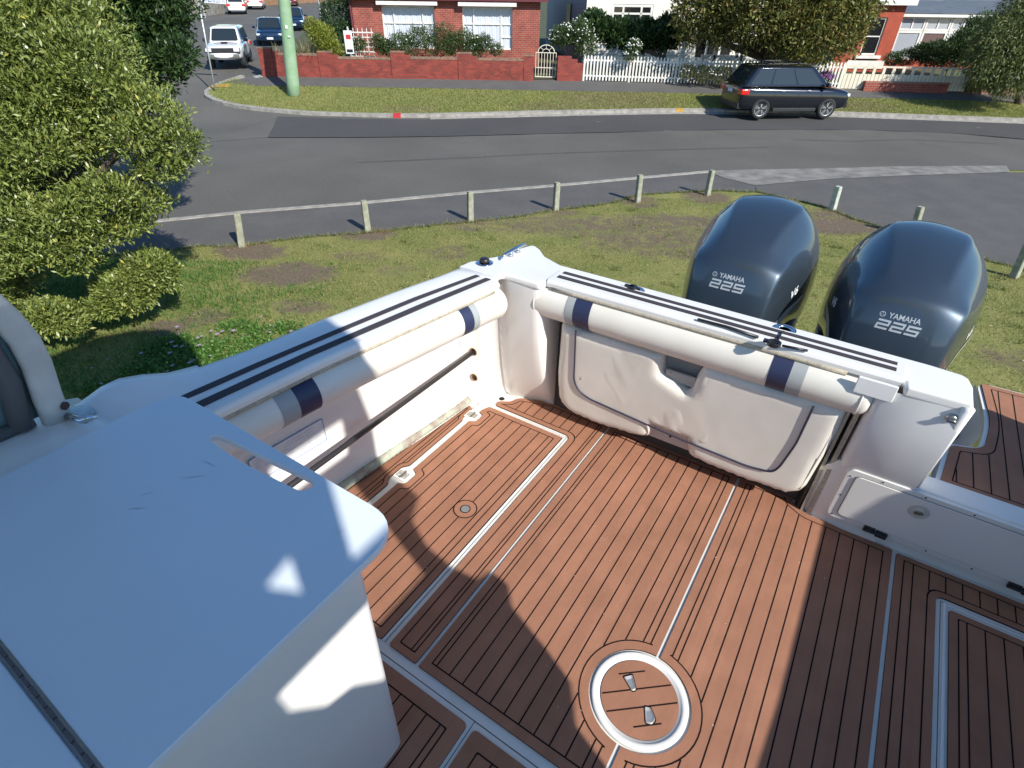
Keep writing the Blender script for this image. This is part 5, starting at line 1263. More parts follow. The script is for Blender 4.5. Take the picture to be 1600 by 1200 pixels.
# low pink brick planter wall in front of it
a2 = gp(1347, 147); b2 = gp(1476, 151); a2.z = b2.z = 0; d2 = (b2-a2).normalized(); L2 = (b2-a2).length; n2 = Vector((-d2.y, d2.x, 0)); e = empty('low_brick_edging', (a2.x, a2.y, T(a2.x, a2.y)+.1)); tag(e, 'low worn pink brick wall in front of the cream fence', 'wall')
mb = MB(); wallbox(mb, Vector((0, 0, 0)), d2*L2, 0, .36, .22, n=n2); mb.build('brickwork', M_['brickh'], e)
mb = MB(); wallbox(mb, d2*-.02-n2*.02, d2*(L2+.02)-n2*.02, .36, .42, .26, n=n2); mb.build('coping', M_['pinkbrick'], e)
a2 = gp(1500, 150); b2 = gp(1640, 156); a2.z = b2.z = 0; d2 = (b2-a2).normalized(); L2 = (b2-a2).length; n2 = Vector((-d2.y, d2.x, 0)); e = empty('low_brick_edging', (a2.x, a2.y, T(a2.x, a2.y)+.1)); tag(e, 'pale pink low wall at the right end under the drooping tree', 'wall')
mb = MB(); wallbox(mb, Vector((0, 0, 0)), d2*L2, 0, .5, .25, n=n2); mb.build('brickwork', M_['pinkbrick'], e)

# --- brick house
HY = 32.3
hl = at_y(556, 62, HY); hr = at_y(842, 84, HY+.35); zg = .95
A = Vector((hl.x, hl.y, 0)); B = Vector((hr.x, hr.y, 0)); d = (B-A).normalized(); L = (B-A).length; nn = Vector((-d.y, d.x, 0))
house = empty('brick_house', A); tag(house, 'red brick house with two wide curtained windows under white awnings', 'house')
def sh(px, py): p = onplane(px, py, A, B); return (p-A).dot(d), p.z
ze = sh(700, 1)[1]
(w1a, w1t), (w1b, _), (_, w1z) = sh(595, 8), sh(678, 8), sh(640, 62)
(w2a, w2t), (w2b, _), (_, w2z) = sh(722, 10), sh(801, 10), sh(780, 78)
w1z = w2z = min(w1z, w2z)
mb = MB(); facade(mb, Vector((0, 0, 0)), d*L, zg-.8, ze+.02, .25, [(w1a, w1b, w1z, w1t), (w2a, w2b, w2z, w2t)])
wallbox(mb, Vector((0, 0, 0))+nn*.251, nn*9, zg-.8, ze+.02, .25, n=d); wallbox(mb, d*(L-.25)+nn*.251, d*(L-.25)+nn*9, zg-.8, ze+.02, .25, n=d); wallbox(mb, nn*9, d*L+nn*9, zg-.8, ze+.02, .2, n=nn)
mb.build('wall', M_['brickh'], house)
O2 = Vector((0, 0, 0))
for k, (a_, b_, c_, t_) in enumerate(((w1a, w1b, w1z, w1t), (w2a, w2b, w2z, w2t))):
    f = window(house, O2, d*L, a_, b_, c_, t_, M_['clear'], cols=(.22, .77), rows=((.60, 0, 1), (.3, .77, 1)), pane_back=M_['curtain'], fr=.075)
    mb = MB(); zb_ = t_; mb.add([d*(a_-.18)+Zv*(zb_+.02)-nn*.30, d*(b_+.18)+Zv*(zb_+.02)-nn*.30, d*(b_+.18)+Zv*(zb_+.17)-nn*.30, d*(a_-.18)+Zv*(zb_+.17)-nn*.30, d*(a_-.18)+Zv*(zb_+.22)-nn*.01, d*(b_+.18)+Zv*(zb_+.22)-nn*.01, d*(a_-.18)+Zv*(zb_+.07)-nn*.01, d*(b_+.18)+Zv*(zb_+.07)-nn*.01], [(0, 1, 2, 3), (3, 2, 5, 4), (0, 3, 4, 6), (1, 7, 5, 2), (0, 6, 7, 1)]); mb.build('awning', M_['wpaint'], house)
mb = MB(); wallbox(mb, d*-.35-nn*.35, d*(L+.35)-nn*.35, ze-.0, ze+.14, .06, n=nn); wallbox(mb, d*-.35-nn*.29, d*(L+.35)-nn*.29, ze+.0, ze+.03, .3, n=nn); mb.build('eave', M_['maroon'], house)
mb = MB(); e0 = d*-.35-nn*.36; e1 = d*(L+.35)-nn*.36; r0 = d*3+nn*4.5+Zv*(ze+2.6); r1 = d*(L-3)+nn*4.5+Zv*(ze+2.6); b0 = d*-.35+nn*9.4; b1 = d*(L+.35)+nn*9.4; zz = Zv*(ze+.145)
mb.add([e0+zz, e1+zz, r1, r0, b0+zz, b1+zz], [(0, 1, 2, 3), (1, 5, 2), (5, 4, 3, 2), (4, 0, 3)]); mb.build('roof', M_['roofg'], house)
# downpipe, maroon corner board
mb = MB(); mb.tube([d*(-.06)-nn*.05+Zv*zg, d*(-.06)-nn*.05+Zv*ze], .05, 8); mb.build('downpipe', M_['maroon'], house)
# --- white weatherboard house
wl0 = at_y(913, 60, 33.5); A = Vector((wl0.x, wl0.y, 0)); B = Vector((wl0.x+9.6, wl0.y+.3, 0)); d = (B-A).normalized(); L = (B-A).length; nn = Vector((-d.y, d.x, 0))
wh = empty('weatherboard_house', A); tag(wh, 'cream weatherboard house behind the dark green tree', 'house')
(wa, wt), (wb, _), (_, wzb) = sh(957, 6), sh(1022, 6), sh(990, 55)
f1 = sh(1080, 62); f2 = sh(1225, 62); _, z3t = sh(1150, 40); _, z3b = sh(1150, 95)
mb = MB(); facade(mb, Vector((0, 0, 0)), d*L, .2, 5.2, .2, [(wa, wb, wzb, wt), (f1[0]+.2, f1[0]+2.3, z3b, z3t+.8)]); mb.build('wall', M_['boardw'], wh)
window(wh, O2, d*L, wa, wb, wzb, wt, M_['windark'], cols=(.28, .72), rows=((.7, 0, 1),), fr=.12, rec=.02)
window(wh, O2, d*L, f1[0]+.2, f1[0]+2.3, z3b, z3t+.8, M_['windark'], cols=(.33, .66), fr=.14, rec=.02)
sdir = (at_y(850, 40, 44)-at_y(913, 40, 33.5)); sdir.z = 0; sdir.normalize()
mb = MB(); wallbox(mb, Vector((0, 0, 0))+sdir*.201, sdir*10, .2, 5.2, .2, n=d); sw = mb.build('side_wall', M_['boardshade'], wh)
q = at_y(868, 25, 37)-A; mb = MB(); s_ = q.dot(sdir)
for z0_, z1_ in ((2.6, 3.8),): mb.obox(sdir*s_+Zv*(z0_+z1_)/2-d*.03, sdir*.45, d*.03, Zv*(z1_-z0_)/2)
mb.build('side_window', M_['windark'], wh)
mb = MB(); mb.add([Vector((-.4, -.4, 5.2)), d*(L+.4)+Vector((0, -.4, 5.2)), d*(L*.5)+nn*5+Zv*8, d*L+nn*10+Zv*5.2, sdir*10.4+Zv*5.2-d*.4], [(0, 1, 2), (1, 3, 2), (3, 4, 2), (4, 0, 2)]); mb.build('roof', M_['roofg'], wh)
# veranda posts and shade under it at the white house right part
mb = MB()
for px in (1118, 1152, 1160): 
    p = at_y(px, 80, 32.2)-A; mb.bar(Vector((p.x, p.y, .8)), Vector((p.x, p.y, 4.2)), .12)
p0 = at_y(1095, 90, 32.2)-A; p1 = at_y(1200, 90, 32.2)-A; mb.bar(Vector((p0.x, p0.y, p0.z)), Vector((p1.x, p1.y, p0.z)), .12, .25)
mb.build('veranda_frame', M_['wpaint'], wh)
# --- red brick house at right
c0 = at_y(1300, 100, 32.6); c1 = at_y(1383, 108, 32.6); A = Vector((c0.x, c0.y, 0)); B = Vector((c1.x, c1.y, 0)); d = (B-A).normalized(); L = (B-A).length; nn = Vector((-d.y, d.x, 0))
rh_ = empty('brick_house', A); tag(rh_, 'bright red brick house with a tall sash window and glazed sunroom', 'house')
(ra_, rt_), (rb_, _), (_, rz_) = sh(1360, 27), sh(1384, 27), sh(1366, 86)
_, rtop = sh(1400, 8)
pr0 = sh(1366, 86); hw_ = .40; sc_ = (sh(1388, 28)[0]+sh(1364, 28)[0])/2
sc_ = sh(1364, 60)[0]
mb = MB(); facade(mb, Vector((0, 0, 0)), d*L, .2, rtop, .25, [(sc_-.42, sc_+.42, rz_, rt_)])
wallbox(mb, d*(L-.25)+nn*.251, d*(L-.25)+nn*3.2, .2, rtop, .25, n=d); mb.build('wall', M_['brickr'], rh_)
window(rh_, O2, d*L, sc_-.42, sc_+.42, rz_, rt_, M_['windark'], rows=((.5, 0, 1),), fr=.07, rec=.06, frm=M_['wpaint'])
mb = MB(); mb.obox(d*sc_+Zv*(rz_-.08)-nn*.05, d*.62, nn*.09, Zv*.07); mb.build('window_sill', M_['wpaint'], rh_)
mb = MB(); mb.obox(d*sc_+Zv*(rz_-.42)-nn*.012, d*.95, nn*.03, Zv*.18); mb.build('white_panel', M_['wpaint'], rh_)
mb = MB(); wallbox(mb, d*-.2-nn*.3, d*(L+.3)-nn*.3, rtop, rtop+.35, .1, n=nn); mb.build('fascia', M_['wpaint'], rh_)
g_ = MB(); g_.add([d*-2-nn*.3+Zv*(rtop+.36), d*(L+.3)-nn*.3+Zv*(rtop+.36), d*(L*.5)-nn*.3+Zv*(rtop+3.4), d*(L*.5)+nn*9+Zv*(rtop+3.4), d*(L+.3)+nn*9+Zv*(rtop+.36), d*-2+nn*9+Zv*(rtop+.36)], [(0, 1, 2), (1, 4, 3, 2), (0, 2, 3, 5)]); g_.build('roof', M_['roofg'], rh_)
# sunroom
SY_ = 34.0
s0_ = at_y(1398, 90, SY_)-A; s1_ = at_y(1640, 90, SY_)-A; zt_ = at_y(1420, 26, SY_).z; zm_ = at_y(1420, 48, SY_).z; zb_ = 1.0
a = Vector((s0_.x-.35, s0_.y, 0)); b_ = Vector((s1_.x, s1_.y, 0)); dd = (b_-a).normalized(); LL = (b_-a).length
for i, s in enumerate(np.arange(0, LL-1.3, 1.32)):
    window(rh_, a, b_, s+.02, s+1.30, zb_+.6, zm_, M_['window'] if i != 1 else mat('brown_door', (.12, .07, .06), .6), fr=.10, rec=0, cols=() if i in (0, 1) else (.5,))
    window(rh_, a, b_, s+.02, s+1.30, zm_+.01, zt_, M_['window'], fr=.08, rec=0, cols=(.5,))
mb = MB(); wallbox(mb, a-Vector((0, .02, 0)), b_-Vector((0, .02, 0)), .2, zb_+.6, .2); mb.build('sunroom_base', M_['brickr'], rh_)
mb = MB(); wallbox(mb, a-Vector((.1, .25, 0)), b_-Vector((0, .25, 0)), zt_+.0, zt_+.16, .1); mb.build('gutter', M_['wpaint'], rh_)
mb = MB(); zt2 = at_y(1430, 10, SY_+2.5).z
mb.add([a+Vector((-.1, -.3, zt_+.165)), b_+Vector((0, -.3, zt_+.165)), b_+Vector((0, 2.6, zt2+.3)), a+Vector((-.1, 2.6, zt2+.3))], [(0, 1, 2, 3)]); mb.build('sunroom_roof', M_['roofg'], rh_)
# second grey roofed house beyond
p = at_y(1500, 12, 38); q = at_y(1760, 20, 38); A = Vector((p.x-1.0, 38, 0)); sh2 = empty('grey_roofed_house', A); tag(sh2, 'house at the top right with steep grey iron roof and white gutter', 'house')
zr = at_y(1540, 24, 38).z
mb = MB(); wallbox(mb, Vector((0, 0, 0)), Vector((14, 0)), .5, zr, .3); mb.build('wall', M_['brickr'], sh2)
mb = MB(); wallbox(mb, Vector((-.2, -.5)), Vector((14, -.5)), zr, zr+.16, .12); mb.build('gutter', M_['wpaint'], sh2)
mb = MB(); mb.add([Vector((-.2, -.5, zr+.17)), Vector((14, -.5, zr+.17)), Vector((14, 4, zr+3)), Vector((1.5, 4, zr+3))], [(0, 1, 2, 3)]); mb.build('roof', M_['roofg'], sh2)
p = at_y(1505, 12, 40)-A; 
# --- fences at the far left of the side street
def paling(name, pa, pb, h, lab, m, n=40, mb_only=True):
    a = gp(*pa); b_ = gp(*pb); d = (b_-a); L = math.hypot(d.x, d.y); za, zb = a.z, b_.z; u = Vector((d.x/L, d.y/L, 0)); nn = Vector((-u.y, u.x, 0)); e = empty(name, (a.x, a.y, 0)); tag(e, lab, 'fence')
    k = min(60, int(L/.2))
    for i in range(k):
        s = (i+.5)*L/k; z = za+(zb-za)*s/L; MB().obox(u*s+Zv*(z+h/2)+nn*(.01*(i % 2)), u*(L/k*.485), nn*.012, Zv*(h/2+random.uniform(-.03, .03))).build('paling', m, e)
    return e
paling('paling_fence', (272, 28), (322, 25), 2.0, 'weathered grey timber paling fence behind the sign pole', M_['fencet'])
a = gp(323, 25); b_ = gp(352, 21); e = empty('concrete_retaining_wall', (a.x, a.y, 0)); tag(e, 'stained concrete wall beside the weathered fence', 'wall')
mb = MB(); wallbox(mb, Vector((0, 0, 0)), Vector((b_.x-a.x, b_.y-a.y)), a.z-.3, a.z+1.1, .3); mb.build('wall_body', M_['concworn'], e); mb = MB(); wallbox(mb, Vector((0, -.03)), Vector((b_.x-a.x, b_.y-a.y-.03)), a.z+1.1, a.z+1.2, .36); mb.build('wall_coping', M_['conc'], e)
paling('paling_fence', (353, 12), (530, 2), 1.8, 'brown timber fence beyond the far parked cars', mat('brown_paling', (.28, .16, .09), .9, col2=(.2, .12, .07), scale=3))

# ================================================================== VEHICLES
M_['tyre'] = mat('tyre_rubber', (.022, .022, .022), .85)
M_['alloy'] = mat('alloy_rim', (.55, .56, .57), .3, .8)
M_['redl'] = mat('red_lens', (.55, .01, .01), .12, coat=1)
M_['clearl'] = mat('lamp_lens', (.7, .72, .74), .1, coat=1)
M_['plate'] = mat('number_plate', (.62, .66, .72), .4)
M_['trimb'] = mat('black_trim', (.02, .02, .022), .5)
M_['void'] = mat('arch_void', (.006, .006, .006), .9)
def car(name, loc, yaw, lab, paint, L=4.5, Wd=1.8, H=1.6, wb=2.7, wr=.34, belt=.95, hood=.93, gc=.28, cab=(-.48, -.42, .12, .30), wheel='spoke', back='suv', det=True, grp='vehicles parked along the streets', scale=1.0, frontcol=None, rake=.12):
    """x forward. cab = (rear base, rear roof, front roof, windscreen base) as fractions of L from the centre"""
    e = empty(name, loc, yaw); tag(e, lab, 'car', grp); h = L/2; w_ = Wd/2
    xb = [c*L for c in cab]
    st = [(-h, .80, .30, .0), (-h+.06, .93, .26, .0), (-h+.30, .985, .0, .0), (-h*.5, 1, 0, 0), (0, 1, 0, 0), (xb[3], .995, 0, 0), (h-.75, .98, 0, 0), (h-.28, .93, .10, 0), (h-.06, .84, .25, 0), (h, .72, .33, 0)]
    def deckz(x):
        if x < xb[0]+.02: return belt+(0.0 if back == 'suv' else -.03)
        if x > xb[3]: t = (x-xb[3])/(h-xb[3]); return hood-(.04*t+.13*t**3)
        return belt+(hood-belt)*max(0, (x-xb[0])/(xb[3]-xb[0]))
    secs = []
    for x, k, low, _ in st:
        zt = deckz(x); wv = w_*k; zb = gc+low*.25; zt -= .0 if abs(x) < h-.05 else .08
        half = [(0, zb), (wv*.80, zb), (wv*.97, zb+.07), (wv*.995, zb+(zt-zb)*.40), (wv*1.0, zb+(zt-zb)*.62), (wv*.975, zt-.10), (wv*.90, zt-.015), (wv*.6, zt+.015), (0, zt+.03)]
        secs.append([(x, -a, z) for a, z in half[::-1]][:-1]+[(x, a, z) for a, z in half][:-1])
    mb = MB(); mb.loft(secs, closed=True, capends=True)
    body = mb.build('body', paint, e, subsurf=2 if det else 1)
    cut = MB()
    for sx in (-1, 1):
        for sy in (-1, 1): cut.lathe((sx*wb/2, sy*(w_-.26), wr), [(wr+.06, 0), (wr+.06, .6)], 28, axis=(0, sy, 0))
    co = cut.build('cut', M_['void'])
    bo = body.modifiers.new('arch', 'BOOLEAN'); bo.object = co; bo.operation = 'DIFFERENCE'; bo.solver = 'EXACT'
    dg = bpy.context.evaluated_depsgraph_get(); dg.update(); me = bpy.data.meshes.new_from_object(body.evaluated_get(dg)); body.modifiers.clear(); body.data = me; bpy.data.objects.remove(co)
    # greenhouse
    b_w = w_*.93; r_w = w_*.76; zb = belt-.03; zr = H
    base = [(xb[0], b_w*.93), (xb[0]+.25, b_w), (xb[3]-.35, b_w), (xb[3], b_w*.86)]; roof = [(xb[1], r_w*.93), (xb[1]+.2, r_w), (xb[2]-.25, r_w), (xb[2], r_w*.88)]
    def ringp(pts, z): return [(x, -y, z) for x, y in pts]+[(x, y, z) for x, y in pts[::-1]]
    mb = MB(); mb.loft([ringp(base, zb), ringp([(a[0]+(b[0]-a[0])*.88, a[1]+(b[1]-a[1])*.86) for a, b in zip(base, roof)], zb+(zr-zb)*.90), ringp(roof, zr-.03), ringp([(x*(1 if abs(x) < .1 else .93), y*.8) for x, y in roof], zr)], closed=True, capends=True)
    gh = mb.build('cabin', paint, e, bevel=.045 if det else .02, bseg=3)
    def lerp3(a, b, t): return Vector(a)*(1-t)+Vector(b)*t
    # glass panels on the cabin faces
    def glassq(name, b0, b1, t0, t1, u0, u1, v0, v1, off, par=gh, m=None):
        b0, b1, t0, t1 = map(Vector, (b0, b1, t0, t1)); P = []
        for u, v in ((u0, v0), (u1, v0), (u1, v1), (u0, v1)): P.append(b0.lerp(b1, u).lerp(t0.lerp(t1, u), v))
        n_ = (P[1]-P[0]).cross(P[3]-P[0]).normalized(); n_ = n_ if n_.dot(Vector(off)) > 0 else -n_
        rr = rpoly([(0, 0), (1, 0), (1, 1), (0, 1)], .10, 3); f = [P[0].lerp(P[1], a).lerp(P[3].lerp(P[2], a), b)+n_*.012 for a, b in rr]; k = len(f); g = [q-n_*.010 for q in f]
        return MB().add(f+g, [tuple(range(k))]+[(i, (i+1) % k, k+(i+1) % k, k+i) for i in range(k)]).build(name, m or M_['glass'], par)
    zt90 = zb+(zr-zb)*.90; r90 = [(a[0]+(b[0]-a[0])*.88, a[1]+(b[1]-a[1])*.86) for a, b in zip(base, roof)]
    for sy in (-1, 1):
        b0 = (base[1][0], sy*base[1][1], zb); b1 = (base[2][0], sy*base[2][1], zb); t0 = (r90[1][0], sy*r90[1][1], zt90); t1 = (r90[2][0], sy*r90[2][1], zt90)
        for u0, u1 in ((-.02, .26), (.285, .63), (.655, 1.0)): glassq('side_window', b0, b1, t0, t1, u0, u1, .14, .95, (0, sy, 0))
    glassq('windscreen', (base[3][0], -base[3][1], zb), (base[3][0], base[3][1], zb), (r90[3][0], -r90[3][1], zt90), (r90[3][0], r90[3][1], zt90), .04, .96, .10, .97, (1, 0, .5))
    glassq('rear_window', (base[0][0], -base[0][1], zb), (base[0][0], base[0][1], zb), (r90[0][0], -r90[0][1], zt90), (r90[0][0], r90[0][1], zt90), .05, .95, .15, .95, (-1, 0, .2))
    # wheels
    for sx in (-1, 1):
        for sy in (-1, 1):
            c = Vector((sx*wb/2, sy*(w_-.115), wr)); we = empty('wheel', c, 0, e)
            MB().lathe((0, 0, 0), [(wr*.66, -.11), (wr*.93, -.11), (wr, -.07), (wr, .07), (wr*.93, .105), (wr*.72, .11), (wr*.68, .095)], 36, axis=(0, sy, 0)).build('tyre', M_['tyre'], we, smooth=True)
            MB().lathe((0, 0, 0), [(0, .03), (wr*.60, .03), (wr*.68, .06)], 30, axis=(0, sy, 0)).build('brake_shadow', M_['trimb'], we)
            mb = MB(); mb.lathe((0, 0, 0), [(wr*.62, .09), (wr*.70, .10), (wr*.70, .06), (wr*.62, .06)], 36, axis=(0, sy, 0)); mb.lathe((0, 0, 0), [(0, .095), (wr*.13, .095), (wr*.17, .07)], 16, axis=(0, sy, 0))
            if wheel == 'spoke':
                for k in range(5):
                    for dl in (-.16, .16):
                        a = 2*math.pi*k/5+.3; p0 = Vector((math.cos(a+dl*.5)*wr*.12, sy*.085, math.sin(a+dl*.5)*wr*.12)); p1 = Vector((math.cos(a+dl)*wr*.64, sy*.08, math.sin(a+dl)*wr*.64)); mb.bar(p0, p1, .022, .03, up=(0, 1, 0))
            else:
                for k in range(6):
                    a = 2*math.pi*k/6; mb.bar(Vector((0, sy*.075, 0)), Vector((math.cos(a)*wr*.64, sy*.07, math.sin(a)*wr*.64)), .07, .03, up=(0, 1, 0))
            mb.build('rim', M_['alloy'], we, smooth=False)
    # lamps, bumpers, plates, mirrors, handles
    for sy in (-1, 1):
        MB().obox((-h+.17, sy*w_*.80, belt-.20), (.17, 0, 0), (0, .19, 0), (0, 0, .10)).build('tail_lamp', M_['redl'], e, bevel=.03)
        MB().obox((h-.13, sy*w_*.66, hood-.26), (.10, 0, 0), (0, .19, 0), (0, 0, .06)).build('headlight', M_['clearl'], e, bevel=.03)
        mb = MB(); mb.obox((xb[3]-.28, sy*(w_+.09), belt+.06), (.06, 0, 0), (0, .10, 0), (0, 0, .07)); mb.build('mirror', M_['trimb'] if det else paint, e, bevel=.02)
        if det:
            for x in (-.62, .42): MB().obox((x*(wb/2.7), sy*(w_*.995+.012), belt-.15), (.09, 0, 0), (0, .012, 0), (0, 0, .014)).build('door_handle', M_['alloy'], e, bevel=.004)
            for x in (-.95, .05, 1.0): MB().obox((x*(wb/2.8), sy*(w_*.998), gc+.36), (.004, 0, 0), (0, .003, 0), (0, 0, .26)).build('door_seam', M_['trimb'], e)
            MB().obox((0, sy*(w_*.985), gc+.06), (wb/2-wr-.12, 0, 0), (0, .03, 0), (0, 0, .06)).build('sill_trim', M_['trimb'], e, bevel=.01)
    MB().obox((h-.07, 0, gc+.20), (.06, 0, 0), (0, w_*.80, 0), (0, 0, .11)).build('front_bumper', frontcol or paint, e, bevel=.03)
    MB().obox((h-.075, 0, hood-.26), (.05, 0, 0), (0, w_*.44, 0), (0, 0, .065)).build('grille', M_['trimb'], e, bevel=.01)
    MB().obox((-h+.085, 0, gc+.18), (.09, 0, 0), (0, w_*.86, 0), (0, 0, .12)).build('rear_bumper', M_['trimb'] if back == 'suv' else paint, e, bevel=.04)
    MB().obox((-h-.012, 0, belt-.22), (.008, 0, 0), (0, .20, 0), (0, 0, .06)).build('number_plate', M_['plate'], e)
    MB().obox((h-.003, 0, gc+.20), (.008, 0, 0), (0, .19, 0), (0, 0, .06)).build('number_plate', M_['plate'], e)
    e.scale = (scale,)*3
    return e
M_['navycar'] = mat('dark_navy_paint', (.006, .009, .016), .16, .4, coat=1)
M_['whitecar'] = mat('white_car_paint', (.74, .75, .75), .3, coat=.8)
M_['bluecar'] = mat('dark_blue_paint', (.008, .03, .075), .18, .4, coat=1)
M_['redcar'] = mat('maroon_paint', (.16, .01, .02), .2, .3, coat=1)
def place(pr, pf):      # ground points under the near rear and near front wheel -> centre line yaw
    a = gp(*pr); b = gp(*pf); return a, b
ar, af = gp(1189, 190), gp(1294, 190); dv = af-ar; dv.z = 0; wbp = dv.length; yaw = math.atan2(dv.y, dv.x); sc = wbp/2.81
u = dv.normalized(); nL = Vector((-u.y, u.x, 0)); ctr = (ar+af)/2+nL*(.93*sc); ctr.z = T(ctr.x, ctr.y)+.01
ctr -= u*.26
suv = car('parked_car', ctr, yaw+R_(3.5), 'dark navy SUV with roof racks parked by the far kerb', M_['navycar'], L=4.74, Wd=2.0, H=1.85, wb=2.81, wr=.38, belt=1.17, hood=1.10, gc=.28, cab=(-.485, -.375, .11, .295), scale=sc)
for sy in (-1, 1): MB().tube([(-1.5, sy*.64, 1.87), (-1.3, sy*.64, 1.92), (.2, sy*.64, 1.92), (.4, sy*.64, 1.87)], .02, 8).build('roof_rail', M_['trimb'], suv, smooth=True)
for x in (-1.15, -.1): MB().obox((x, 0, 1.95), (.03, 0, 0), (0, .70, 0), (0, 0, .02)).build('roof_rack_bar', M_['trimb'], suv, bevel=.006)
# white four wheel drive
p_ = gp(352, 106); q_ = gp(424, 85)   # near front wheel side, rear along the wall
fr = gp(386, 107); yaw = R_(-74); fwd = Vector((math.cos(yaw), math.sin(yaw), 0)); lft = Vector((-fwd.y, fwd.x, 0)); sc = 1.0
ctr = fr-fwd*1.325*sc-lft*.80*sc; ctr.z = T(ctr.x, ctr.y)+.01
fwdcar = car('parked_car', ctr, yaw, 'white four wheel drive wagon parked facing the corner, pole shadow on its bonnet', M_['whitecar'], L=4.35, Wd=1.70, H=1.68, wb=2.65, wr=.37, belt=1.08, hood=1.06, gc=.36, cab=(-.48, -.455, .04, .19), wheel='disc', frontcol=M_['dullsteel'], scale=sc)
MB().obox((2.16, 0, .80), (.03, 0, 0), (0, .78, 0), (0, 0, .10)).build('front_grille', M_['trimb'], fwdcar, bevel=.01)
for sy in (-1, 1): MB().obox((2.185, sy*.62, .82), (.02, 0, 0), (0, .13, 0), (0, 0, .07)).build('headlight', M_['clearl'], fwdcar, bevel=.01)
MB().obox((1.45, .05, 1.085), (.16, 0, 0), (0, .14, 0), (0, 0, .025)).build('bonnet_scoop', M_['trimb'], fwdcar, bevel=.01)
MB().obox((-.25, 0, 1.70), (.35, 0, 0), (0, .42, 0), (0, 0, .012)).build('sunroof', M_['glass'], fwdcar, bevel=.005)
def simplecar(px, py, yaw_deg, lab, paint, **k):
    c = gp(px, py); c.z += .01; return car('parked_car', c, R_(yaw_deg), lab, paint, det=False, **k)
hd = math.degrees(yaw)
simplecar(428, 68, hd, 'dark blue car right behind the white four wheel drive', M_['bluecar'], L=4.2, Wd=1.75, H=1.45, wb=2.55, wr=.31, belt=.90, hood=.86, gc=.2, cab=(-.36, -.22, .10, .26), back='sedan')
simplecar(462, 46, hd, 'dark blue hatchback beyond the power pole', M_['bluecar'], L=4.0, Wd=1.72, H=1.48, wb=2.5, wr=.30, belt=.92, hood=.88, gc=.2, cab=(-.46, -.36, .08, .26), back='sedan')
simplecar(372, 21, hd+6, 'white sedan parked beside the far concrete wall, tail towards the camera', M_['whitecar'], L=4.7, Wd=1.85, H=1.5, wb=2.75, wr=.33, belt=.98, hood=.92, gc=.25, cab=(-.38, -.24, .10, .26), back='sedan', wheel='spoke').rotation_euler.z += math.pi
simplecar(402, 14, hd, 'white hatchback beyond the white sedan at the top of the street', M_['whitecar'], L=4.2, Wd=1.8, H=1.55, wb=2.6, wr=.32, belt=.95, hood=.9, gc=.25, cab=(-.46, -.36, .08, .26), back='sedan').rotation_euler.z += math.pi
simplecar(455, 9, hd, 'maroon car far up the street left of the second post', M_['redcar'], L=4.3, Wd=1.8, H=1.5, wb=2.6, wr=.32, belt=.95, hood=.9, gc=.25, cab=(-.46, -.36, .08, .26), back='sedan')

# ================================================================== VEGETATION
def leaf_mesh(name, lobes, m, n, size, aspect=.34, par=None, var=(0, 1), droop=0.0, shell=.55, noisef=1.0, flat=0.0, fold=True, seed=1):
    """lobes: [(centre, (rx,ry,rz))]; many small folded leaves through the outer volume of each lobe"""
    g = np.random.default_rng(seed); vol = np.array([r[0]*r[1]+r[1]*r[2]+r[0]*r[2] for _, r in lobes]); cnt = (vol/vol.sum()*n).astype(int)
    C = []; Nn = []; VR = []
    for (c, r), k in zip(lobes, cnt):
        d = g.normal(size=(k, 3)); d /= np.linalg.norm(d, axis=1)[:, None]
        rad = shell+(1-shell)*g.random(k)**.6
        # lumpy surface
        ph = g.random(3)*6; lump = 1+.13*noisef*(np.sin(d[:, 0]*5+ph[0])*np.sin(d[:, 1]*6+ph[1])+np.sin(d[:, 2]*7+ph[2])*np.cos(d[:, 0]*8))
        tuft = 1+.10*noisef*np.sin(d[:, 0]*17+ph[1])*np.sin(d[:, 1]*19+ph[2])*np.sin(d[:, 2]*15)
        p = np.array(c)+d*np.array(r)*(rad*lump*tuft)[:, None]; keep = g.random(k) < np.clip(.35+.9*(.5+.5*np.sin(d[:, 0]*9+ph[2])*np.sin(d[:, 1]*8+ph[0])*np.cos(d[:, 2]*9+ph[1])), 0, 1)
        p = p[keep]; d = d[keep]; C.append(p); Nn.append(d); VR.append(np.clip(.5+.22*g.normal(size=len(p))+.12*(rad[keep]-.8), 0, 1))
    C = np.concatenate(C); D = np.concatenate(Nn); VR = np.concatenate(VR); k = len(C)
    ax = D*.7+g.normal(size=(k, 3))*.65; ax[:, 2] += .35-droop; ax /= np.linalg.norm(ax, axis=1)[:, None]
    sd = np.cross(ax, g.normal(size=(k, 3))*.6+np.array([0, 0, 1.0])); sd /= np.linalg.norm(sd, axis=1)[:, None]+1e-9
    nm = np.cross(sd, ax); L_ = size*(.6+.8*g.random(k))[:, None]; W_ = L_*aspect
    base = C; tip = C+ax*L_; m1 = C+ax*L_*.5+sd*W_*.5+nm*W_*.18; m2 = C+ax*L_*.5-sd*W_*.5+nm*W_*.18
    V = np.stack([base, m1, tip, m2], 1).reshape(-1, 3)
    F_ = np.arange(k*4).reshape(-1, 4)
    me = bpy.data.meshes.new(name); me.vertices.add(len(V)); me.vertices.foreach_set('co', V.ravel()); me.loops.add(k*4); me.loops.foreach_set('vertex_index', F_.ravel()); me.polygons.add(k); me.polygons.foreach_set('loop_start', np.arange(0, k*4, 4)); me.polygons.foreach_set('loop_total', np.full(k, 4)); me.update()
    at = me.attributes.new('var', 'FLOAT', 'POINT'); at.data.foreach_set('value', np.repeat(var[0]+(var[1]-var[0])*VR, 4)); me.materials.append(m)
    o = bpy.data.objects.new(name, me); COL.objects.link(o)
    if par is not None: o.parent = par
    return o
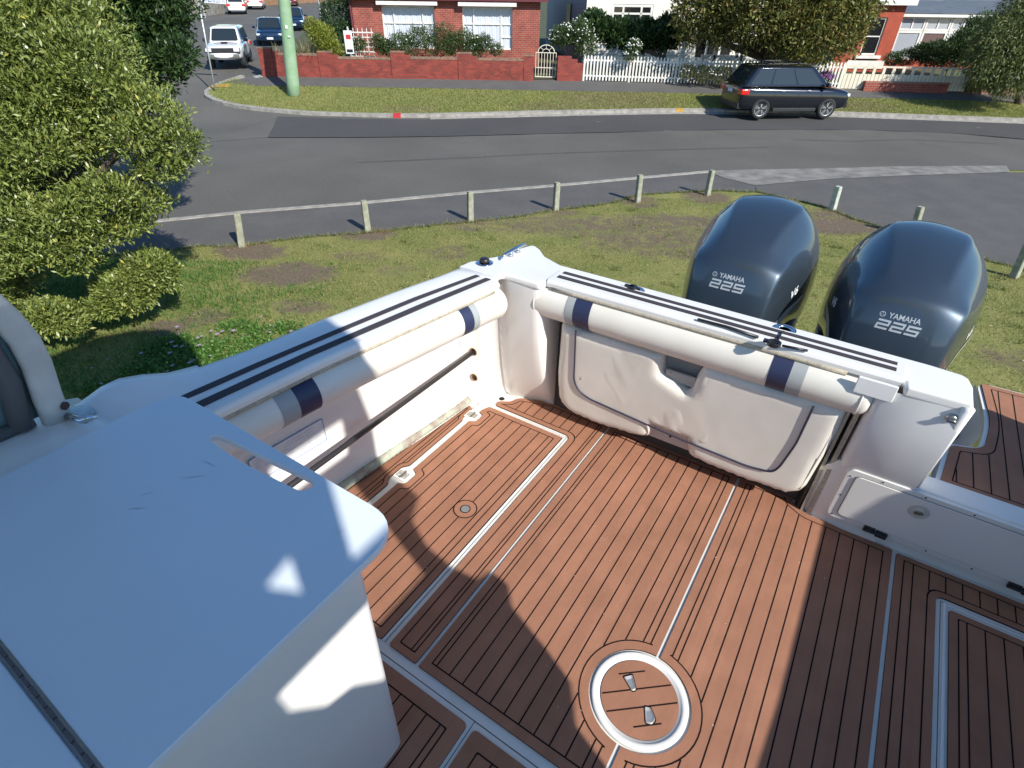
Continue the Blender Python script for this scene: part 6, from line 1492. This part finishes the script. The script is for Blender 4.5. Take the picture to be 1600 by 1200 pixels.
M_['bark'] = mat('bark', (.11, .085, .065), .95, col2=(.07, .055, .04), scale=8, bump=.7, bscale=25)
LM = {
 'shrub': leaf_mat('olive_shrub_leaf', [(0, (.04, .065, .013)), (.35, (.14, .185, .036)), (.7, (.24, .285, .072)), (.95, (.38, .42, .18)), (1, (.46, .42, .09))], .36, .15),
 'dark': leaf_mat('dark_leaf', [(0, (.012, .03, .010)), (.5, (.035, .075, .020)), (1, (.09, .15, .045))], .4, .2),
 'bronze': leaf_mat('bronze_leaf', [(0, (.06, .06, .018)), (.35, (.14, .15, .04)), (.65, (.22, .24, .06)), (.85, (.28, .17, .06)), (1, (.38, .33, .13))], .5, .3),
 'mid': leaf_mat('mid_green_leaf', [(0, (.02, .045, .012)), (.5, (.06, .11, .03)), (1, (.15, .2, .07))], .45, .22),
 'lime': leaf_mat('lime_leaf', [(0, (.10, .14, .015)), (.5, (.22, .26, .03)), (1, (.38, .38, .06))], .5, .3),
 'flax': leaf_mat('flax_leaf', [(0, (.10, .11, .045)), (.5, (.19, .18, .08)), (1, (.32, .28, .15))], .6, .2),
 'bright': leaf_mat('strap_leaf', [(0, (.04, .10, .015)), (.5, (.09, .19, .03)), (1, (.20, .32, .07))], .5, .3),
 'weep': leaf_mat('weeping_leaf', [(0, (.05, .06, .015)), (.5, (.12, .15, .04)), (1, (.22, .24, .08))], .5, .25),
 'white': mat('white_blossom', (.75, .74, .70), .7),
 'purple': mat('purple_blossom', (.22, .05, .28), .7)}
def lobes_px(specs, base):     # (px, py, world Y, radius metres, squash) -> local lobes
    out = []
    for px, py, Yd, r, *sq in specs:
        p = at_y(px, py, Yd)-base; k = sq[0] if sq else 1
        out.append(((p.x, p.y, p.z), (r, r*.9, r*k)))
    return out
def plant(name, px, py, lab, cat, specs, m, n, size, trunk=None, grp=None, base=None, dz=.1, **kw):
    b = base if base is not None else gp(px, py)+Vector((0, 0, dz)); e = empty(name, b); tag(e, lab, cat, grp)
    lb_ = lobes_px(specs, b); leaf_mesh('crown' if 'tree' in name else 'foliage', lb_, m, n, size, par=e, **kw)
    mb = MB(); tr = trunk or .03
    top = sum((Vector(c) for c, _ in lb_), Vector())/len(lb_)
    mid = Vector((top.x*.3, top.y*.3, max(.2, top.z*.45))); mb.tube([Vector((0, 0, -.15)), mid*.5, mid], [tr, tr*.85, tr*.7], 8)
    for c, r in lb_: c = Vector(c); mb.tube([mid*.9, mid.lerp(c, .5)+Vector((0, 0, -.08*r[2])), c], [tr*.6, tr*.4, tr*.15], 6)
    mb.build('trunk' if 'tree' in name else 'stem', M_['bark'], e, smooth=True); return e, lb_
# big leafy shrub tree at the left
big = gp(40, 500); 
bigs = [(40, 60, 8.0, .95, .8), (-60, 40, 7.8, 1.2), (120, 115, 7.7, .70, .8), (70, 150, 7.4, .55, .7), (170, 150, 7.6, .50, .7), (-20, 170, 7.2, .8, .7), (235, 185, 7.6, .45, .8), (272, 225, 7.5, .36, .8), (205, 212, 7.3, .36, .65), (250, 262, 7.4, .32, .55),
        (60, 235, 7.0, .42, .55), (-10, 260, 6.9, .55, .6), (130, 215, 7.4, .35, .6), (165, 300, 7.1, .45, .5), (225, 315, 7.3, .36, .5), (100, 330, 6.9, .50, .45), (30, 340, 6.7, .55, .5), (150, 365, 7.0, .40, .45), (205, 350, 7.2, .30, .5), (60, 385, 6.6, .50, .4), (-20, 390, 6.5, .6, .5), (120, 405, 6.8, .28, .6), (-70, 460, 6.6, .9, .6), (-60, 300, 7.4, 1.1), (30, 20, 8.6, 1.1),
        (90, 240, 8.8, .8, .8), (60, 370, 8.2, .6, .6)]
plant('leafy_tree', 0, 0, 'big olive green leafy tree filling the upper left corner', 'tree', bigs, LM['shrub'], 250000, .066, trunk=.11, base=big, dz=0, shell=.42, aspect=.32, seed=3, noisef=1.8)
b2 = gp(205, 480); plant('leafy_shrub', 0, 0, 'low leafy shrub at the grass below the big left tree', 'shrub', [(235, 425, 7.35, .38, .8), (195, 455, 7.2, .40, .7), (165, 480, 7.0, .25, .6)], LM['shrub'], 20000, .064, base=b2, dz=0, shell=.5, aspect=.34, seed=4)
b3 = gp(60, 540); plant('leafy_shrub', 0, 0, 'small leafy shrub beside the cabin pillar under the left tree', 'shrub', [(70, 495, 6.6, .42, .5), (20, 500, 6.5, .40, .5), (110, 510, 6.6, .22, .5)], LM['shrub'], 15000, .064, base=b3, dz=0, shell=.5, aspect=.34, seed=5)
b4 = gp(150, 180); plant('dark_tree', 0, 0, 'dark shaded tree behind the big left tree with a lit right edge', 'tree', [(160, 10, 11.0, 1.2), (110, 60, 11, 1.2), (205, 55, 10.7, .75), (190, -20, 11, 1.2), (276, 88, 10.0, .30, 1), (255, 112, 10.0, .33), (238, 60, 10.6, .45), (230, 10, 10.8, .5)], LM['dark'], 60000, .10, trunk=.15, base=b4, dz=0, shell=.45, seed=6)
# trees across the street
bt = gp(1180, 132); plant('bronze_tree', 1180, 132, 'large bronze green street tree with leaning trunks behind the dark SUV', 'tree',
  [(1095, 15, 28.5, 1.3), (1140, 30, 28.3, 1.2, .8), (1180, 10, 28, 1.5), (1215, 45, 27.5, .9), (1260, 20, 27.5, 1.5), (1320, 25, 27.5, 1.2), (1080, 52, 28.5, .6), (1120, 62, 28.2, .4), (1235, 75, 27.3, .7, .9), (1295, 70, 27.2, .9, .8), (1325, 62, 27.4, .7), (1345, 20, 27.6, .8), (1250, 50, 27.2, .9), (1210, -30, 28, 2.4), (1300, -30, 28, 2.2), (1120, -20, 29, 1.8), (1260, 85, 27.2, .7, .6)], LM['bronze'], 62000, .17, trunk=.26, dz=.1, shell=.3, aspect=.4, seed=8)
mb = MB()
bt2 = empty('bronze_tree_trunk', gp(1185, 133)) if False else None
by = gp(1060, 120); plant('garden_tree', 1055, 128, 'dark green spreading tree behind the white picket fence', 'tree', [(930, 42, 31, .75, .7), (965, 52, 31, .85, .7), (1000, 62, 30.8, .9, .6), (1038, 56, 30.8, .9, .7), (1005, 46, 31.2, .7, .6), (925, 28, 31.3, .45, .7), (1045, 45, 31, .6)], LM['dark'], 26000, .17, trunk=.10, dz=.1, shell=.3, aspect=.42, seed=9)
e, _l = plant('rose_bush', 895, 124, 'rose bush full of white blooms beside the shaded weatherboard wall', 'bush', [(880, 55, 29.8, .65, .7), (905, 50, 29.8, .65, .8), (915, 72, 29.6, .55, 1), (870, 62, 29.8, .4, .7)], LM['mid'], 9000, .10, trunk=.03, dz=.1, shell=.3, seed=10)
def blooms(e, lb_, n, m, size=.045, seed=2, top=True):
    g = np.random.default_rng(seed); mb = MB()
    for i in range(n):
        c, r = lb_[g.integers(len(lb_))]; d = g.normal(size=3); d /= np.linalg.norm(d); d[1] = -abs(d[1]); d[2] = abs(d[2])*(1 if top else .5)
        p = Vector(c)+Vector(d*np.array(r)*1.08); s = size*(.6+.8*g.random())
        mb.add([p+Vector((0, 0, s)), p+Vector((s, 0, 0)), p-Vector((0, 0, s*.7)), p-Vector((s, 0, 0)), p-Vector((0, s, 0))], [(0, 1, 4), (1, 2, 4), (2, 3, 4), (3, 0, 4)])
    o = mb.build('blossoms', m, e); tag(o, kind='stuff'); return o
blooms(e, _l, 90, LM['white'], .035)
e, _l = plant('rose_bush', 988, 128, 'small white flowering bush poking over the picket fence', 'bush', [(990, 72, 28.9, .35, .8), (985, 85, 28.8, .3, .8)], LM['mid'], 2200, .09, dz=.1, seed=12); blooms(e, _l, 45, LM['white'], .04)
# shrubs behind the brick wall
for i, (specs, lab, mk, n, sz) in enumerate([
  ([(505, 60, 30.0, .62, 1.0), (520, 78, 29.8, .5, .9), (490, 45, 30.3, .45)], 'lime yellow shrub left of the brick house corner', 'lime', 8000, .10),
  ([(562, 70, 30.4, .35, .9), (548, 76, 30.3, .28), (590, 68, 30.5, .4)], 'grey green shrub by the trellis and the little white sign', 'mid', 4500, .085),
  ([(605, 76, 30.6, .45, .8), (640, 74, 30.6, .55, .8), (625, 66, 30.7, .62, .7), (655, 58, 30.7, .60, .8), (600, 72, 30.5, .4, .8)], 'left dark green hedge bush in front of the curtained window', 'mid', 11000, .085),
  ([(675, 74, 30.5, .55, .8), (710, 70, 30.6, .6, .8), (690, 56, 30.7, .68, .8), (725, 62, 30.6, .62, .8), (700, 75, 30.4, .5, .7)], 'middle hedge bush between the two curtained windows', 'mid', 12000, .085),
  ([(740, 72, 30.4, .5, .8), (755, 68, 30.5, .50, .8), (775, 78, 30.4, .35, .8)], 'right hedge bush below the second curtained window', 'mid', 7000, .085)]):
    c = at_y(specs[0][0], 128, specs[0][2]); b = Vector((c.x, specs[0][2], T(c.x, specs[0][2])+.1)); e, _l = plant('garden_shrub', 0, 0, lab, 'shrub', specs, LM[mk], n, sz, base=b, dz=0, seed=20+i, shell=.25, grp='shrubs behind the brick garden wall')
    if i in (2, 4): blooms(e, _l, 10, LM['white'], .035, seed=i)
def strap(name, px, py, Yd, r, hgt, n, lab, mk, wd=.035, spread=.6, seed=1, cat='plant', grp=None):
    p = at_y(px, py, Yd); b = Vector((p.x, p.y, T(p.x, p.y)+.1)); e = empty(name, b); tag(e, lab, cat, grp); g = np.random.default_rng(seed); V = []; var = []; F_ = []
    for i in range(n):
        a = g.random()*6.283; q = g.random()**.5*r*.5; lean = spread*g.random(); h = hgt*(.6+.4*g.random()); o = np.array([math.cos(a)*q, math.sin(a)*q, 0]); out = np.array([math.cos(a), math.sin(a), 0]); sd = np.array([-math.sin(a), math.cos(a), 0])*wd*.5
        k = len(V)
        for t in (0, .35, .7, 1.0):
            c = o+out*lean*h*t**1.8+np.array([0, 0, h*(t-.25*lean*t*t)]); ww = (1-t)**.6+.05; V += [tuple(c-sd*ww), tuple(c+sd*ww)]; var += [g.random()]*2
        v0 = var[k]; var[k:] = [v0]*8
        for j in range(3): F_.append((k+2*j, k+2*j+1, k+2*j+3, k+2*j+2))
    me = bpy.data.meshes.new('leaves'); me.from_pydata(V, [], F_); at = me.attributes.new('var', 'FLOAT', 'POINT'); at.data.foreach_set('value', var); me.materials.append(LM[mk]); o = bpy.data.objects.new('leaves', me); COL.objects.link(o); o.parent = e
    MB().lathe((0, 0, -.1), [(r*.25, 0), (r*.2, .15), (0, .2)], 10).build('crown_base', M_['bark'], e)
strap('flax_plant', 480, 84, 30.1, 1.0, 1.5, 260, 'spiky buff flax plant right of the power pole behind the wall', 'flax', .06, .9, 1)
strap('flax_plant', 432, 74, 30.1, .8, 1.3, 160, 'spiky flax plant left of the power pole beside the white four wheel drive', 'flax', .05, 1.1, 2)
strap('strap_leaf_clump', 748, 86, 29.8, .9, .55, 260, 'bright strap leaf clump spilling over the wall under the right window', 'bright', .03, 1.6, 3)
strap('strap_leaf_clump', 786, 88, 29.8, .9, .55, 260, 'bright strap leaf clump spilling over the wall left of the iron gate', 'bright', .03, 1.6, 4)
strap('cordyline_plant', 745, 74, 30.6, .5, 1.5, 70, 'tall spiky plant in front of the second curtained window', 'mid', .035, .9, 5)
strap('strap_leaf_clump', 900, 95, 29.8, .5, .8, 120, 'dark strap leaf clump behind the short brick wall piece', 'bright', .035, .9, 6)
# right hand garden
e, _l = plant('garden_shrub', 1470, 140, 'silvery broad leafed shrub in front of the sunroom windows', 'shrub', [(1460, 85, 30.5, .75, .7), (1495, 80, 30.5, .85, .8), (1440, 82, 30.8, .5, .7), (1520, 70, 30.5, .9), (1530, 50, 31, .8)], LM['mid'], 16000, .15, dz=.1, seed=31, shell=.3)
e, _l = plant('garden_shrub', 1400, 135, 'low green bush behind the cream fence below the red wall', 'shrub', [(1395, 92, 31.2, .4, .7), (1415, 90, 31.2, .5, .7)], LM['mid'], 4000, .09, dz=.1, seed=32)
e, _l = plant('garden_shrub', 1530, 148, 'bright green shrub at the right end of the cream fence', 'shrub', [(1530, 125, 28.6, .6, .9), (1515, 132, 28.4, .4, .8)], LM['bright'], 6000, .10, dz=.1, seed=33)
plant('weeping_tree', 1590, 166, 'drooping olive green tree at the right edge of the far verge', 'tree', [(1590, 60, 26.5, 1.5, .9), (1560, 80, 26, 1.1, 1.1), (1585, 110, 25.5, .9, 1.2), (1640, 70, 26, 1.5), (1620, 20, 27, 1.5), (1540, 105, 25.6, .5, 1.2), (1560, 130, 25.3, .35, 1.1)], LM['weep'], 46000, .16, trunk=.16, dz=.1, droop=1.3, seed=34, shell=.3, aspect=.22)
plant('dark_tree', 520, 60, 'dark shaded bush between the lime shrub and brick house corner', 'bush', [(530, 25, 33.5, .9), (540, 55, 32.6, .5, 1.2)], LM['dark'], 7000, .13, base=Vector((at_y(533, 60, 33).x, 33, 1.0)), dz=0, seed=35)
# fence climbers
e, _l = plant('climbing_rose', 1070, 137, 'climbing plant with pink and white flowers woven along the picket fence', 'plant', [(1075, 112, 28.6, .35, .9), (1100, 115, 28.6, .45, .8), (1130, 118, 28.4, .45, .9)], LM['bronze'], 3500, .08, dz=.1, seed=36); blooms(e, _l, 40, LM['white'], .035)
e, _l = plant('flowering_shrub', 1290, 141, 'small shrub with purple flowers by the fence in front of the SUV bonnet', 'plant', [(1288, 122, 28.3, .35, .8)], LM['mid'], 1600, .08, dz=.1, seed=37); blooms(e, _l, 16, LM['purple'], .07)
# trellis, sale sign
p = at_y(560, 60, 31.6); e = empty('garden_trellis', (p.x, p.y, 1.0)); tag(e, 'white timber trellis against the brick house at its left corner', 'trellis'); mb = MB()
for i in range(6): mb.box(-.45+i*.22, -.42+i*.22, 0, .02, .2, 1.75)
for i in range(7): mb.box(-.5, .75, -.02, -.001, .35+i*.2, .40+i*.2)
mb.build('lattice', M_['wpaint'], e); MB().box(-.5, -.45, .021, .06, 0, 1.8).build('trellis_post', M_['wpaint'], e)
p = at_y(545, 66, 30.0); e = empty('real_estate_sign', (p.x, p.y, T(p.x, p.y)+.1)); tag(e, 'small white sign with red print standing behind the brick wall', 'sign'); zc = p.z-T(p.x, p.y)-.1
MB().box(-.19, .19, -.01, .01, zc-.46, zc+.46).build('sign_board', M_['signw'], e); MB().tube([(0, .03, 0), (0, .03, zc+.3)], .025, 6).build('sign_stake', M_['post'], e)
mb = MB(); mb.box(-.10, .12, -.016, -.0105, zc+.12, zc+.30); mb.build('red_print', M_['redp'], e); mb = MB(); mb.box(-.14, .14, -.016, -.0105, zc-.40, zc-.28); mb.build('dark_print', M_['trimb'], e)

# ---- grass blades on the near turf, verge grass, clover
def blades(name, pts, hmin, hmax, wd, m, seed, lean=.5):
    g = np.random.default_rng(seed); P = np.array(pts); k = len(P); a = g.random(k)*6.283; h = hmin+(hmax-hmin)*g.random(k)**1.5
    sd = np.stack([np.cos(a), np.sin(a), np.zeros(k)], 1)*wd*(.6+.8*g.random(k))[:, None]; ln = np.stack([g.normal(size=k), g.normal(size=k), np.zeros(k)], 1)*(h*lean)[:, None]
    V = np.stack([P-sd*.5, P+sd*.5, P+ln+np.stack([np.zeros(k), np.zeros(k), h], 1)], 1).reshape(-1, 3)
    me = bpy.data.meshes.new(name); me.vertices.add(k*3); me.vertices.foreach_set('co', V.ravel()); me.loops.add(k*3); me.loops.foreach_set('vertex_index', np.arange(k*3)); me.polygons.add(k); me.polygons.foreach_set('loop_start', np.arange(0, k*3, 3)); me.polygons.foreach_set('loop_total', np.full(k, 3)); me.update()
    at = me.attributes.new('var', 'FLOAT', 'POINT'); at.data.foreach_set('value', np.repeat(g.random(k), 3)); me.materials.append(m); o = bpy.data.objects.new(name, me); COL.objects.link(o); tag(o, kind='stuff'); return o
GM = leaf_mat('grass_blade', [(0, (.06, .11, .018)), (.35, (.13, .185, .036)), (.62, (.22, .25, .065)), (.82, (.32, .30, .11)), (1, (.54, .47, .24))], .7, .35)
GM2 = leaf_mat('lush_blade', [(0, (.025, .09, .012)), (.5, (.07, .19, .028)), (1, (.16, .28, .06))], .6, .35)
g = np.random.default_rng(5); gpoly = [(x, y) for x, y in gl2]+[(40, 8), (14, 2.5), (-13, 2.5)]
pts = []; lush = []
cand = np.stack([g.uniform(-12, 12, 700000), g.uniform(3.2, 14.2, 700000)], 1)
# edge height per x for a fast test
ex = np.array([p[0] for p in gl2]); ey = np.array([p[1] for p in gl2]); oi = np.argsort(ex); lim = np.interp(cand[:, 0], ex[oi], ey[oi])
cand = cand[cand[:, 1] < lim-.02]
loc = np.array(bmi.inverted())[:3, :3] @ np.concatenate([cand.T-np.array([[boat.location.x], [boat.location.y]]), np.zeros((1, len(cand)))])
out_b = ~((loc[0] > -.3) & (loc[0] < 2.9) & (loc[1] < .3)); cand = cand[out_b]
M2 = np.array([[c[0], c[1], c[2], c[3], c[4]] for c in SP]); dmx = np.zeros(len(cand))
for cx, cy, rx, ry, st in M2:
    d_ = ((cand[:, 0]-cx)/rx)**2+((cand[:, 1]-cy)/ry)**2; dmx = np.maximum(dmx, st*np.clip(1-np.maximum(0, d_-.4)/1.8, 0, 1)*(d_ < 2.2))
wv = .5+.5*np.sin(cand[:, 0]*2.1+np.sin(cand[:, 1]*1.7)*2)*np.sin(cand[:, 1]*2.6+cand[:, 0]*.6)
keep = g.random(len(cand)) < np.clip((1-dmx*1.05)*(.22+.5*wv), .015, 1); C = cand[keep]; wv2 = wv[keep]
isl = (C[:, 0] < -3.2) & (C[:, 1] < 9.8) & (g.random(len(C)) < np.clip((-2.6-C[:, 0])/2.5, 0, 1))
blades('grass', np.concatenate([C[~isl], np.zeros(((~isl).sum(), 1))], 1), .014, .05, .008, GM, 6)
clm = C[(np.sin(C[:, 0]*5.3+np.sin(C[:, 1]*4.1))*np.sin(C[:, 1]*6.1+C[:, 0]) > .80)]; blades('grass_clumps', np.concatenate([clm, np.zeros((len(clm), 1))], 1), .03, .10, .010, GM, 16, .6)
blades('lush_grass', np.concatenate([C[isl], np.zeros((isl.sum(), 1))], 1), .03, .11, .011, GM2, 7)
# grass growing over the path edge, weeds at post feet
E_ = np.array(gl2)[np.arange(len(gl2))]; k = 9000; t = g.integers(0, len(E_)-1, k); f = g.random(k)[:, None]; P = E_[t]*(1-f)+E_[t+1]*f+g.normal(size=(k, 2))*.035
blades('edge_grass', np.concatenate([P, np.full((k, 1), .01)], 1), .02, .085, .009, GM, 8, .7)
DM = leaf_mat('dry_weed', [(0, (.18, .12, .05)), (1, (.40, .26, .14))], .8, .2)
P = []
for (b, t_, lab) in BOL:
    q = gp(*b); 
    for _ in range(160): P.append((q.x+g.normal()*.16, q.y+g.normal()*.08, .0))
q = gp(590, 362)
for _ in range(250): P.append((q.x+g.normal()*.16, q.y+g.normal()*.04, .0))
blades('dry_weeds', P, .02, .10, .006, DM, 9, .8)
# verge blades
vv = verge.data.vertices; vb = np.array([(p[0], p[1]) for p in vp]); k = 90000
xs_v = g.uniform(vb[:, 0].min(), min(22, vb[:, 0].max()), k*3); ys_v = g.uniform(vb[:, 1].min(), vb[:, 1].max(), k*3)
lowr = np.array(fkw_s); upr = np.array(flw[2:]); lo_ = np.interp(xs_v, lowr[np.argsort(lowr[:, 0]), 0], lowr[np.argsort(lowr[:, 0]), 1]); hi_ = np.interp(xs_v, upr[np.argsort(upr[:, 0]), 0], upr[np.argsort(upr[:, 0]), 1])
ok = (ys_v > lo_+.15) & (ys_v < hi_-.05) & (xs_v > -16) & (ys_v < 29.5); xs_v = xs_v[ok][:k]; ys_v = ys_v[ok][:k]
def np_inside(P, poly):
    x, y = P[:, 0], P[:, 1]; c = np.zeros(len(P), bool); j = len(poly)-1
    for i in range(len(poly)):
        xi, yi = poly[i]; xj, yj = poly[j]
        if yi != yj: c ^= ((yi > y) != (yj > y)) & (x < (xj-xi)*(y-yi)/(yj-yi)+xi)
        j = i
    return c
ex_ = np.stack([g.uniform(-17, -8, 75000), g.uniform(21, 31, 75000)], 1); ex_ = ex_[np_inside(ex_, vp)]; sel = xs_v > -8
xs_v = np.concatenate([xs_v[sel], [q[0] for q in ex_]]); ys_v = np.concatenate([ys_v[sel], [q[1] for q in ex_]])
GM3 = leaf_mat('verge_blade', [(0, (.12, .17, .03)), (.5, (.24, .27, .07)), (1, (.44, .40, .19))], .8, .4)
blades('verge_grass', [(x, y, T(x, y)+.11) for x, y in zip(xs_v, ys_v)], .03, .09, .022, GM3, 10)
# clover patch with pale flowers beside the boat
pc = [gp(300, 545), gp(340, 560), gp(270, 560), gp(400, 520), gp(250, 590), gp(180, 620), gp(330, 590)]; V = []; k = 9000; Pl = []
for i in range(k):
    c = pc[i % len(pc)]; Pl.append((c.x+g.normal()*.30, c.y+g.normal()*.22))
lb_ = [((c.x+q[0], c.y+q[1], .0), (.32, .26, .06)) for c in pc for q in ((0, 0), (.4, .1), (-.35, .15), (.1, -.3))]
o = leaf_mesh('clover_patch', lb_, leaf_mat('clover_leaf', [(0, (.03, .09, .012)), (.5, (.08, .19, .03)), (1, (.16, .28, .06))], .5, .25), 26000, .034, aspect=.8, shell=.0, seed=41); tag(o, kind='stuff')
mb = MB()
for i in range(34):
    c = pc[i % len(pc)]; p = Vector((c.x+g.normal()*.35, c.y+g.normal()*.25, .12)); s = .014+.012*g.random()
    for j in range(5):
        a = j*1.2566; mb.add([p, p+Vector((math.cos(a-.5)*s, math.sin(a-.5)*s, .004)), p+Vector((math.cos(a)*s*1.6, math.sin(a)*s*1.6, 0)), p+Vector((math.cos(a+.5)*s, math.sin(a+.5)*s, .004))], [(0, 1, 2, 3)])
tag(mb.build('clover_flowers', mat('mauve_petal', (.36, .27, .37), .7)), kind='stuff')

mb = MB(); g = np.random.default_rng(77)
for i in range(900):
    x = g.uniform(-7, 9); y = g.uniform(4.5, 13.5)
    if y > np.interp(x, ex[oi], ey[oi])-.05: continue
    a = g.random()*6.28; l_ = .012+.03*g.random(); w__ = .003+.006*g.random(); c_, s_ = math.cos(a), math.sin(a); z = .02+.02*g.random()
    mb.add([(x-c_*l_, y-s_*l_, z), (x+s_*w__, y-c_*w__, z+.006), (x+c_*l_, y+s_*l_, z+.003), (x-s_*w__, y+c_*w__, z)], [(0, 1, 2, 3)])
tag(mb.build('dead_leaves', mat('straw_litter', (.46, .36, .20), .9, col2=(.30, .17, .07), scale=.9)), kind='stuff')

M_['crack'] = mat('tar_seal_line', (.035, .034, .033), .8)
for k, pts in enumerate(([(300, 226), (345, 221), (392, 218), (418, 216)], [(560, 255), (700, 249), (860, 241), (1010, 236), (1200, 231)], [(1240, 219), (1330, 222), (1420, 219), (1560, 226)], [(360, 205), (400, 196), (432, 184)])):
    w_ = dens([gp2(*p) for p in pts], .35); w_ = [(x, y+.04*mn.noise(Vector((x*1.3, k, 0)))) for x, y in w_]; mb = MB(); V = []; 
    for i, (x, y) in enumerate(w_):
        h_ = .012+.012*abs(mn.noise(Vector((x*3, k, 5)))); V += [(x, y-h_, T(x, y)+.034), (x, y+h_, T(x, y+h_)+.034)]
    mb.add(V, [(2*i, 2*i+2, 2*i+3, 2*i+1) for i in range(len(w_)-1)]); tag(mb.build('road_crack_seal', M_['crack']), kind='structure')
